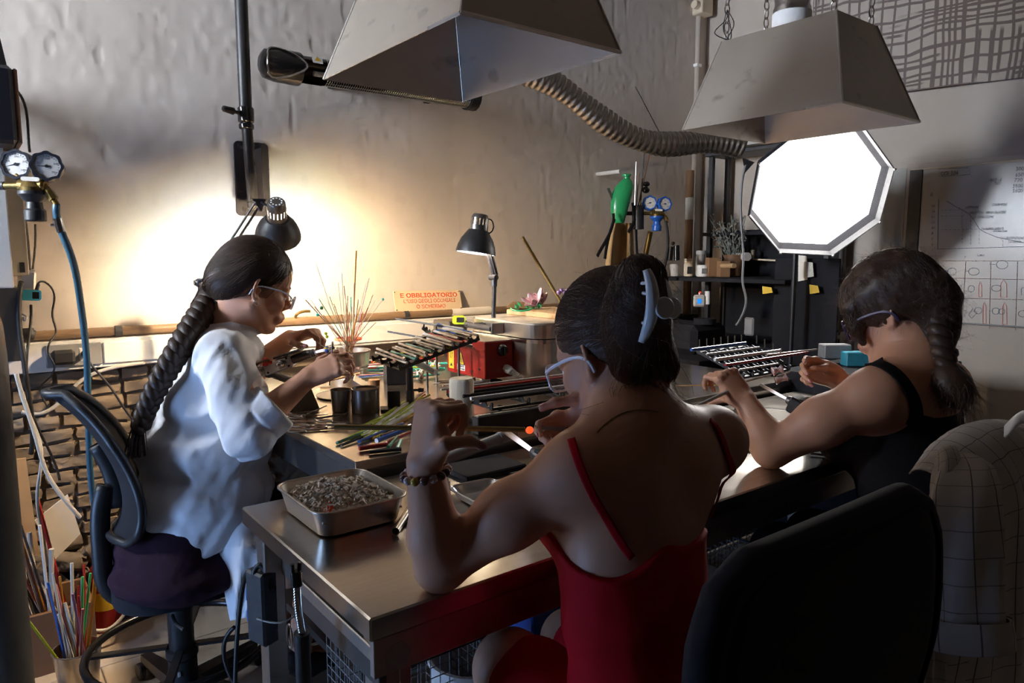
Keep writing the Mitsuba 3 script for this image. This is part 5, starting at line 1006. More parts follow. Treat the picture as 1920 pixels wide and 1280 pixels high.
for i, (x0, x1, z, m_) in enumerate(((.08, .03, .78, 'm_brown'), (.13, .10, .70, 'm_wood'))): one('wooden_plank', hullm([V(x, y, zz) for x, zz in ((x0, .02), (x0 + .05, .02), (x1, z), (x1 + .05, z)) for y in (3.085, 3.10)]), m_, ('dark', 'pale')[i] + ' wooden plank standing against the bricks behind the rod box', 'plank')
# ================================================================== on the rear bench
Z1, Z2 = .90, .94
r5 = np.random.default_rng(5)
def on(px, py, z=Z2, dz=0.0): return at_z(px, py, z) + V(0, 0, dz)
# zinc pot with a glass jar and the thin rods
pc = on(655, 704); pot = thing('plant_pot', 'ribbed zinc pot holding a jar of thin glass rods on the rear bench', 'pot')
part(pot, 'body', lathe([(0, 0), (.070, 0), (.073, .004), (.077, .03), (.0785, .032), (.0775, .036), (.080, .045), (.0815, .047), (.0805, .051), (.087, .100), (.090, .103), (.090, .107), (.084, .107), (.072, .008), (0, .006)], 48, frame(pc)), 'm_alu', smooth=25)
jar = thing('glass_jar', 'clear glass jar with an orange rubber ring standing in the zinc pot', 'jar')
mat('m_jar', [.75, .72, .66], .08, spec=.8)
scene['m_glass_thin'] = {'type': 'thindielectric', 'int_ior': 1.45}
part(jar, 'glass', lathe([(.052, .012), (.055, .02), (.055, .135), (.050, .15), (.050, .172)], 40, frame(pc)), 'm_glass_thin', smooth=30)
part(jar, 'rubber_ring', lathe([(.0515, .148), (.055, .150), (.055, .156), (.0515, .158)], 36, frame(pc)), 'm_red_ink'); part(jar, 'bottom', cyl(pc + V(0, 0, .0075), pc + V(0, 0, .012), .054), 'm_jar')
spk = [((668, 470), 'm_rod_amber', .0042), ((641, 512), 'm_rod_clear', .0025), ((592, 492), 'm_rod_clear', .0014), ((692, 522), 'm_rod_violet', .0022), ((573, 562), 'm_rod_brown', .0022), ((581, 560), 'm_rod_clear', .0025), ((598, 560), 'm_rod_darkgreen', .002), ((626, 570), 'm_rod_brown', .0022), ((634, 528), 'm_rod_clear', .0018), ((645, 536), 'm_rod_brown', .0022),
       ((652, 555), 'm_rod_brown', .002), ((658, 557), 'm_rod_teal', .003), ((664, 530), 'm_rod_clear', .003), ((672, 562), 'm_rod_brown', .0022), ((680, 585), 'm_rod_red', .0022), ((699, 553), 'm_rod_brown', .0016), ((704, 562), 'm_rod_clear', .0018), ((717, 562), 'm_rod_clear', .0022), ((705, 604), 'm_rod_brown', .0018), ((690, 577), 'm_rod_red', .0024), ((686, 530), 'm_rod_clear', .0022),
       ((648, 557), 'm_rod_clear', .0022), ((655, 585), 'm_rod_brown', .0026), ((660, 575), 'm_rod_pink', .002), ((640, 590), 'm_rod_brown', .0022), ((614, 565), 'm_rod_clear', .0016), ((606, 590), 'm_rod_brown', .0018), ((590, 575), 'm_rod_brown', .0022), ((678, 540), 'm_rod_clear', .0022), ((670, 590), 'm_rod_amber', .003), ((675, 575), 'm_rod_amber', .0026), ((649, 600), 'm_rod_black', .002), ((618, 556), 'm_rod_darkgreen', .0016), ((694, 600), 'm_rod_brown', .002)]
for i, ((px, py), m_, r_) in enumerate(spk):
    top = at_d(px, py, 2.62 + r5.uniform(-.05, .12)); a = r5.uniform(0, 6.28); b = pc + V(.03 * math.cos(a), .03 * math.sin(a), .016); d = top - b; rim_ = b + d * (.15 / d[2]); off = rim_ - pc; h2 = math.hypot(off[0], off[1])
    if h2 > .047: b = b - V(off[0], off[1], 0) * min(1.0, (h2 - .045) / h2 * 1.15); 
    glass_rod(b, top, r_ * .66, m_, f'thin {COLN[m_]} glass rod standing in the jar in the zinc pot', f'thin {COLN[m_]} rods in the jar')
for (px, py), m_, rr in (((603, 577), 'm_rod_darkgreen', .007), ((596, 590), 'm_rod_teal', .006), ((611, 625), 'm_rod_lime', .006), ((613, 631), 'm_rod_lime', .006), ((718, 561), 'm_rod_teal', .005)):
    one('glass_bead', ball(at_d(px, py, 2.62), rr, 2), m_, f'small {COLN[m_]} glass bead on a thin rod above the zinc pot', 'bead', f'{COLN[m_]} beads on the rods', smooth=True)
# steel cup, pot and round plate
one('round_plate', tf(lathe([(0, 0), (.095, 0), (.105, .006), (.105, .008), (.094, .004), (0, .004)], 44), frame(on(650, 742))), 'm_dark_steel', 'flat round grey plate under the steel cup on the rear bench', 'plate')
c = on(640, 770); one('steel_cup', lathe([(0, 0), (.026, 0), (.028, .002), (.033, .068), (.034, .070), (.032, .070), (.026, .006), (0, .005)], 36, frame(c)), 'm_dark_steel', 'small dark steel cup beside the steel pot on the rear bench', 'cup', smooth=30)
c = on(686, 772); sp_ = thing('steel_pot', 'wide dark steel pot with a rust coloured lid beside the small cup', 'pot')
part(sp_, 'body', lathe([(0, 0), (.042, 0), (.0435, .002), (.0435, .074), (.0445, .076), (.042, .078), (.040, .071), (0, .070)], 40, frame(c)), 'm_dark_steel'); part(sp_, 'contents', lathe([(0, .074), (.020, .0735), (.041, .0715), (.041, .070), (0, .070)], 36, frame(c)), 'm_brown')
# torch of the woman in white
def torch(key_label, P0, ax, up, s=1.0, knobs=True):
    """P0 the nozzle tip, ax the direction of the flame."""
    A = unit(ax); U = unit(np.asarray(up, float) - A * (np.asarray(up, float) @ A)); M = frame(P0, x=A, z=U) @ np.diag([s, s, s, 1]); k = thing('torch', key_label, 'torch', 'bench torches')
    part(k, 'nozzle', tf(cat(cyl((-.075, 0, 0), (-.012, 0, 0), .0125, .0125, c=.002), lathe([(.005, 0), (.009, 0), (.011, .004), (.011, .02), (.005, .02), (.005, 0)], 20, frame((0, 0, 0), z=(-1, 0, 0)))), M), 'm_dark_steel')
    part(k, 'mixer_body', tf(cat(cbox((-.155, -.018, -.020), (-.07, .018, .016), .003), cbox((-.20, -.015, -.018), (-.155, .015, .012), .003)), M), 'm_alu')
    part(k, 'black_cover', tf(cbox((-.115, -.026, .018), (-.035, .026, .024), .002), M), 'm_black')
    for x, y, z in ((-.125, -.030, .030), (-.172, -.040, .006)):
        if knobs:
            part(k, 'valve_knob', tf(lathe([(0, 0), (.006, 0), (.006, .010), (.0115, .011), (.013, .014), (.0115, .018), (.0135, .021), (.0115, .025), (0, .026)], 16, frame((x, y * .5, z * .4), z=(x * .5, y, z))), M), 'm_red_bright', smooth=25)
    for x in (-.10, -.17): part(k, 'round_valve', tf(cat(cyl((x, -.016, -.002), (x, -.034, -.002), .012, c=.004), ball((x, -.034, -.002), .010)), M), 'm_alu_shiny')
    part(k, 'gas_tube', tf(wire([(-.195, -.02, .0), (-.175, -.034, .014), (-.15, -.036, .022), (-.125, -.026, .02)], .0035), M), 'm_brown')
    part(k, 'bolt_heads', tf(cat(*[cyl((x, -.018, z), (x, -.0205, z), .0032, n=8) for x in (-.145, -.08) for z in (-.013, .010)]), M), 'm_black'); labels[k + '__bolt_heads'] = {'kind': 'stuff'}
    return k, M
def flame(label, P0, ax, L, r, bend=V(0, 0, 0)):
    A = unit(ax); k = thing('flame', label, 'flame', 'torch flames'); n = 26; t = np.linspace(0, 1, n)
    path = P0[None] + A * (t * L)[:, None] + bend * (t ** 2)[:, None]; rad = r * (.62 + .5 * t - .35 * t ** 3); rad[-1] = r * .25
    i0 = 14
    m = tube(path, rad, 14); tt = np.clip((m.vertices - P0) @ A / L, 0, 1)[:, None]
    e = np.array([1.3, 1.25, 2.2]) * np.clip(1 - tt / .25, 0, 1) + np.array([1.15, 1.05, 1.15]) * np.exp(-((tt - .25) / .22) ** 2) + np.array([.16, .10, .055]) * np.clip(1 - np.abs(tt - .6) / .4, 0, 1)
    d = mikit.ply(m, 'm_black', smooth=True, color=e); d['emitter'] = {'type': 'area', 'radiance': VC, 'sampling_weight': 0.0}; part(k, 'burning_gas', d, None)
    return k
tn = at_d(591, 660, 2.06); tax = at_d(620, 653, 2.05) - tn
tk_, _ = torch('bench torch with red valve knobs between the hands of the woman in white', tn, unit(tax) * .9 + V(.2, 0, .12), (0, 0, 1), 1.0)
flame('blue white flame of the torch of the woman in white', tn + unit(tax) * .002, tax, .060, .0055)
# its stand
tb = on(562, 768); one('torch_stand', hullm([tb + V(x, y, z) for x, z in ((-.055, 0), (.055, 0), (.018, .10), (-.022, .10)) for y in (-.03, .03)]), 'm_dark_steel', 'dark wedge shaped torch stand at the near corner of the rear bench', 'stand')
one('torch_post', cat(rod(tb + V(-.01, 0, .09), tn + unit(tax) * -.13 + V(-.02, 0, -.03), .012, 12), ball(tn + unit(tax) * -.13 + V(-.02, 0, -.03), .016)), 'm_black', 'black swivel post between the wedge stand and the torch', 'post')
bd = at_d(613, 655, 2.055)
mdl = thing('bead_rod', 'thin steel rod with a dark and yellow glass bead held in the flame', 'rod'); part(mdl, 'rod', rod(at_d(588, 636, 2.17), bd, .0014, 6), 'm_dark_steel'); part(mdl, 'bead', ball(bd, (.0075, .009, .010), 2), 'm_rod_blue', smooth=True, label='dark blue bead with yellow edge'); part(mdl, 'bead_edge', ball(bd + V(.0, -.0, .004), (.0085, .0085, .004), 2), 'm_yellow', smooth=True)
one('bead_rod', cat(rod(at_d(623, 640, 2.03), at_d(618, 722, 2.03), .0018, 6), hullm([at_d(626, 640, 2.03), at_d(622, 668, 2.03), at_d(618, 668, 2.03), at_d(625, 640, 2.04), at_d(621, 668, 2.045)])), 'm_dark_steel', 'flat steel tool upright in the right hand of the woman in white', 'tool')
# ------------------------------------------------------------------ racks of rods
def rack(label, O, xd, yd, w, l, rows, levels=3, post=None, mat_='m_black'):
    """notched rails along xd (the rods lie across them, along yd)."""
    X = unit(xd); Yv = unit(yd - X * (yd @ X)); Zv = np.cross(X, Yv); Zv = Zv if Zv[2] > 0 else -Zv; k = thing('rod_rack', label, 'rack', 'notched rod racks'); M = np.eye(4); M[:3, 0], M[:3, 1], M[:3, 2], M[:3, 3] = X, np.cross(Zv, X), Zv, O
    sgn = 1 if np.cross(Zv, X) @ Yv > 0 else -1; n = rows; pit = w / n
    for i in range(levels):
        y = sgn * l * (i / (levels - 1)); pg = sbox(0, 0, w, .020)
        for j in range(n): pg = pg.difference(Point((j + .5) * pit, .021).buffer(pit * .33, quad_segs=4))
        part(k, 'notched_rail', prism(pg, .004, M @ frame((0, y, -.002), x=(1, 0, 0), z=(0, -1, 0))), mat_, smooth=False)
    for x in (.04, .96): part(k, 'side_bar', tf(cbox((w * x - .005, min(0, sgn * l), -.006), (w * x + .005, max(0, sgn * l), .002), .001), M), mat_)
    def slot(j, t): return (M @ np.array([(j + .5) * pit, sgn * l * t, .020, 1]))[:3]
    return k, M, slot
O = at_d(748, 694, 2.25); rk, rM, slot = rack('notched black rod rack with white, red and teal rods left of the red kiln box', O, V(1, -.05, .26), V(.0, 1, .02), .31, .20, 9, 4)
r6 = np.random.default_rng(8)
for j, m_ in enumerate(('m_rod_white', 'm_rod_teal', 'm_rod_clear', 'm_rod_teal', 'm_rod_white', 'm_rod_white', 'm_rod_red', 'm_rod_black', 'm_rod_clear')):
    for q in range(2 if j < 8 else 1):
        t0 = r6.uniform(-.22, -.05); a, b = slot(j, t0) + V(0, 0, .004 + .009 * q), slot(j + (.25 if q else 0), t0 + r6.uniform(.85, 1.15)) + V(0, 0, .004 + .010 * q); mm = m_ if q == 0 else r6.choice(['m_rod_white', 'm_rod_clear', 'm_rod_black', 'm_rod_teal'])
        glass_rod(a, b, r6.uniform(.0035, .0055), mm, f'{COLN[mm]} glass rod on the notched rack left of the red kiln', f'{COLN[mm]} rods on the left rack')
ps = on(769, 765); rp = thing('rack_post', 'black post with thumbscrew carrying the left rod rack', 'post'); part(rp, 'post', cat(rod(ps, V(ps[0], ps[1], 1.075), .0115, 14), rod(V(ps[0], ps[1], 1.0), V(ps[0], ps[1], .94), .014, 14)), 'm_iron'); part(rp, 'thumbscrew', cat(rod(V(ps[0], ps[1], 1.0), V(ps[0], ps[1], 1.0) + RGT * .03, .004), cyl(V(ps[0], ps[1], 1.0) + RGT * .028, V(ps[0], ps[1], 1.0) + RGT * .045, .008, .006, n=8)), 'm_iron'); part(rp, 'base', cat(cyl(ps, ps + V(0, 0, .008), .04)), 'm_iron')
# spatulas and comb plates behind the rack
for i, (a, b, w_, l_) in enumerate((((745, 598), (822, 610), 15, 'long grey graphite paddle on top of the far comb racks'), ((730, 622), (835, 640), 13, 'grey graphite paddle lying across the left rod rack'))):
    p, q = at_d(a[0], a[1], 2.75 - .18 * i), at_d(b[0], b[1], 2.72 - .18 * i); d = unit(q - p); s_ = unit(np.cross(d, V(0, .25, 1)))
    one('graphite_paddle', cat(hullm([v + s_ * o + V(0, 0, z) for v, o_ in ((p, .022), (q, .024), (q + d * .02, .008)) for o in (-o_, o_) for z in (-.003, .003)]), rod(q, q + d * .10, .006)), 'm_grey_plastic', l_, 'paddle')
for i, (a, b) in enumerate((((790, 612), (872, 628)), ((810, 622), (880, 640)))):
    p, q = at_d(a[0], a[1], 2.7), at_d(b[0], b[1], 2.68); L = np.linalg.norm(q - p); pg = sbox(0, 0, L, .022)
    for x in np.arange(.012, L, .018): pg = pg.difference(Polygon([(x - .007, .023), (x + .007, .023), (x, .010)]))
    k_ = one('comb_rail', cat(prism(pg, .004, frame(p - V(0, 0, .01), x=q - p, z=(.3, -1, .2)))), 'm_dark_steel', ('farther', 'nearer')[i] + ' toothed steel rail behind the left rod rack', 'rail', smooth=False)
rr_ = thing('rack_stand', 'steel frame on legs holding the toothed rails behind the left rod rack', 'stand')
for px, py, pz in ((800, 640, 2.66), (860, 650, 2.62), (818, 626, 2.78)):
    q = at_d(px, py, pz); part(rr_, 'leg', rod(V(q[0], q[1], .94), q + V(0, 0, .03), .005), 'm_dark_steel')
part(rr_, 'shelf', hullm([at_d(*p) + V(0, 0, z) for p in ((790, 632, 2.68), (872, 650, 2.6), (905, 640, 2.75), (815, 618, 2.84)) for z in (0, .004)]), 'm_dark_steel')
r7 = np.random.default_rng(31)
for i in range(12):
    m_ = r7.choice(['m_rod_clear', 'm_rod_black', 'm_rod_teal', 'm_rod_lime', 'm_rod_blue']); p = at_d(r7.uniform(815, 835), r7.uniform(612, 632), 2.72); q = at_d(r7.uniform(860, 885), r7.uniform(620, 642), 2.70); glass_rod(p + V(0, 0, .012), q + V(0, 0, .008), r7.uniform(.002, .004), m_, f'thin {COLN[m_]} glass rod on the toothed rails by the kiln lid', f'{COLN[m_]} rods on the toothed rails')
tm = thing('tape_measure', 'lime green tape measure with black side behind the kiln lid', 'tape measure'); M = frame(at_d(861, 600, 2.85), x=RGT, z=-FWD); part(tm, 'case', prism(rrect(.05, .034, .009), .03, M), 'm_lime'); part(tm, 'grip', tf(cbox((-.008, -.009, .0295), (.022, .010, .032), .003), M), 'm_black_rubber')
one('paper_box', cbox(at_y(838, 622, 2.75) - V(0, .02, .1), at_y(872, 600, 2.75) + V(0, .12, 0), .004), 'm_dark_steel', 'low dark box carrying the lime tape measure behind the kiln', 'box')
# ------------------------------------------------------------------ kiln
kn_ = thing('kiln', 'round-cornered aluminium kiln with a red control box on the rear bench', 'kiln'); kx0, kx1, ky0, ky1 = 1.62, 2.07, 1.94, 2.39
kc = ((kx0 + kx1) / 2, (ky0 + ky1) / 2); rr4 = rrect(kx1 - kx0, ky1 - ky0, .075, 8)
part(kn_, 'body', prism(rr4, .158, frame((kc[0], kc[1], .962))), 'm_alu', smooth=40)
part(kn_, 'rim_band', prism(rr4.buffer(.004), .014, frame((kc[0], kc[1], 1.117))), 'm_alu_shiny', smooth=40)
part(kn_, 'lid', prism(rr4.buffer(.003), .050, frame((kc[0], kc[1], 1.134))), 'm_alu', smooth=40)
part(kn_, 'lid_top', prism(rr4.buffer(-.006), .006, frame((kc[0], kc[1], 1.184))), 'm_hood_edge', smooth=40)
part(kn_, 'hinge_plate', cbox((1.82, 1.934, 1.14), (1.90, 1.938, 1.175)), 'm_alu_shiny'); 
for x in (1.835, 1.855, 1.875): part(kn_, 'vent_slot', cbox((x, 1.932, 1.15), (x + .010, 1.9345, 1.163), .0005), 'm_black')
for x in (1.67, 2.02):
    for y in (1.99, 2.34): part(kn_, 'foot', cyl((x, y, .941), (x, y, .964), .02), 'm_alu')
hd = part(kn_, 'lid_handle', cat(rod((1.572, 2.15, 1.160), (1.572, 2.30, 1.164), .011, 14), cyl((1.572, 2.30, 1.164), (1.572, 2.325, 1.165), .013, .010, n=6)), 'm_iron', label='dark lid handle')
part(hd, 'handle_bracket', cat(cbox((1.565, 2.135, 1.14), (1.618, 2.15, 1.182), .003)), 'm_alu_shiny'); part(hd, 'handle_bracket', cbox((1.565, 2.255, 1.15), (1.618, 2.268, 1.176), .003), 'm_alu_shiny')
cbx = part(kn_, 'control_box', cbox((1.49, 2.08, .985), (1.618, 2.335, 1.122), .003), 'm_red', label='red control box')
part(cbx, 'perforated_top', cat(cbox((1.492, 2.082, 1.1215), (1.618, 2.333, 1.124), .001)), 'm_alu')
part(cbx, 'dial_knob', cat(cyl((1.565, 2.080, 1.088), (1.565, 2.062, 1.088), .023, .019, c=.003, n=24), cbox((1.561, 2.056, 1.072), (1.569, 2.064, 1.104), .002)), 'm_black_gloss')
part(cbx, 'cable_gland', cat(cyl((1.585, 2.082, 1.018), (1.585, 2.055, 1.014), .016, n=6), cyl((1.585, 2.058, 1.015), (1.585, 2.042, 1.008), .013)), 'm_white_plastic')
gp_ = spline([V(1.585, 2.046, 1.010), V(1.592, 2.02, .998), V(1.60, 2.0, .975), V(1.605, 1.99, .95)], 60); part(cbx, 'corrugated_cable', tube(gp_, .0095 + .0012 * np.sin(np.arange(60) * 1.7), 12), 'm_white_plastic', smooth=40)
for y, z in ((2.155, 1.095), (2.16, 1.006), (2.115, 1.02), (2.20, 1.115)): part(cbx, 'screw', cyl((1.4905, y, z), (1.4885, y, z), .005, n=12), 'm_chrome')
ys_ = part(cbx, 'warning_label', cbox((1.4893, 2.286, 1.000), (1.4905, 2.322, 1.108), .0003), 'm_yellow', label='yellow warning strip reading ATTENZIONE')
part(ys_, 'lettering', cat(text_on('ATTENZIONE', .0075, V(1.4892, 2.305, 1.100), (0, 0, -1), (0, 1, 0), .0006, True, width=.062), *[text_on(t, .0035, V(1.4892, 2.297 - .0055 * i, 1.100), (0, 0, -1), (0, 1, 0), .0004, width=w) for i, (t, w) in enumerate((('TOGLIERE TENSIONE PRIMA DI', .060), ('APRIRE IL COPERCHIO', .055)))], hullm([(1.4890, 2.312, 1.010), (1.4890, 2.296, 1.010), (1.4890, 2.304, 1.024), (1.4894, 2.304, 1.014)])), 'm_black', smooth=False)
tr_ = Polygon([(0, 0), (.050, 0), (.025, .056)]); tri = lambda g, e: prism(g, .0008, frame((1.4905 - e, 2.262, 1.022), x=(0, -1, 0), z=(-1, 0, 0)))
ts_ = part(cbx, 'hot_surface_sign', tri(tr_, .0006), 'm_black', label='triangular hot surface warning sign'); part(ts_, 'yellow_field', tri(tr_.buffer(-.0028), .0010), 'm_yellow')
part(ts_, 'heat_waves', cat(*[tube(spline([V(1.4886, 2.262 - x, 1.030), V(1.4886, 2.2605 - x, 1.038), V(1.4886, 2.2635 - x, 1.046), V(1.4886, 2.262 - x, 1.054 + e)], 10), .0009, 5) for x, e in ((.018, 0), (.025, .006), (.032, 0))]), 'm_black')
wl_ = part(cbx, 'notice', cbox((1.4893, 2.210, 1.000), (1.4905, 2.264, 1.0225), .0003), 'm_white', label='white notice below the triangle'); part(wl_, 'lettering', cat(text_on('SUPERFICIE', .006, V(1.4892, 2.261, 1.0135), (0, -1, 0), (0, 0, 1), .0006, True, width=.046), text_on('MOLTO CALDA', .006, V(1.4892, 2.261, 1.0035), (0, -1, 0), (0, 0, 1), .0006, True, width=.048)), 'm_black', smooth=False)
# board with a glass flower on the kiln, small wedge, long brass rod
bd0, bd1 = at_z(942, 598, 1.192), at_z(1050, 590, 1.192)
one('wooden_board', cbox((1.80, 2.02, 1.1905), (2.06, 2.36, 1.212), .003), 'm_wood', 'wooden board with slots lying on the kiln lid under the glass flower', 'board')
fl_ = thing('glass_flower', 'pink glass flower with a green leafy stem lying on the wooden board', 'flower')
mat('m_petal', [.85, .52, .50], .15, spec=.7); fcp = at_d(1008, 570, 2.66)
for i in range(11):
    a = i * 2.4; tl_ = .35 + .06 * i; ax_p = unit(-RGT * .35 + V(0, 0, .75) - FWD * .35); e1 = unit(np.cross(ax_p, [.2, .9, .1])); e2 = np.cross(ax_p, e1); d = unit((e1 * math.cos(a) + e2 * math.sin(a)) * math.sin(tl_ + .3) + ax_p * math.cos(tl_ + .3)); s_ = unit(np.cross(d, ax_p)); L = .048 + .012 * math.sin(i * 1.7)
    G = [[fcp + d * L * u + s_ * (.020 * math.sin(min(u * 1.25 + .12, 1.35) * 2.0)) * v + ax_p * (.012 * u * u - .006 * v * v + .002 * math.sin(9 * v + i)) for v in np.linspace(-1, 1, 7)] for u in np.linspace(.05, 1, 7)]; part(fl_, 'petal', sheet(G, .0022), 'm_petal', smooth=True)
part(fl_, 'stem', wire([fcp, at_d(985, 582, 2.66), at_d(962, 581, 2.68), at_d(958, 578, 2.7)], .0035), 'm_rod_green', smooth=True)
for i in range(9):
    p = at_d(965 + i * 6.5, 578 + 2.4 * math.sin(i * 2.1), 2.68 - .006 * i); d = unit(RGT * math.cos(i * 2.0) + V(0, 0, .6) - FWD * .5 * math.sin(i * 1.3)); s_ = unit(np.cross(d, V(.1, .3, 1))); part(fl_, 'leaf', sheet([[p + d * .024 * u + s_ * .008 * math.sin(math.pi * min(u + .05, .98)) * v + V(0, 0, .004 * v * v) for v in (-1, -.5, 0, .5, 1)] for u in np.linspace(0, 1, 6)], .0018), 'm_rod_green', smooth=True)
one('wooden_wedge', hullm([at_d(950, 572, 2.9), at_d(962, 565, 2.9), at_d(1010, 568, 2.95), at_d(1010, 577, 2.95), at_d(950, 577, 2.9), at_d(955, 575, 3.0), at_d(1010, 572, 3.02)]), 'm_wood', 'small wooden offcut behind the green leaves on the kiln', 'offcut')
one('brass_rod', tube(np.array([at_d(980, 445, 2.9), at_d(1048, 560, 2.8), at_d(1085, 625, 2.75)]), .0065, 10), 'm_brass', 'long brass rod leaning behind the kiln', 'rod')
one('purple_ornament', cat(*[ball(at_d(1048 + 5 * i, 548 - 4 * (i % 2), 2.78), .010 - .001 * i, 1) for i in range(4)]), 'm_rod_violet', 'small purple glass ornament behind the head of the woman in red', 'ornament', smooth=True); labels['purple_ornament']['kind'] = 'thing'
# wall sign
sg = thing('wall_sign', 'cream enamel sign with red Italian safety lettering leaning above the pipe', 'sign')
s0, s1, s2 = V(1.690, YA - .038, 1.160), V(2.085, YA - .038, 1.154), V(1.686, YA - .012, 1.262); sx_, su_ = s1 - s0, s2 - s0; SM = np.eye(4); SM[:3, 0] = unit(sx_); SM[:3, 1] = unit(su_ - unit(sx_) * (su_ @ unit(sx_))); SM[:3, 2] = np.cross(SM[:3, 0], SM[:3, 1]); SM[:3, 3] = s0; sw_, sh_ = np.linalg.norm(sx_), np.linalg.norm(su_)
mat('m_sign', [.74, .56, .36], .45); part(sg, 'plate', tf(cbox((0, 0, -.004), (sw_, sh_, 0), .0015), SM), 'm_sign')
part(sg, 'lettering', cat(*[tf(text_on(t, h_, V(x, y, 0), (1, 0, 0), (0, 1, 0), .001, b_, width=w), SM) for t, h_, x, y, w, b_ in (('E OBBLIGATORIO', .021, .034, .070, .335, True), ("L'USO DEGLI OCCHIALI", .019, .050, .042, .305, False), ('O SCHERMO', .019, .12, .013, .17, False))]), 'm_red_ink', smooth=False); labels[sg + '__lettering'] = {'label': 'red letters E OBBLIGATORIO L\'USO DEGLI OCCHIALI O SCHERMO'}
for x, y in ((.008, .008), (.008, sh_ - .008), (sw_ - .008, .008), (sw_ - .008, sh_ - .008)): part(sg, 'nail', tf(cyl((x, y, 0), (x, y, .002), .003, n=8), SM), 'm_iron')
# black box, white cylinder, black plate, paper roll, ring
b0 = on(746, 718); one('black_box', tf(cbox((-.05, -.035, 0), (.05, .035, .085), .002), frame(b0, x=(.9, -.3, 0))), 'm_black', 'black square box behind the rack post on the rear bench', 'box')
one('white_tube', rod(at_d(765, 672, 2.42), at_d(817, 698, 2.36), .0115, 14), 'm_white_plastic', 'white tube sloping down right of the rack post', 'tube')
b1_ = on(740, 768); one('black_plate', cat(tf(cbox((-.022, -.004, .008), (.018, .004, .062), .002), frame(b1_, x=RGT)), tf(cbox((-.045, -.03, 0), (.04, .03, .008), .002), frame(b1_, x=(.9, -.4, 0)))), 'm_black', 'small upright black graphite plate on its grey foot, left of the post', 'plate')
pj_ = on(866, 790); jr = thing('paper_jar', 'cylinder wrapped in crumpled cream paper behind the raised hand', 'jar')
def crum(p): return p
cm = lathe([(0, 0), (.034, 0), (.036, .01), (.037, .112), (.033, .120), (0, .117)], 40, frame(pj_ + V(0, 0, .012))).subdivide(); cm.vertices += (meshkit.fbm(cm.vertices * 70, 3, 2)[:, None] - .5) * .010 * unit(V(.4, .5, .1)); mat('m_old_paper', [.52, .42, .29], .7, spec=.3); part(jr, 'paper_wrap', cm, 'm_old_paper', smooth=20); part(jr, 'base_ring', cyl(pj_, pj_ + V(0, 0, .018), .038, c=.003), 'm_black')
one('steel_ring', lathe([(.018, 0), (.022, 0), (.022, .018), (.018, .018), (.018, 0)], 32, frame(on(906, 796))), 'm_alu_shiny', 'short steel ring on the rear bench below the black rod rack', 'ring')
# loose colour rods on the bench: behind the post, in front of the cans
for i in range(26):
    m_ = r7.choice(['m_rod_blue', 'm_rod_lime', 'm_rod_red', 'm_rod_teal', 'm_rod_white', 'm_rod_brown', 'm_rod_clear', 'm_rod_black', 'm_rod_pink', 'm_rod_amber']); p = on(r7.uniform(700, 790), r7.uniform(662, 712), Z2, .006 + .004 * (i % 4)); d = unit(V(r7.normal(.9, .2), r7.normal(-.25, .25), 0)); glass_rod(p - d * r7.uniform(.08, .16), p + d * r7.uniform(.08, .16), r7.uniform(.0025, .005), m_, f'{COLN[m_]} glass rod in the loose pile behind the rack post', f'{COLN[m_]} rods in the loose pile')
for i in range(30):
    m_ = r7.choice(['m_rod_clear', 'm_rod_clear', 'm_rod_lime', 'm_rod_white', 'm_rod_lime', 'm_rod_clear', 'm_rod_amber']); t = r7.uniform(0, 1); p = on(690 + 20 * r7.uniform(-1, 1), 826 - 22 * t, Z2, .004 + .012 * t * r7.uniform(.2, 1)); q = on(792 + 16 * r7.uniform(-1, 1), 772 - 26 * t, Z2, .005 + .02 * r7.uniform(0, 1)); glass_rod(p, q, r7.uniform(.0025, .0045), m_, f'{COLN[m_]} glass rod in the bundle left of the raised hand', f'{COLN[m_]} rods in the bundle')
for i, (a, b, r_, m_) in enumerate((((632, 834), (700, 808), .0055, 'm_rod_darkgreen'), ((673, 832), (755, 800), .006, 'm_rod_blue'), ((706, 832), (770, 812), .0085, 'm_rod_blue'), ((674, 846), (728, 838), .0075, 'm_rod_red'), ((730, 822), (790, 800), .005, 'm_rod_red'), ((725, 834), (780, 815), .0055, 'm_rod_red'), ((692, 852), (752, 846), .006, 'm_rod_black'), ((640, 838), (690, 820), .004, 'm_rod_black'), ((655, 822), (740, 790), .005, 'm_rod_lime'), ((715, 820), (770, 800), .005, 'm_rod_brown'), ((745, 845), (752, 832), .006, 'm_rod_teal'), ((728, 842), (745, 828), .006, 'm_rod_darkgreen'))): glass_rod(on(*a, Z2, r_), on(*b, Z2, r_ + .004 * (i % 3)), r_ * .8, m_, f'thick {COLN[m_]} glass rod at the front edge of the rear bench', f'thick {COLN[m_]} rods at the bench edge')
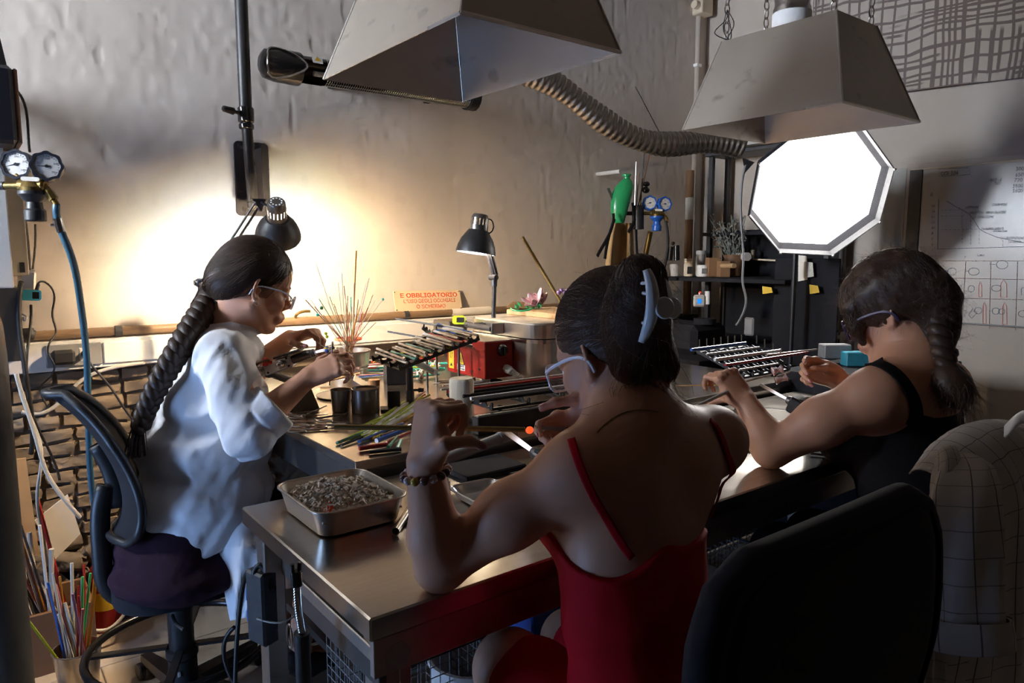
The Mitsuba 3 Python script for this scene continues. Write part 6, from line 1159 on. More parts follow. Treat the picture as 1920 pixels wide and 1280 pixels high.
# scissors, tweezers and tongs
for i, (cx_, cy_, an, s) in enumerate(((590, 792, -.1, 1.), (612, 806, .15, 1.05), (650, 798, .05, .95), (572, 782, .3, .8))):
    o = on(cx_, cy_, Z2, .006); an += math.radians(-45); X = V(math.cos(an), math.sin(an), 0); Yp = V(-X[1], X[0], 0); k_ = thing('scissors', ('steel scissors nearest the bench corner', 'steel scissors in front of the others, by the glass rods', 'steel scissors below the steel pot', 'small steel scissors beside the torch stand')[i], 'scissors', 'scissors on the rear bench')
    for sg_ in (-1, 1):
        t = np.linspace(0, 2 * np.pi, 22, endpoint=False); lp_ = o - X * .075 * s + Yp * sg_ * .018 * s; part(k_, 'handle_loop', tube(lp_ + np.outer(np.cos(t) * .024 * s, X) + np.outer(np.sin(t) * .014 * s, Yp) + V(0, 0, .003 * sg_), .0032, 6, closed=True), 'm_chrome', smooth=True)
        part(k_, 'blade', cat(rod(lp_ + X * .022 * s, o + V(0, 0, .002 * sg_), .0032, 6), hullm([o + X * a_ * s + Yp * b_ * s + V(0, 0, .002 * sg_ + c_) for a_, b_ in ((-.005, -.005), (-.005, .005), (.085, -sg_ * .012), (.06, -sg_ * .004)) for c_ in (-.001, .001)])), 'm_chrome')
    part(k_, 'pivot', cyl(o - V(0, 0, .004), o + V(0, 0, .005), .004, n=10), 'm_chrome')
for i, (a, b, l_) in enumerate((((537, 778), (596, 776), 'dark steel file by the bench corner'), ((560, 786), (612, 765), 'dark pointed steel pick beside the scissors'), ((575, 790), (650, 780), 'long steel tweezers behind the scissors'))): one('steel_tool', tube(np.array([on(*a, Z2, .004), on(*b, Z2, .008)]), [.0035, .002], 6), 'm_dark_steel', l_, 'tool')
one('wooden_stick', rod(on(600, 722, Z2, .012), on(675, 714, Z2, .03), .005), 'm_wood', 'thin wooden stick lying in front of the zinc pot', 'stick')
one('cork_stopper', lathe([(0, 0), (.02, 0), (.022, .022), (0, .022)], 20, frame(on(702, 722))), 'm_cardboard', 'brown cork stopper right of the zinc pot', 'stopper')
pg = Polygon([(0, 0), (.14, .0), (.14, .03)] + [(x, .03 + .006 * (i % 2)) for i, x in enumerate(np.arange(.135, 0, -.007))]); one('serrated_plate', prism(pg, .002, frame(on(815, 715, Z2, .003), x=(.75, -.65, 0), z=(0, 0, 1))), 'm_alu', 'serrated metal plate on the bench below the red kiln box', 'plate', smooth=False)
one('serrated_plate', prism(pg, .002, frame(on(662, 728, Z2, .03), x=(.8, -.6, 0), z=(.3, -.7, .6))), 'm_paper', 'pale serrated plate standing behind the steel pot', 'plate', smooth=False)
for i in range(7):
    p = on(*[(785, 706), (792, 700), (800, 690), (805, 697), (812, 690), (790, 712), (820, 694)][i], Z2, .012); one('glass_figure', cat(ball(p, (.010, .008, .012), 1), rod(p, p + V(.012, 0, .022), .003), rod(p, p + V(-.01, .004, .02), .0025)), 'm_rod_clear', 'tiny clear glass figure on the bench left of the red kiln', 'figurine', 'tiny clear glass figures')
for i in range(9):
    p = on(812 + 6 * i, 722 + 1.2 * i, Z2, .006 + .004 * (i % 3)); glass_rod(p, p + V(.16, -.05 + .02 * (i % 4), .004), .0026, 'm_rod_clear', 'clear glass rod lying between the kiln foot and the paper jar', 'clear rods by the kiln foot')
# black rack in front of the kiln with dark rods
O = V(1.17, 1.60, 1.00); rk2, M2_, slot2 = rack('long black notched rack with dark and red rods in front of the kiln', O, V(0.05, 1, .0), V(1, 0, 0), .26, .52, 6, 5)
for x in (1.22, 1.62):
    for y in (1.63, 1.83): part(rk2, 'leg', rod((x, y, .94), (x, y, 1.0), .007), 'm_black')
for j, m_ in enumerate(('m_rod_black', 'm_rod_white', 'm_rod_black', 'm_rod_black', 'm_rod_red', 'm_rod_clear')):
    glass_rod(slot2(j, -.06) + V(0, 0, .004), slot2(j, 1.05) + V(0, 0, .004), .0055 if j != 5 else .004, m_, f'{COLN[m_]} glass rod on the long black rack before the kiln', f'{COLN[m_]} rods on the long black rack')
one('tool_box', cbox((1.10, 1.57, .941), (1.72, 1.60, .992), .002), 'm_black', 'low black screen under the long black rack', 'box')
# ================================================================== on the front bench
def dish(key, label, c, w, l, h, th=.0022, flare=.012, ang=0.0, mat_='m_steel_side', rad=.03, cat_='tray'):
    k = thing(key, label, cat_); n = 12
    rg_ = lambda ww, ll, r, z: np.c_[np.array(rrect(ww, ll, r, n).exterior.coords)[:-1], np.full(len(rrect(ww, ll, r, n).exterior.coords) - 1, z)]
    f2 = flare * 2; m = loft([rg_(w - f2 - .02, l - f2 - .02, rad * .6, 0), rg_(w - f2, l - f2, rad * .8, .004), rg_(w - .004, l - .004, rad, h - .001), rg_(w + .004, l + .004, rad + .003, h), rg_(w + .004, l + .004, rad + .003, h - .004 + .005), rg_(w - .004 - th, l - .004 - th, rad, h - .001), rg_(w - f2 - th * 2, l - f2 - th * 2, rad * .8, .004 + th), rg_(w - f2 - .02, l - f2 - .02, rad * .6, th)])
    part(k, 'pan', tf(m, frame(c, x=(math.cos(ang), math.sin(ang), 0))), mat_, smooth=35)
    part(k, 'rolled_rim', tf(tube(rg_(w + .002, l + .002, rad + .003, h), .0028, 6, closed=True), frame(c, x=(math.cos(ang), math.sin(ang), 0))), mat_, smooth=True); return k
tc = V(.592, 1.337, Z1)
dish('metal_tray', 'deep steel tray heaped with glass chips at the left end of the front bench', tc, .196, .236, .054, rad=.035, flare=.014)
heap = thing('glass_chips', 'heap of grey and brown glass chips in the deep steel tray', 'glass chips'); labels[heap]['kind'] = 'stuff'
hn = 26; hg = np.array([[(tc[0] + .084 * u, tc[1] + .104 * v, Z1 + .030 + .030 * max(0, 1 - u * u) ** .7 * max(0, 1 - v * v) ** .7 * (1 - .25 * u) + .006 * float(meshkit.noise(np.array([u * 4, v * 4, 1.])))) for v in np.linspace(-1, 1, hn)] for u in np.linspace(-1, 1, hn)])
chips = []; ccol = []
r8 = np.random.default_rng(12)
for i in range(2000):
    u, v = r8.uniform(-.97, .97, 2); q = hg[int((u + 1) / 2 * (hn - 1)), int((v + 1) / 2 * (hn - 1))]; s_ = r8.choice([.0026, .004, .0058, .0085], p=[.45, .33, .17, .05])
    b = trimesh.creation.icosahedron() if s_ < .004 else trimesh.creation.box((1.4, 1.2, 1.)); b.vertices *= s_ * r8.uniform(.5, 1.4, 3) * (1 + r8.normal(0, .12, b.vertices.shape)); b.apply_transform(trimesh.transformations.random_rotation_matrix(r8.uniform(0, 1, 3))); b.apply_translation((tc[0] + .084 * u, tc[1] + .104 * v, q[2] + r8.uniform(-.002, .004))); chips.append(b)
    red = (u < -.2 and v < -.55 and r8.random() < .12); c_ = np.array([.55, .05, .02]) if red else np.array([.40, .335, .265]) * r8.uniform(.55, 1.2) + np.array([.04, .0, -.02]) * r8.uniform(-1, 1); ccol += [c_] * len(b.vertices)
cm = cat(*chips); mat('m_chips', VC, .5, spec=.5); part(heap, 'chips', cm, 'm_chips', smooth=False, color=np.clip(np.array(ccol), 0, 1)); labels[heap + '__chips'] = {'kind': 'stuff'}
part(heap, 'bed', sheet(hg - V(0, 0, .003), .004), 'm_ceramic', smooth=True)
dish('shallow_tray', 'empty shiny shallow steel tray beside the bent elbow of the woman in red', V(.875, 1.212, Z1), .115, .155, .024, flare=.012, ang=-.05, mat_='m_chrome', rad=.022)
p, q = at_z(741, 996, Z1 + .008), at_z(775, 945, Z1 + .008); one('steel_pipe', minus(cyl(p, q + (q - p) * .15, .008, n=24), cyl(p - (q - p) * .1, q + (q - p) * .4, .0062, n=24)), 'm_steel_side', 'short steel pipe lying between the deep tray and the raised forearm', 'pipe')
sl0 = V(.915, 1.35, Z1); one('graphite_slab', cbox(sl0, sl0 + V(.18, .125, .014), .003), 'm_black_soft', 'black graphite slab on the front bench beyond the shallow tray', 'slab')
one('graphite_slab', cbox((1.03, 1.26, Z1), (1.2, 1.34, Z1 + .006), .002), 'm_black_rubber', 'thin black mat on the front bench beside the graphite slab', 'mat')
gt = thing('grey_tube', 'thick grey plastic tube lying along the edge of the rear bench', 'tube'); p, q = at_d(770, 886, 1.62), at_d(945, 818, 1.78); part(gt, 'tube', rod(p, q, .0135, 18), 'm_grey_plastic'); part(gt, 'coupling', cat(cyl(q - (q - p) * .06, q + (q - p) * .12, .0155, n=20)), 'm_grey_plastic')
one('small_bottle', cat(cyl(at_z(838, 915, Z1), at_z(838, 915, Z1) + V(0, 0, .018), .008), cyl(at_z(838, 915, Z1) + V(0, 0, .018), at_z(838, 915, Z1) + V(0, 0, .024), .005)), 'm_white_plastic', 'tiny white bottle behind the forearm of the woman in red', 'bottle')
one('black_clip', cbox(at_z(776, 985, Z1), at_z(776, 985, Z1) + V(.012, .03, .012), .002), 'm_black', 'small black clip beside the steel pipe', 'clip')
cupc = at_z(1016, 918, Z1); one('metal_beaker', lathe([(0, 0), (.034, 0), (.036, .002), (.041, .062), (.042, .064), (.0395, .064), (.034, .005), (0, .004)], 40, frame(V(1.045, 1.19, Z1))), 'm_alu', 'steel beaker partly hidden behind the shoulder of the woman in red', 'beaker', smooth=30)
# torch of the woman in red with its flame, and her glass rod
rt0 = at_d(1000, 846, 1.48); rax = at_d(920, 788, 1.62) - rt0
torch('black bench torch behind the shoulder of the woman in red', rt0, rax, (0, 0, 1), 1.15, knobs=False)
flame('white flame of the torch of the woman in red, fading into tan', rt0 + unit(rax) * .004, rax, .125, .0075)
one('torch_stand', cbox((1.09, 1.14, Z1), (1.20, 1.24, rt0[2] - .03), .006), 'm_black', 'dark block under the torch of the woman in red', 'stand')
ga, gb, gmid = at_d(628, 800, 1.22), at_d(985, 805, 1.17), at_d(870, 803, 1.19)
gr = thing('hot_glass_rod', 'glass rod with a glowing orange tip held by the woman in red', 'glass rod')
part(gr, 'rod', tube(np.array([ga, gmid, gb]), .0046, 10), 'm_brass', smooth=True); tip = mikit.ply(ball(at_d(993, 806, 1.17), (.0070, .0060, .0062), 2), 'm_red_bright', smooth=True); tip['emitter'] = {'type': 'area', 'radiance': rgb((1.0, .10, .02)), 'sampling_weight': 0.0}; part(gr, 'molten_tip', tip, None); labels[gr + '__molten_tip'] = {'label': 'glowing orange tip'}
hh = thing('flat_tool', 'dark flat steel tool in the right hand of the woman in red', 'tool'); p, q = at_d(1003, 800, 1.22), at_d(1120, 811, 1.26); part(hh, 'blade', hullm([v + V(0, 0, z) + FWD * e for v, w_ in ((p, .003), (p * .5 + q * .5, .004)) for z in (-w_, w_) for e in (0, .002)]), 'm_dark_steel'); part(hh, 'handle', rod(p * .5 + q * .5, q, .0048, 8), 'm_black')
# ---- right end, in front of the softbox
for i, (c_, w_, l_, h_, a_, lab) in enumerate(((V(1.86, 1.36, Z1), .30, .16, .030, -.78, 'long steel tray behind the left hand of the woman in black'), (V(1.66, 1.25, Z1), .16, .11, .022, -.7, 'small steel tray between the two women on the right'))): dish('metal_tray', lab, c_, w_, l_, h_, flare=.006, ang=a_, rad=.02)
for i, (a, b, r_, m_, lab) in enumerate((((1240, 756, 1.62), (1312, 740, 1.80), .0085, 'm_rod_white', 'thick milky glass rod beside the shoulder of the woman in red'), ((1292, 768, 1.78), (1372, 730, 1.86), .0050, 'm_rod_clear', 'clear glass rod with amber end leaving the left hand of the woman in black'), ((1405, 735, 1.9), (1396, 748, 1.88), .003, 'm_rod_clear', 'short clear rod end under the left hand of the woman in black'), ((1268, 723, 2.1), (1365, 721, 2.0), .0016, 'm_rod_amber', 'hair thin amber rod between the two women'),
                                          ((1360, 786, 1.78), (1410, 792, 1.76), .003, 'm_rod_black', 'dark glass rod by the small steel tray'), ((1355, 783, 1.8), (1402, 778, 1.84), .003, 'm_rod_pink', 'pale pink glass rod by the small steel tray'), ((1380, 758, 2.0), (1495, 770, 1.95), .0026, 'm_rod_clear', 'clear glass rod lying on the long steel tray'), ((1520, 850, 1.72), (1566, 855, 1.70), .003, 'm_rod_black', 'black rod on the shining bench under the forearm'))):
    A_, B2_ = (at_z(a[0], a[1], .925), at_z(b[0], b[1], .93)) if i in (0, 4, 5, 6) else (at_z(a[0], a[1], .905), at_z(b[0], b[1], .905)) if i == 7 else (at_d(*a), at_d(*b)); one('glass_rod', tube(np.array([A_, (A_ + B2_) / 2, B2_]), r_, 8), m_, lab, 'glass rod', smooth=40)
one('graphite_slab', tf(cbox((-.06, -.045, 0), (.06, .045, .012), .002), frame(at_z(1385, 838, Z1), x=(.75, -.66, 0))), 'm_black', 'black graphite slab in front of the small steel tray', 'slab')
one('wire_tweezers', cat(wire([at_z(1375, 800, Z1 + .02), at_z(1400, 790, Z1 + .025), at_z(1420, 800, Z1 + .02)], .002), wire([at_z(1372, 806, Z1 + .018), at_z(1400, 800, Z1 + .022), at_z(1420, 806, Z1 + .018)], .002)), 'm_chrome', 'bright tweezers lying in the small steel tray', 'tweezers')
mg = thing('glass_ornament', 'small pinkish blown glass ornament on the rod of the woman in black', 'ornament')
mat('m_gpink', [.66, .46, .44], .12, spec=.8)
c_ = at_d(1450, 702, 1.93); part(mg, 'neck', lathe([(0, -.016), (.013, -.014), (.009, -.006), (.005, 0), (.008, .006), (.012, .012), (0, .014)], 20, frame(c_ + RGT * .012 + UPV * .012, z=RGT + V(0, 0, .3))), 'm_gpink', smooth=True); part(mg, 'neck', lathe([(0, -.018), (.011, -.016), (.006, -.004), (.006, .006), (.011, .014), (0, .016)], 20, frame(c_ + RGT * .022 - UPV * .012, z=RGT + V(0, 0, .3))), 'm_gpink', smooth=True)
part(mg, 'holding_rod', cat(rod(at_d(1395, 716, 1.9), c_ - RGT * .006, .0026, 8), rod(c_ + RGT * .01 - V(0, 0, .004), at_d(1480, 697, 1.98), .0022, 8)), 'm_rod_clear')
bt0 = at_d(1476, 748, 2.02); bax = at_d(1420, 718, 2.08) - bt0
tk3, TM3 = torch('black bench torch with bent shield at the right end of the front bench', bt0, bax, (0, 0, 1), 1.1, knobs=False); part(tk3, 'burner_head', tf(cat(cbox((-.085, -.026, -.022), (-.014, .026, .020), .004)), TM3), 'm_black'); flame('blue white flame of the torch of the woman in black', bt0 + unit(bax) * .004, bax, .085, .0055)
sh0 = at_d(1520, 752, 1.98); one('torch_shield', hullm([at_d(*p) for p in ((1512, 745, 1.96), (1534, 742, 1.96), (1532, 760, 1.95), (1512, 768, 1.95), (1512, 745, 1.963), (1534, 742, 1.963))]), 'm_steel_side', 'small bent metal plate on the right torch', 'plate')
one('torch_stand', cbox(bt0 * V(1, 1, 0) + V(.02, -.12, Z1), bt0 * V(1, 1, 0) + V(.10, -.04, bt0[2] - .035), .004), 'm_black', 'dark block under the right torch', 'stand')
# rack of glowing rods in front of the softbox
mat('m_spike', [.6, .6, .6], .2, 1.)
O = at_d(1393, 709, 2.30); rk3, M3_, slot3 = rack('black notched rack with blue, clear and red rods in front of the softbox', O, V(0, 1, .36), V(1, 0, .0), .20, .27, 5, 6)
for j, (m_, t0, t1, r_) in enumerate((('m_rod_clear', -.02, .80, .0035), ('m_rod_red', -.10, 1.75, .0048), ('m_rod_white', -.12, 1.30, .0058), ('m_rod_clear', -.10, 1.02, .0035), ('m_rod_blue', -.22, .92, .0055))):
    glass_rod(slot3(j, t0) + V(0, 0, .001), slot3(j, t1) + V(0, 0, .001), r_, m_, f'{COLN[m_]} glass rod shining on the rack in front of the softbox', f'{COLN[m_]} rods on the right rack')
glass_rod(slot3(1.6, .9), slot3(1.3, 2.05), .004, 'm_rod_clear', 'clear glass rod beyond the knuckles of the woman in black', 'clear rods on the right rack')
for i in range(11):
    q = slot3(4.6, .05 + .15 * i) if i < 7 else slot3(4.2 - (i - 7) * .9, 1.22); part(rk3, 'rail_pin', rod(q + V(0, 0, -.01), q + V(.004, .004, .020), .0020, 6), 'm_spike')
ct_ = slot3(2.5, .5); part(rk3, 'post', rod(V(ct_[0], ct_[1], Z1 if ct_[1] < 1.51 else Z2), ct_ - V(0, 0, .02), .012, 10), 'm_black')
# ---- hung on and standing under the front bench
gn = thing('gooseneck_holder', 'black and chrome gooseneck tool holder clamped to the left side of the bench', 'holder'); g0, g1 = at_d(556, 1090, 1.12), at_d(566, 1185, 1.16)
part(gn, 'flexible_neck', tube(spline([g0, g0 * .5 + g1 * .5 + V(-.002, 0, 0), g1], 60), .0058 + .0007 * np.sin(np.arange(60) * 2.1), 10), 'm_alu_shiny'); part(gn, 'clip_head', cat(cyl(g0 - V(0, 0, .008), g0 + V(0, 0, .018), .009, c=.002), rod(g0 + V(-.005, 0, .016), g0 + V(-.006, 0, .03), .0035), rod(g0 + V(.005, 0, .016), g0 + V(.006, 0, .03), .0035)), 'm_black_gloss'); part(gn, 'grip', rod(g1, at_d(572, 1330, 1.2), .013, 12), 'm_black'); part(gn, 'ring', tube(g1 + np.stack([np.zeros(20), .012 * np.cos(np.arange(20) * .314), .02 * np.sin(np.arange(20) * .314)], 1) + V(-.02, 0, .0), .0016, 5, closed=True), 'm_chrome')
ps_ = thing('power_strip', 'black power strip with blue switches hung on the bench leg beside the shirt tail', 'power strip'); c_ = at_d(492, 1130, 1.52); M = frame(c_, x=(.3, -.95, 0), z=(-.95, -.3, 0)); part(ps_, 'body', tf(cbox((-.03, -.085, -.02), (.03, .075, .02), .005), M), 'm_black'); 
for y in (-.035, .012): part(ps_, 'switch', tf(cbox((-.042, y - .014, -.012), (-.028, y + .014, .012), .002), M), 'm_blue')
part(ps_, 'cable_tie', wire([c_ + V(-.02, -.02, -.02), c_ + V(.03, -.05, -.03), c_ + V(.05, -.05, -.025)], .002), 'm_white_plastic')
cable('cable', [at_d(490, 1085, 1.5), at_d(478, 1068, 1.5), at_d(485, 1060, 1.5), at_d(505, 1085, 1.5), at_d(515, 1105, 1.5)], .006, 'm_black', 'black power lead looping over the power strip on the bench leg')
pd = thing('foot_pedal', 'black foot switch with cable on the floor under the corner of the front bench', 'foot pedal'); c_ = V(.60, 1.95, 0); part(pd, 'base', cbox(c_ + V(-.06, -.08, 0), c_ + V(.06, .08, .03), .008), 'm_black'); part(pd, 'treadle', hullm([c_ + V(x, y, z) for x in (-.05, .05) for y, z in ((-.075, .035), (.07, .05), (-.075, .03), (.07, .075))]), 'm_black_gloss')
cable('cable', [c_ + V(-.06, 0, .05), c_ + V(-.10, -.1, .12), at_d(455, 1100, 1.9), at_d(490, 1115, 1.7)], .006, 'm_black', 'black cable from the foot switch up to the power strip')
cable('cable', [at_d(440, 1175, 2.0), at_d(420, 1210, 2.0), at_d(425, 1250, 2.0), at_d(445, 1290, 2.0)], .006, 'm_black', 'thick black cable hanging to the floor below the shirt tail')
def basket(key, label, lo, hi, n=12):
    k = thing(key, label, 'basket', 'black wire mesh baskets'); lo, hi = np.array(lo, float), np.array(hi, float); w = []
    for ax in (0, 1):
        for side in (lo[1 - ax], hi[1 - ax]):
            for t in np.linspace(lo[ax], hi[ax], n):
                p = [0, 0, lo[2]]; p[ax] = t; p[1 - ax] = side; q = list(p); q[2] = hi[2]; w.append(rod(p, q, .0012, 4))
            for z in np.linspace(lo[2], hi[2], n):
                p = [0, 0, z]; p[ax] = lo[ax]; p[1 - ax] = side; q = list(p); q[ax] = hi[ax]; w.append(rod(p, q, .0012, 4))
    part(k, 'wire_mesh', cat(*w), 'm_grey_plastic'); labels[k + '__wire_mesh'] = {'kind': 'stuff'}; part(k, 'bottom', cbox(lo, (hi[0], hi[1], lo[2] + .002), .0005), 'm_black'); part(k, 'rim', tube(np.array([(lo[0], lo[1], hi[2]), (hi[0], lo[1], hi[2]), (hi[0], hi[1], hi[2]), (lo[0], hi[1], hi[2])]), .0035, 6, closed=True), 'm_black'); return k
basket('wire_basket', 'black wire mesh basket under the left end of the front bench', (.56, 1.12, .42), (.80, 1.36, .66)); one('basket_board', cbox((.50, 1.0, .405), (2.5, 1.44, .419), .002), 'm_dark_steel', 'dark board shelf under the front bench', 'shelf board')
basket('wire_basket', 'black wire mesh basket under the right end of the front bench', (1.60, 1.0, .52), (1.80, 1.20, .68))
one('storage_box', cbox((1.32, 1.02, .42), (1.56, 1.2, .60), .004), 'm_paper', 'pale box with papers on the shelf under the front bench', 'box')
one('carton', cbox((1.585, .99, .42), (1.83, 1.22, .518), .004), 'm_grey_plastic', 'grey carton carrying the right wire basket', 'carton')
bk2 = thing('plastic_tub', 'white plastic tub on the shelf under the front bench beside the knee', 'tub'); part(bk2, 'body', lathe([(0, 0), (.075, 0), (.09, .17), (.094, .172), (.094, .18), (.086, .18), (.072, .006), (0, .005)], 36, frame((.80, 1.17, .42))), 'm_white_plastic', smooth=30)
one('step_stool', cat(cbox((.99, 1.2, .42), (1.15, 1.36, .60), .004), cbox((.98, 1.19, .60), (1.16, 1.37, .622), .004)), 'm_blue', 'dark blue box under the bench behind the knee of the woman in red', 'box')
cable('cable', [V(.95, 1.46, .83), V(.93, 1.42, .72), V(.98, 1.36, .68), V(1.05, 1.34, .66)], .005, 'm_black', 'black cable hanging under the bench behind the knee')

# ================================================================== chairs in the foreground
def back_chair(key, label, C, yaw, top_z, seat_z, hw, lean, mat_, seat=(.44, .44)):
    """C: the middle of the seat; yaw: the way the sitter faces."""
    f = V(math.cos(yaw), math.sin(yaw), 0); l = V(-f[1], f[0], 0); k = thing(key, label, 'chair')
    bz = np.linspace(0, 1, 22); H0 = top_z - seat_z - .08; wid = hw * np.interp(bz, [0, .12, .55, .85, .95, 1], [.78, .90, 1.0, .95, .86, .66])
    P = lambda t, u: C - f * (.235 + lean * t * H0 + .03 * math.sin(t * 3) - .045 * u * u) + V(0, 0, seat_z + .08 + t * H0) + l * u
    G = [[P(t, w * u) for u in np.linspace(-1, 1, 15)] for t, w in zip(bz, wid)]
    part(k, 'backrest', sheet(G, .042), mat_, smooth=True)
    lp_ = np.array([g[0] for g in G] + [g for g in G[-1][1:-1]] + [g[-1] for g in G[::-1]] + [g for g in G[0][-2:0:-1]]); part(k, 'back_edge', tube(lp_, .022, 10, closed=True), mat_, smooth=True)
    part(k, 'back_upright', tube(spline([P(.35, 0) - f * .03, P(0, 0) - f * .045, C - f * .22 + V(0, 0, seat_z - .02), C - f * .08 + V(0, 0, seat_z - .04)], 16), .024, 10, sq=.6), 'm_black', smooth=True)
    part(k, 'seat', prism(rrect(seat[0], seat[1], .12), .07, frame(C + V(0, 0, seat_z - .07), x=f)), mat_)
    part(k, 'gas_column', cat(cyl(C + V(0, 0, .06), C + V(0, 0, seat_z - .15), .03), cyl(C + V(0, 0, seat_z - .16), C + V(0, 0, seat_z - .06), .016)), 'm_black')
    for i in range(5):
        a = yaw + .6 + i * 1.2566; d = V(math.cos(a), math.sin(a), 0); part(k, 'base_arm', hullm([C * V(1, 1, 0) + d * r + V(0, 0, z) + V(-d[1], d[0], 0) * w for r, z0, z1, w0 in ((.02, .07, .115, .028), (.28, .055, .08, .018)) for z in (z0, z1) for w in (-w0, w0)]), 'm_black'); c = C * V(1, 1, 0) + d * .28; part(k, 'caster', cyl(c + V(-d[1], d[0], 0) * .02 + V(0, 0, .028), c - V(-d[1], d[0], 0) * .02 + V(0, 0, .028), .028, c=.004), 'm_black')
    return k, P, f, l
c1, P1_, f1, l1_ = back_chair('office_chair', 'black office chair with rounded back behind the woman in red', V(.815, .70, 0), math.pi / 2, 1.105, .555, .265, .10, 'm_black_soft')
c2, P2_, f2, l2_ = back_chair('office_chair', 'office chair of the woman in black hidden under the checked shirt', V(1.70, .81, 0), math.pi / 2, 1.005, .555, .23, .10, 'm_black_soft')
# ================================================================== checked shirt hanging over the chair on the right
def plaid_c(p, n, uv):
    u, v = uv.x * 1.0, uv.y
    a = dr.abs((u * 11.0) - dr.floor(u * 11.0) - .5); b = dr.abs((v * 15) - dr.floor(v * 15) - .5); a2 = dr.abs((u * 7 + .12) - dr.floor(u * 7 + .12) - .5)
    l = dr.maximum(1 - smoothstep(.010, .030, a), .8 * (1 - smoothstep(.010, .030, b)))
    return mikit.mix([.47, .43, .385], [.10, .075, .07], .9 * l)
scene['m_plaid'] = {'type': 'twosided', 'b': {'type': 'principled', 'base_color': proc(plaid_c), 'roughness': .9, 'specular': .1}}
ds = thing('checked_shirt', 'pale shirt with thin dark checks draped over the chair at the right', 'shirt')
def drape(rows, th, nu=64, nv=60, fold=.012, seed=1):
    """rows: top to bottom polylines in space."""
    R = np.array([spline(r, nu) for r in rows]); G = np.stack([spline(R[:, i], nv) for i in range(nu)], 1)
    u, v = np.meshgrid(np.linspace(0, 1, nu), np.linspace(0, 1, nv)); w = fold * (meshkit.fbm(np.stack([u * 9 + seed, v * 1.6 + 2 * u, u * 0 + seed], -1), 3, seed) - .5) * 2 * np.clip(v * 2.5, .15, 1)
    G = G + np.stack([w * .15, -w - .004 * np.sin(u * 40) * v, w * 0], -1); m = sheet(G, th); uv1 = np.stack([u, v], -1).reshape(-1, 2); return m, np.vstack([uv1, uv1])
yb = .530
body_rows = [[V(1.47, yb + .075, 1.00), V(1.6, yb + .08, 1.045), V(1.8, yb + .08, 1.05), V(1.98, yb + .07, 1.0)],
             [V(1.445, yb + .03, 1.02), V(1.6, yb + .03, 1.062), V(1.8, yb + .03, 1.068), V(2.0, yb + .03, 1.02)],
             [V(1.425, yb - .03, .985), V(1.6, yb - .035, 1.02), V(1.8, yb - .035, 1.02), V(2.02, yb - .03, .985)],
             [V(1.385, yb - .05, .86), V(1.6, yb - .07, .86), V(1.8, yb - .07, .86), V(2.04, yb - .05, .86)],
             [V(1.335, yb - .06, .68), V(1.58, yb - .08, .66), V(1.8, yb - .08, .66), V(2.06, yb - .05, .66)],
             [V(1.31, yb - .06, .46), V(1.57, yb - .09, .42), V(1.8, yb - .09, .40), V(2.08, yb - .05, .42)]]
m, uv = drape(body_rows, .003, fold=.032); part(ds, 'body', m, 'm_plaid', smooth=True, uv=uv)
slv = [at_d(*p) for p in ((1800, 848, 1.32), (1808, 890, 1.25), (1808, 960, 1.20), (1812, 1060, 1.18), (1818, 1150, 1.17), (1822, 1215, 1.165))]
c_ = spline(slv, 40); w_ = np.interp(np.linspace(0, 1, 40), [0, .15, .3, 1], [.02, .05, .058, .060]); an = np.arange(40) * 2 * np.pi / 40
G = np.array([c_[i] + w_[i] * (1 + .10 * np.sin(an * 5 + i * .18))[:, None] * (np.cos(an)[:, None] * RGT + .42 * np.sin(an)[:, None] * FWD) for i in range(40)])
u, v = np.meshgrid(an / 6.283 * .55, np.linspace(0, .6, 40)); m = loft(G, caps=False); part(ds, 'sleeve', m, 'm_plaid', smooth=True, uv=np.stack([u, v], -1).reshape(-1, 2))
G2 = np.array([c_[34] + (c_[39] - c_[34]) * t + r_ * (np.cos(an)[:, None] * RGT + .45 * np.sin(an)[:, None] * FWD) for t, r_ in ((.05, .062), (0, .068), (.5, .071), (1.0, .070), (1.05, .064), (.5, .062))]); u, v = np.meshgrid(an / 6.283 * .55, np.linspace(.55, .65, 6)); part(ds, 'rolled_cuff', loft(G2, caps=False), 'm_plaid', smooth=True, uv=np.stack([u, v], -1).reshape(-1, 2))
rowsf = [[at_d(1755, 850, 1.30), at_d(1768, 838, 1.31), at_d(1790, 836, 1.32)], [at_d(1745, 910, 1.26), at_d(1768, 915, 1.23), at_d(1800, 905, 1.26)], [at_d(1728, 985, 1.25), at_d(1752, 1000, 1.21), at_d(1785, 990, 1.24)], [at_d(1690, 1090, 1.24), at_d(1730, 1090, 1.21), at_d(1775, 1090, 1.23)], [at_d(1660, 1290, 1.22), at_d(1712, 1290, 1.19), at_d(1770, 1290, 1.22)]]
m, uv = drape(rowsf, .003, 24, 50, .010, 4); part(ds, 'front_flap', m, 'm_plaid', smooth=True, uv=uv * np.array([.3, 1]))
ws2 = one('white_cloth', sheet([[at_d(1885 + 60 * u, 800 - 30 * math.sin(u * 2.2) + 20 * v * v, 1.5 - .05 * v - .01 * math.sin(7 * u)) for u in np.linspace(0, 1, 14)] for v in np.linspace(0, 1, 8)], .006), 'm_white', 'white cloth bundle behind the shoulder of the checked shirt at the right edge', 'cloth', smooth=True)

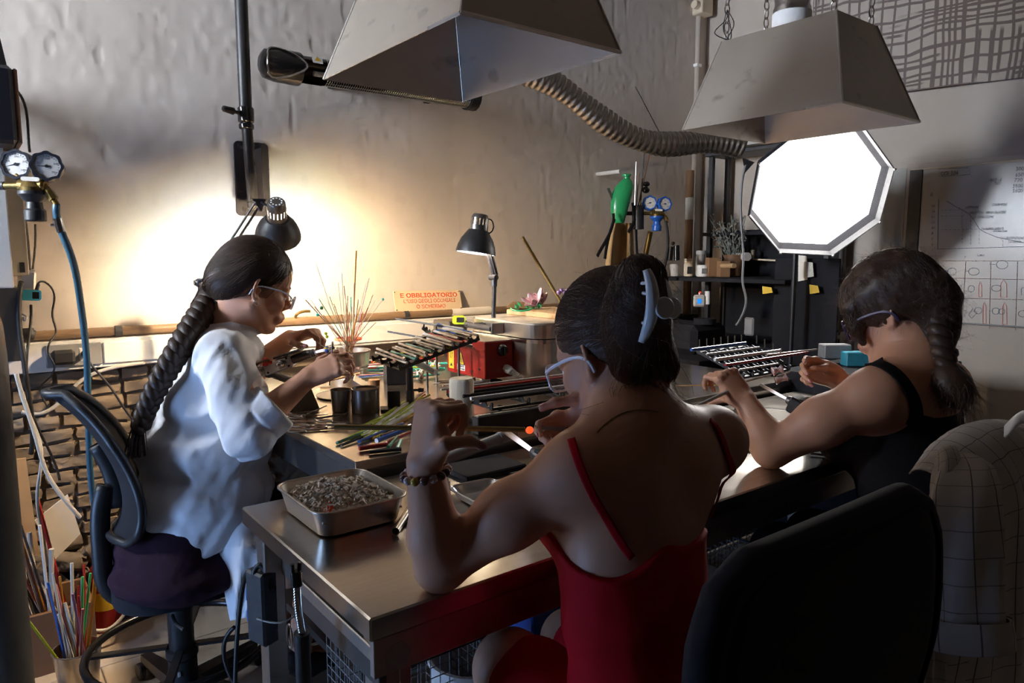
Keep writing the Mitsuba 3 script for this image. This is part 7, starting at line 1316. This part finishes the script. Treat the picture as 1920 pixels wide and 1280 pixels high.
# ================================================================== whiteboard and papers on the right wall
xw = XB - .002
def WBp(px, py, x=XB - .012): return at_x(px, py, x)
def W2(y, z, x=XB - .0125): return V(x, y, z)
wbd = thing('whiteboard', 'whiteboard with temperature curve and grid of sketches on the right wall', 'whiteboard')
part(wbd, 'panel', cbox((XB - .012, .70, 1.09), (XB - .001, 1.775, 1.888), .002), 'm_board')
mat('m_board', [.48, .43, .375], .25, spec=.5)
part(wbd, 'black_edge', cbox((XB - .020, 1.712, 1.09), (XB - .011, 1.777, 1.888), .002), 'm_black', label='broad black edge strip'); part(wbd, 'top_edge', cbox((XB - .016, .70, 1.884), (XB - .001, 1.775, 1.894), .002), 'm_cream')
part(wbd, 'bottom_edge', cbox((XB - .016, .70, 1.084), (XB - .001, 1.775, 1.092), .002), 'm_grey_plastic')
mat('m_ink', [.035, .03, .035], .5); mat('m_ink_blue', [.10, .13, .17], .5); mat('m_ink_brown', [.16, .07, .04], .5)
def stroke(pts, r=.0011, close=False): return tube(np.array([at_x(a, b, XB - .0135) for a, b in pts]), r, 4, closed=close)
def hand_text(t, px, py, h, w=None, slope=-.03, k=1.2):
    h = h * k; w = w * 1.08 if w else w
    o = at_x(px, py, XB - .0132); return text_on(t, h, o, V(0, -1, slope), V(0, .05, 1), .0006, False, w)
wr = [('COE 104', 1764, 329, .017, .075), ('R', 1744, 368, .014, None), ('( n TENSIONE', 1808, 391, .010, .060), ('STRAIN POINT', 1860, 386, .010, .060), ('( n RICOTTURA - ANNEALING POINT', 1815, 401, .010, .155), ('( n TRANSIZIONE', 1824, 409, .010, .085),
      ('( n RAMMOLLIMENTO', 1840, 431, .010, .088), ('SOFTENING POINT', 1862, 435, .007, .055), ('( n LAVORAZIONE', 1876, 448, .010, .09), ('( n COLATA', 1890, 455, .010, .05), ('5037 - 0', 1856, 340, .011, .045), ('7637', 1864, 346, .011, .026),
      ('300', 1904, 320, .014, .030), ('650', 1903, 331, .014, .030), ('720', 1901, 341, .014, .030), ('1500', 1898, 352, .014, .038), ('1600', 1898, 361, .014, .038), ('T', 1808, 484, .008, None), ('C. MAX', 1832, 480, .008, .03)]
for w_ in wr + [(str(18 - 2 * i), 1746, 388 + i * 10.2, .009, None) for i in range(9)]: part(wbd, 'handwriting', hand_text(*w_), 'm_ink', smooth=False)
part(wbd, 'curve', cat(stroke([(1775, 377), (1788, 385), (1803, 393), (1817, 401), (1826, 412), (1836, 429), (1848, 436), (1870, 445), (1895, 450), (1925, 456)]), stroke([(1760, 372), (1758, 466)]), stroke([(1756, 467), (1925, 462)]), stroke([(1760, 317), (1818, 314), (1819, 327), (1761, 331)], close=True, r=.0009)), 'm_ink_blue', smooth=False)
part(wbd, 'dotted_lines', cat(*[stroke([(1764 + 8 * k, y - .2 * k), (1768 + 8 * k, y - .2 * k)], .0008) for y, n_ in ((394, 6), (405, 7), (431, 9)) for k in range(n_)], *[stroke([(x, y0 + 7 * k), (x, y0 + 4 + 7 * k)], .0008) for x, y0 in ((1804, 396), (1820, 405), (1836, 432), (1880, 450)) for k in range(int((464 - y0) / 7))]), 'm_ink_blue', smooth=False); labels[wbd + '__dotted_lines'] = {'kind': 'stuff'}
part(wbd, 'grid_lines', cat(*[stroke(p) for p in ([(1766, 489), (1925, 489)], [(1770, 521), (1925, 524)], [(1770, 558), (1925, 562)], [(1811, 490), (1803, 614)], [(1858, 490), (1855, 616)], [(1908, 490), (1904, 619)])]), 'm_ink_brown', smooth=False)
def circ(cx_, cy_, rx, ry): return stroke([(cx_ + rx * math.cos(t), cy_ + ry * math.sin(t)) for t in np.linspace(0, 6.1, 16)])
part(wbd, 'sketch', cat(*[circ(*p) for p in ((1785, 509, 8, 7), (1826, 509, 10, 7), (1879, 496, 11, 8), (1821, 541, 6, 6), (1868, 540, 9, 6), (1834, 582, 7, 6), (1867, 583, 7, 6), (1878, 584, 6, 5), (1788, 545, 8, 5), (1918, 588, 9, 6))], *[stroke(p) for p in ([(1770, 507), (1778, 507)], [(1810, 508), (1817, 508)], [(1855, 495), (1869, 496)], [(1816, 590), (1824, 578), (1832, 586), (1822, 597), (1816, 590)], [(1785, 575), (1796, 603), (1790, 604), (1783, 585)], [(1915, 540), (1925, 538), (1925, 552), (1915, 553), (1915, 540)])]), 'm_ink_blue', smooth=False)
part(wbd, 'sketch', cat(*[stroke([(x - w2_, y1), (x - w2_ * .9, y0 + 8), (x, y0), (x + w2_ * .9, y0 + 8), (x + w2_, y1), (x - w2_, y1)]) for x, y0, y1, w2_ in ((1838, 527, 556, 3), (1882, 524, 557, 6), (1846, 566, 606, 3), (1884, 566, 608, 4))]), 'm_red_ink', smooth=False)
one('wall_poster', cat(cbox((XB - .004, 1.80, 1.49), (XB - .001, 1.925, 1.905), .0008)), 'm_paper_dark', 'grey printed sheet on the wall between the softbox and the whiteboard', 'poster')
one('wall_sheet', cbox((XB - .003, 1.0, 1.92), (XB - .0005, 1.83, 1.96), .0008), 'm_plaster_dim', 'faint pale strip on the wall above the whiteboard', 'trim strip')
# patterned cloth
def cloth_c(p, n, uv):
    y, z = p.y * 1.0, p.z
    wx = y + .012 * fbm(y * 7, z * 5, 1., 2) * 2 + .05 * (z - 2.7) * fbm(y * 3, z * 2, 7., 2); wz = z + .016 * fbm(y * 6, z * 8, 4., 2) * 2 - .04 * y
    def lines(t, f, seed, w):
        c = dr.floor(t * f); d = t * f - c; pos = .25 + .5 * cell_rand(c, seed); return (1 - smoothstep(w * .6, w, dr.abs(d - pos)))
    l = lines(wx, 15., 1, .12); l = dr.maximum(l, lines(wz, 15., 2, .12)); l = dr.maximum(l, lines(wx + .01, 19., 3, .16) * smoothstep(.45, .55, fbm(y * 5, z * 5, 2., 2))); l = dr.maximum(l, lines(wz, 21., 4, .16) * smoothstep(.45, .55, fbm(y * 5 + 4, z * 5, 9., 2)))
    return mikit.mix([.40, .345, .29], [.115, .085, .08], .85 * l)
mat('m_pattern_cloth', proc(cloth_c), .9, spec=.1)
gy, gz = np.meshgrid(np.linspace(.70, 2.36, 40), np.linspace(0, 1, 16)); zz = 2.275 + .045 * np.clip((gy - 1.3) / .9, -.5, 1) + gz * .80
one('wall_cloth', sheet(np.stack([XB - .035 - .010 * np.sin(gy * 9) * (1 - gz) - .02 * gz, gy, zz], -1), .004), 'm_pattern_cloth', 'brown cloth with a web of dark lines hanging high on the right wall', 'wall hanging', smooth=True)
# radiator, conduit and junction box
rd = thing('radiator', 'white ribbed radiator on the right wall beyond the face of the woman in black', 'radiator')
for i in range(8): y = 2.235 - i * .043; part(rd, 'column', cbox((XB - .10, y - .011, .62), (XB - .02, y + .011, 1.0), .009), 'm_white')
part(rd, 'header', cbox((XB - .08, 1.92, .95), (XB - .04, 2.25, .98), .008), 'm_white'); part(rd, 'header', cbox((XB - .08, 1.92, .64), (XB - .04, 2.25, .67), .008), 'm_white')
cd = thing('wall_conduit', 'cream electrical conduit rising up the corner of the back wall to a junction box', 'conduit')
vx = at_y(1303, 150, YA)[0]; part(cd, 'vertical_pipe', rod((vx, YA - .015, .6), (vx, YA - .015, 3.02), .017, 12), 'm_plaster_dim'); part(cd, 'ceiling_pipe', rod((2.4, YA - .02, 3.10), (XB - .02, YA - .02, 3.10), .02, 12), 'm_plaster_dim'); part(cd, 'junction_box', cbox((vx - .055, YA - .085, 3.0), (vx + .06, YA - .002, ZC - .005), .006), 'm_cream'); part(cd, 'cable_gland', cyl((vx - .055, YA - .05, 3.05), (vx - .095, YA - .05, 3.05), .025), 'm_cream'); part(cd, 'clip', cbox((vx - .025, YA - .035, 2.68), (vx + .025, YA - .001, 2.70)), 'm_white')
# ================================================================== corner shelves
sh = thing('shelf_unit', 'dark steel shelf unit in the far corner behind the softbox', 'shelf unit')
sx0, sx1, sy0, sy1 = 3.42, 4.06, 2.10, 2.90
for x in (sx0 + .45, sx1 - .02):
    for y in (sy0, sy1): part(sh, 'post', cbox((x - .015, y - .015, 0), (x + .015, y + .015, 2.22), .002), 'm_iron')
for z in (.55, .90, 1.285, 1.56, 2.06): part(sh, 'shelf', cbox((sx0 + (.4 if z > 1.3 else .15 if z < 1.2 else 0), sy0 - .02, z), (sx1, sy1 + .02, z + .022), .002), 'm_black_soft' if z < 2 else 'm_iron')
part(sh, 'back_panel', cbox((sx1 - .012, sy0, .3), (sx1 - .004, sy1, 1.6), .001), 'm_black_soft')
def onsh(px, py, x): p = at_x(px, py, x); return V(x, p[1], 1.308)
def jarlet(px, x, r, h, m_, lab, lid=None, cat_='jar', name='storage_jar'):
    p = onsh(px, 515, x); k = thing(name, lab, cat_); part(k, 'body', lathe([(0, 0), (r * .95, 0), (r, .004), (r, h * .85), (r * .85, h), (0, h)], 28, frame(p)), m_, smooth=30)
    if lid: part(k, 'lid', lathe([(r * .9, h), (r * 1.02, h), (r * 1.02, h + .02), (r * .95, h + .024), (0, h + .024), (0, h)], 28, frame(p)), lid)
    return k
jarlet(1264, 3.55, .030, .075, 'm_ceramic', 'ribbed pale cup on the corner shelf, leftmost of its row', name='shelf_cup', cat_='cup')
k_ = jarlet(1291, 3.60, .030, .085, 'm_cream', 'cream jar with a dark printed label on the corner shelf', 'm_cream'); 
p = onsh(1291, 515, 3.60); part(k_, 'label', tf(cbox((-.017, -.002, .015), (.017, .002, .06), .001), frame(p - FWD * V(1, 1, 0) * .031, x=RGT)), 'm_dark_steel')
k_ = jarlet(1317, 3.62, .036, .070, 'm_white', 'round white box with a grey square mark on the corner shelf'); p = onsh(1317, 515, 3.62); part(k_, 'label', tf(cbox((-.014, -.002, .018), (.014, .002, .05), .001), frame(p - FWD * V(1, 1, 0) * .037, x=RGT)), 'm_grey_plastic')
k_ = jarlet(1313, 3.76, .030, .135, 'm_ceramic', 'tall pale jar with white cap behind the round white box', 'm_white')
for px, x, w_, h_, lab in ((1336, 3.66, .075, .115, 'brown cardboard box on the corner shelf right of the round white box'), (1356, 3.62, .06, .095, 'small brown cardboard box on the corner shelf next to the wooden dowel')):
    p = onsh(px, 515, x); one('cardboard_box', tf(cbox((-w_ / 2, -.04, 0), (w_ / 2, .04, h_), .003), frame(p, x=RGT)), 'm_cardboard', lab, 'box')
one('wooden_dowel', cyl(at_x(1354, 498, 3.5), at_x(1377, 498, 3.45), .014), 'm_wood', 'short wooden dowel pointing out by the cardboard boxes', 'dowel')
one('spray_bottle', cat(cyl(at_x(1376, 482, 3.9), at_x(1402, 481, 3.85), .026), cyl(at_x(1368, 482, 3.92), at_x(1376, 482, 3.9), .012, .018)), 'm_ceramic', 'pale bottle lying on the shelf behind the hanging cable', 'bottle')
one('shelf_bracket', cat(cbox(at_x(1412, 468, 3.95) - V(.01, .01, .06), at_x(1412, 468, 3.95) + V(.01, .01, .0)), rod(at_x(1412, 486, 3.95), at_x(1488, 490, 3.95), .006)), 'm_cream', 'cream angle bracket under the softbox', 'bracket')
one('binoculars', cat(rod(at_x(1258, 462, 3.45), at_x(1256, 488, 3.45), .016, 12), rod(at_x(1268, 460, 3.45), at_x(1269, 488, 3.45), .018, 12), ball(at_x(1262, 456, 3.45), .012, 1)), 'm_black_gloss', 'small black clips hanging above the shelf cup', 'clip')
bp_ = thing('flower_pot', 'brown pot of dried grey stems on the corner shelf', 'pot'); p = V(3.86, 2.70, 1.31); part(bp_, 'pot', lathe([(0, 0), (.05, 0), (.065, .13), (.06, .13), (.046, .01), (0, .01)], 28, frame(p)), 'm_brown', smooth=30)
mat('m_dry', [.16, .17, .15], .8); r9 = np.random.default_rng(44)
for i in range(22):
    t_ = at_x(r9.uniform(1320, 1400), r9.uniform(395, 450), 3.8 + r9.uniform(-.1, .1)); b = p + V(r9.uniform(-.03, .03), r9.uniform(-.03, .03), .06); st = [rod(b, t_, .0025, 5)]
    for q in range(5): c_ = t_ + (b - t_) * (.06 + .10 * q) + r9.normal(0, .012, 3); st.append(hullm([c_ + r9.normal(0, .009, 3) for _ in range(5)]))
    part(bp_, 'dried_stem', cat(*st), 'm_dry')
tb_ = thing('mailing_tube', 'tall brown cardboard tube with a white label leaning in the corner', 'tube'); p, q = at_y(1292, 448, 3.02), at_y(1294, 320, 3.06); part(tb_, 'tube', rod(V(p[0], p[1], 1.05), q, .027, 18), 'm_cardboard'); part(tb_, 'label', rod(p + (q - p) * .28, p + (q - p) * .60, .0275, 18), 'm_paper')
one('tube_stand', cbox((3.66, 2.95, .0), (3.85, 3.08, 1.05), .004), 'm_black_soft', 'black cupboard under the cardboard tube in the corner', 'cupboard')
for i, (x_, z_, w_) in enumerate(((3.75, 2.085, .3), (3.8, 2.115, .26))): one('paper_stack', cbox((x_, 2.45, z_), (x_ + w_, 2.95, z_ + .026), .002), 'm_paper_dark', ('lower', 'upper')[i] + ' flat stack of papers on the top shelf by the duct end', 'papers')
one('shelf_crate', cbox((3.86, 2.15, 1.60), (4.03, 2.55, 1.82), .006), 'm_dark_steel', 'grey crate on the upper corner shelf behind the softbox edge', 'crate')
for i, (a, b, lab, m_) in enumerate((((1497, 478), (1512, 528), 'long white paper sheet hanging below the softbox', 'm_paper'), ((1506, 490), (1524, 522), 'smaller white sheet overlapping the long one below the softbox', 'm_paper'), ((1522, 533), (1535, 552), 'yellow note hanging below the white sheets', 'm_yellow'), ((1436, 536), (1448, 552), 'yellow tag hanging under the black shelf', 'm_yellow'))):
    p, q = at_x(*a, 3.5), at_x(*b, 3.49 - .01 * i); one('paper_note', hullm([V(x, y, z) for x in (3.5 - .012 * i, 3.502 - .012 * i) for y, z in ((p[1], p[2]), (q[1] + .01, p[2] - .005), (p[1] - .005, q[2]), (q[1], q[2] + .01))]), m_, lab, 'paper')
one('hanging_board', cbox((3.515, 1.84, .85), (3.53, 2.20, 1.42), .002), 'm_black_soft', 'black board behind the hanging notes', 'board')
one('hanging_cable', tube(spline([at_d(1402, 300, 3.5), at_d(1391, 345, 3.45), at_d(1390, 420, 3.42), at_d(1393, 500, 3.4), at_d(1393, 535, 3.4), at_d(1398, 556, 3.4), at_d(1394, 585, 3.4), at_d(1380, 610, 3.4)], 60), .0055, 7), 'm_grey_plastic', 'long grey cable hanging from the duct end past the shelves', 'cable', smooth=True)
dv = thing('thermostat', 'small white controller with blue screen and red light under the shelf', 'controller'); c_ = at_x(1312, 564, 3.40); M = frame(c_, x=RGT, z=-FWD * V(1, 1, 0)); part(dv, 'case', tf(cbox((-.035, -.035, -.02), (.035, .035, 0), .01), M), 'm_ceramic')
sc_ = mikit.ply(tf(cbox((-.014, -.015, 0), (.010, .012, .002), .0005), M), 'm_blue'); sc_['emitter'] = {'type': 'area', 'radiance': rgb((.01, .22, .75)), 'sampling_weight': 0.0}; part(dv, 'screen', sc_, None)
ld = mikit.ply(ball(c_ + V(0, 0, .05), .006, 1), 'm_red'); ld['emitter'] = {'type': 'area', 'radiance': rgb((1.4, .06, .03)), 'sampling_weight': 0.0}; part(dv, 'indicator_light', ld, None, label='glowing red indicator')
part(dv, 'side_pod', tf(cat(cyl((.05, -.02, -.02), (.05, .055, -.02), .016), rod((0, .035, -.01), (0, .05, -.01), .006)), M), 'm_white')
one('work_counter', cat(cbox((2.95, 2.25, .86), (3.52, 2.86, .90), .003), cbox((3.45, 2.27, 0), (3.5, 2.84, .86), .003), cbox((2.98, 2.27, 0), (3.02, 2.3, .86), .003), cbox((2.98, 2.80, 0), (3.02, 2.84, .86), .003)), 'm_black_soft', 'black counter below the corner shelves', 'counter')
one('machine', cat(cbox((3.1, 2.4, .901), (3.4, 2.75, 1.06), .03), cyl((3.25, 2.45, 1.06), (3.25, 2.45, 1.09), .06)), 'm_black_soft', 'dark machine standing on the black counter in the corner', 'machine')
one('wall_socket', cbox(at_x(1405, 612, 3.4) - V(.01, .03, .05), at_x(1405, 612, 3.4) + V(.01, .03, .05), .008), 'm_grey_plastic', 'grey switch box in the dark area under the hanging cable', 'switch')
one('blue_box', tf(cbox((-.055, -.03, -.03), (.055, .03, .03), .004), frame(at_d(1606, 672, 3.0), x=RGT)), 'm_teal', 'blue carton on the low cabinet in front of the radiator', 'carton')
lc = at_d(1606, 672, 3.0); one('low_cabinet', cbox((lc[0] - .35, lc[1] - .22, 0), (lc[0] + .5, lc[1] + .15, lc[2] - .031), .004), 'm_black_soft', 'dark low cabinet in front of the radiator', 'cabinet')
one('grey_carton', tf(cbox((-.07, -.035, -.02), (.045, .035, .04), .004), frame(at_d(1570, 662, 3.06), x=RGT)), 'm_grey_plastic', 'grey carton left of the blue carton on the low cabinet', 'carton')
# ------------------------------------------------------------------ second gas station between the bench and the corner
regulator('b', 'gas regulator with two blue-rimmed gauges and blue knob in the far corner', at_y(1232, 400, 2.86), .92, 'm_blue', 'm_blue', -FWD + RGT * .15, -RGT)
c2_ = thing('gas_cylinder', 'dark gas cylinder in the far corner under the blue-rimmed gauges', 'gas cylinder'); p = at_y(1200, 420, 2.98); part(c2_, 'body', lathe([(0, 0), (.09, 0), (.09, 1.2), (.07, 1.36), (.03, 1.42), (0, 1.42)], 36, frame((p[0] + .05, 2.98, 0))), 'm_dark_steel', smooth=30); part(c2_, 'valve', cyl((p[0] + .05, 2.98, 1.42), (p[0] + .05, 2.94, 1.58), .016), 'm_brass')
cable('gas_hose', [at_y(1245, 405, 2.84), at_y(1252, 440, 2.8), at_y(1250, 480, 2.78), at_y(1243, 515, 2.78), at_y(1235, 560, 2.8)], .008, 'm_black_rubber', 'black gas hose hanging from the blue-rimmed regulator', 'hose')
gm = thing('face_shield', 'green plastic face shield hanging on the back wall above the tan leather apron', 'face shield'); c_ = at_y(1167, 375, 2.95)
mat('m_green_plastic', [.02, .27, .09], .28, spec=.6)
U_ = V(0, 0, 1); prof_ = [((1162, 418), 9), ((1160, 405), 15), ((1162, 385), 19), ((1166, 365), 21), ((1171, 350), 19), ((1174, 340), 12), ((1175, 334), 6)]
rings_ = []
for (px, py), w_ in prof_: cc_ = at_y(px, py, 2.95); hw_ = w_ * 3.5 / 1336 * 1.1; rings_.append([cc_ + hw_ * (math.cos(t) * RGT * 1.0 + .7 * math.sin(t) * V(.61, .79, 0)) for t in np.linspace(0, 6.283, 28, endpoint=False)])
part(gm, 'shell', loft(rings_), 'm_green_plastic', smooth=50); part(gm, 'neck_flange', cat(cyl(at_y(1175, 335, 2.95), at_y(1175, 331, 2.95), .018), cyl(at_y(1175, 331, 2.95), at_y(1175, 326, 2.95), .026, .026, c=.004)), 'm_green_plastic'); part(gm, 'wall_hook', cyl(at_y(1163, 321, 2.96), V(at_y(1163, 321, 2.96)[0], YA, at_y(1163, 321, 2.96)[2]), .012), 'm_ceramic')
la = thing('leather_apron', 'tan leather apron with black straps hanging below the green face shield', 'apron'); r_ = [[at_y(x0 + (x1 - x0) * u, y_, 2.98 - .03 * math.sin(u * 9)) for u in np.linspace(0, 1, 24)] for x0, x1, y_ in ((1148, 1186, 418), (1142, 1187, 440), (1138, 1188, 470), (1135, 1190, 500), (1132, 1192, 560))]; part(la, 'hide', sheet(np.array(r_), .004), 'm_leather', smooth=True)
for pts in (([(1150, 400), (1146, 430), (1128, 465), (1120, 480)]), ([(1152, 410), (1140, 450), (1134, 485)]), ([(1186, 380), (1188, 415), (1178, 435)]), ([(1192, 390), (1193, 450), (1196, 500)])): part(la, 'strap', tube(spline([at_y(a, b, 2.92) for a, b in pts], 20), .012, 8, sq=.35), 'm_black', smooth=True)
one('hair_comb', hullm([at_y(*p) for p in ((1138, 353, 2.97), (1143, 352, 2.97), (1152, 375, 2.97), (1149, 380, 2.97), (1138, 353, 2.98), (1152, 375, 2.98), (1143, 352, 2.98))]), 'm_grey_plastic', 'grey blade hanging left of the green face shield', 'blade')
for i, (a, b, r_, m_) in enumerate((((1193, 303), (1190, 385), .004, 'm_rod_white'), ((1198, 325), (1193, 385), .003, 'm_rod_brown'), ((1222, 268), (1196, 390), .004, 'm_rod_brown'), ((1208, 285), (1201, 385), .003, 'm_rod_black'))): one('long_rod', rod(at_y(*a, 2.9 + .02 * i), at_y(*b, 2.9 + .02 * i), r_), m_, ('long white rod standing behind the blue-rimmed gauges', 'short brown rod standing beside the long white rod in the corner', 'long brown rod leaning up to the duct hanger', 'thin black rod standing left of the blue-rimmed gauges')[i], 'rod')
one('rod_holder', cat(cyl(at_y(1196, 430, 2.93), at_y(1196, 385, 2.93), .035)), 'm_black', 'black holder of the long rods in the corner', 'holder')
one('goggles', cat(ball(at_y(1212, 345, 2.93), (.022, .02, .015), 2), ball(at_y(1211, 356, 2.93), (.025, .02, .02), 2)), 'm_black_gloss', 'black goggles hanging above the blue-rimmed gauges', 'goggles', smooth=True)
# ------------------------------------------------------------------ alike things are told apart by their order from the left
def middle(k):
    d = scene.get(k) or next(d for q, d in scene.items() if q.startswith(k + '__')); v = meshkit.WRITTEN[d['filename']][0].mean(0).astype(float)
    if 'to_world' in d: v = (np.array(d['to_world'].matrix, float) @ np.r_[v, 1])[:3]
    q = v - EYE; return float((q @ RGT) / (q @ FWD))
same = {}
for k, l in labels.items():
    if 'category' in l and l.get('kind') not in ('structure', 'stuff'): same.setdefault(l['label'], []).append(k)
ORD = 'first second third fourth fifth sixth seventh eighth ninth tenth eleventh twelfth thirteenth'.split()
for l, ks in same.items():
    if len(ks) > 1:
        for i, k in enumerate(sorted(ks, key=middle)):
            labels[k]['label'] = l + (', leftmost' if i == 0 else ', rightmost' if i == len(ks) - 1 else f', {ORD[i]} from left')
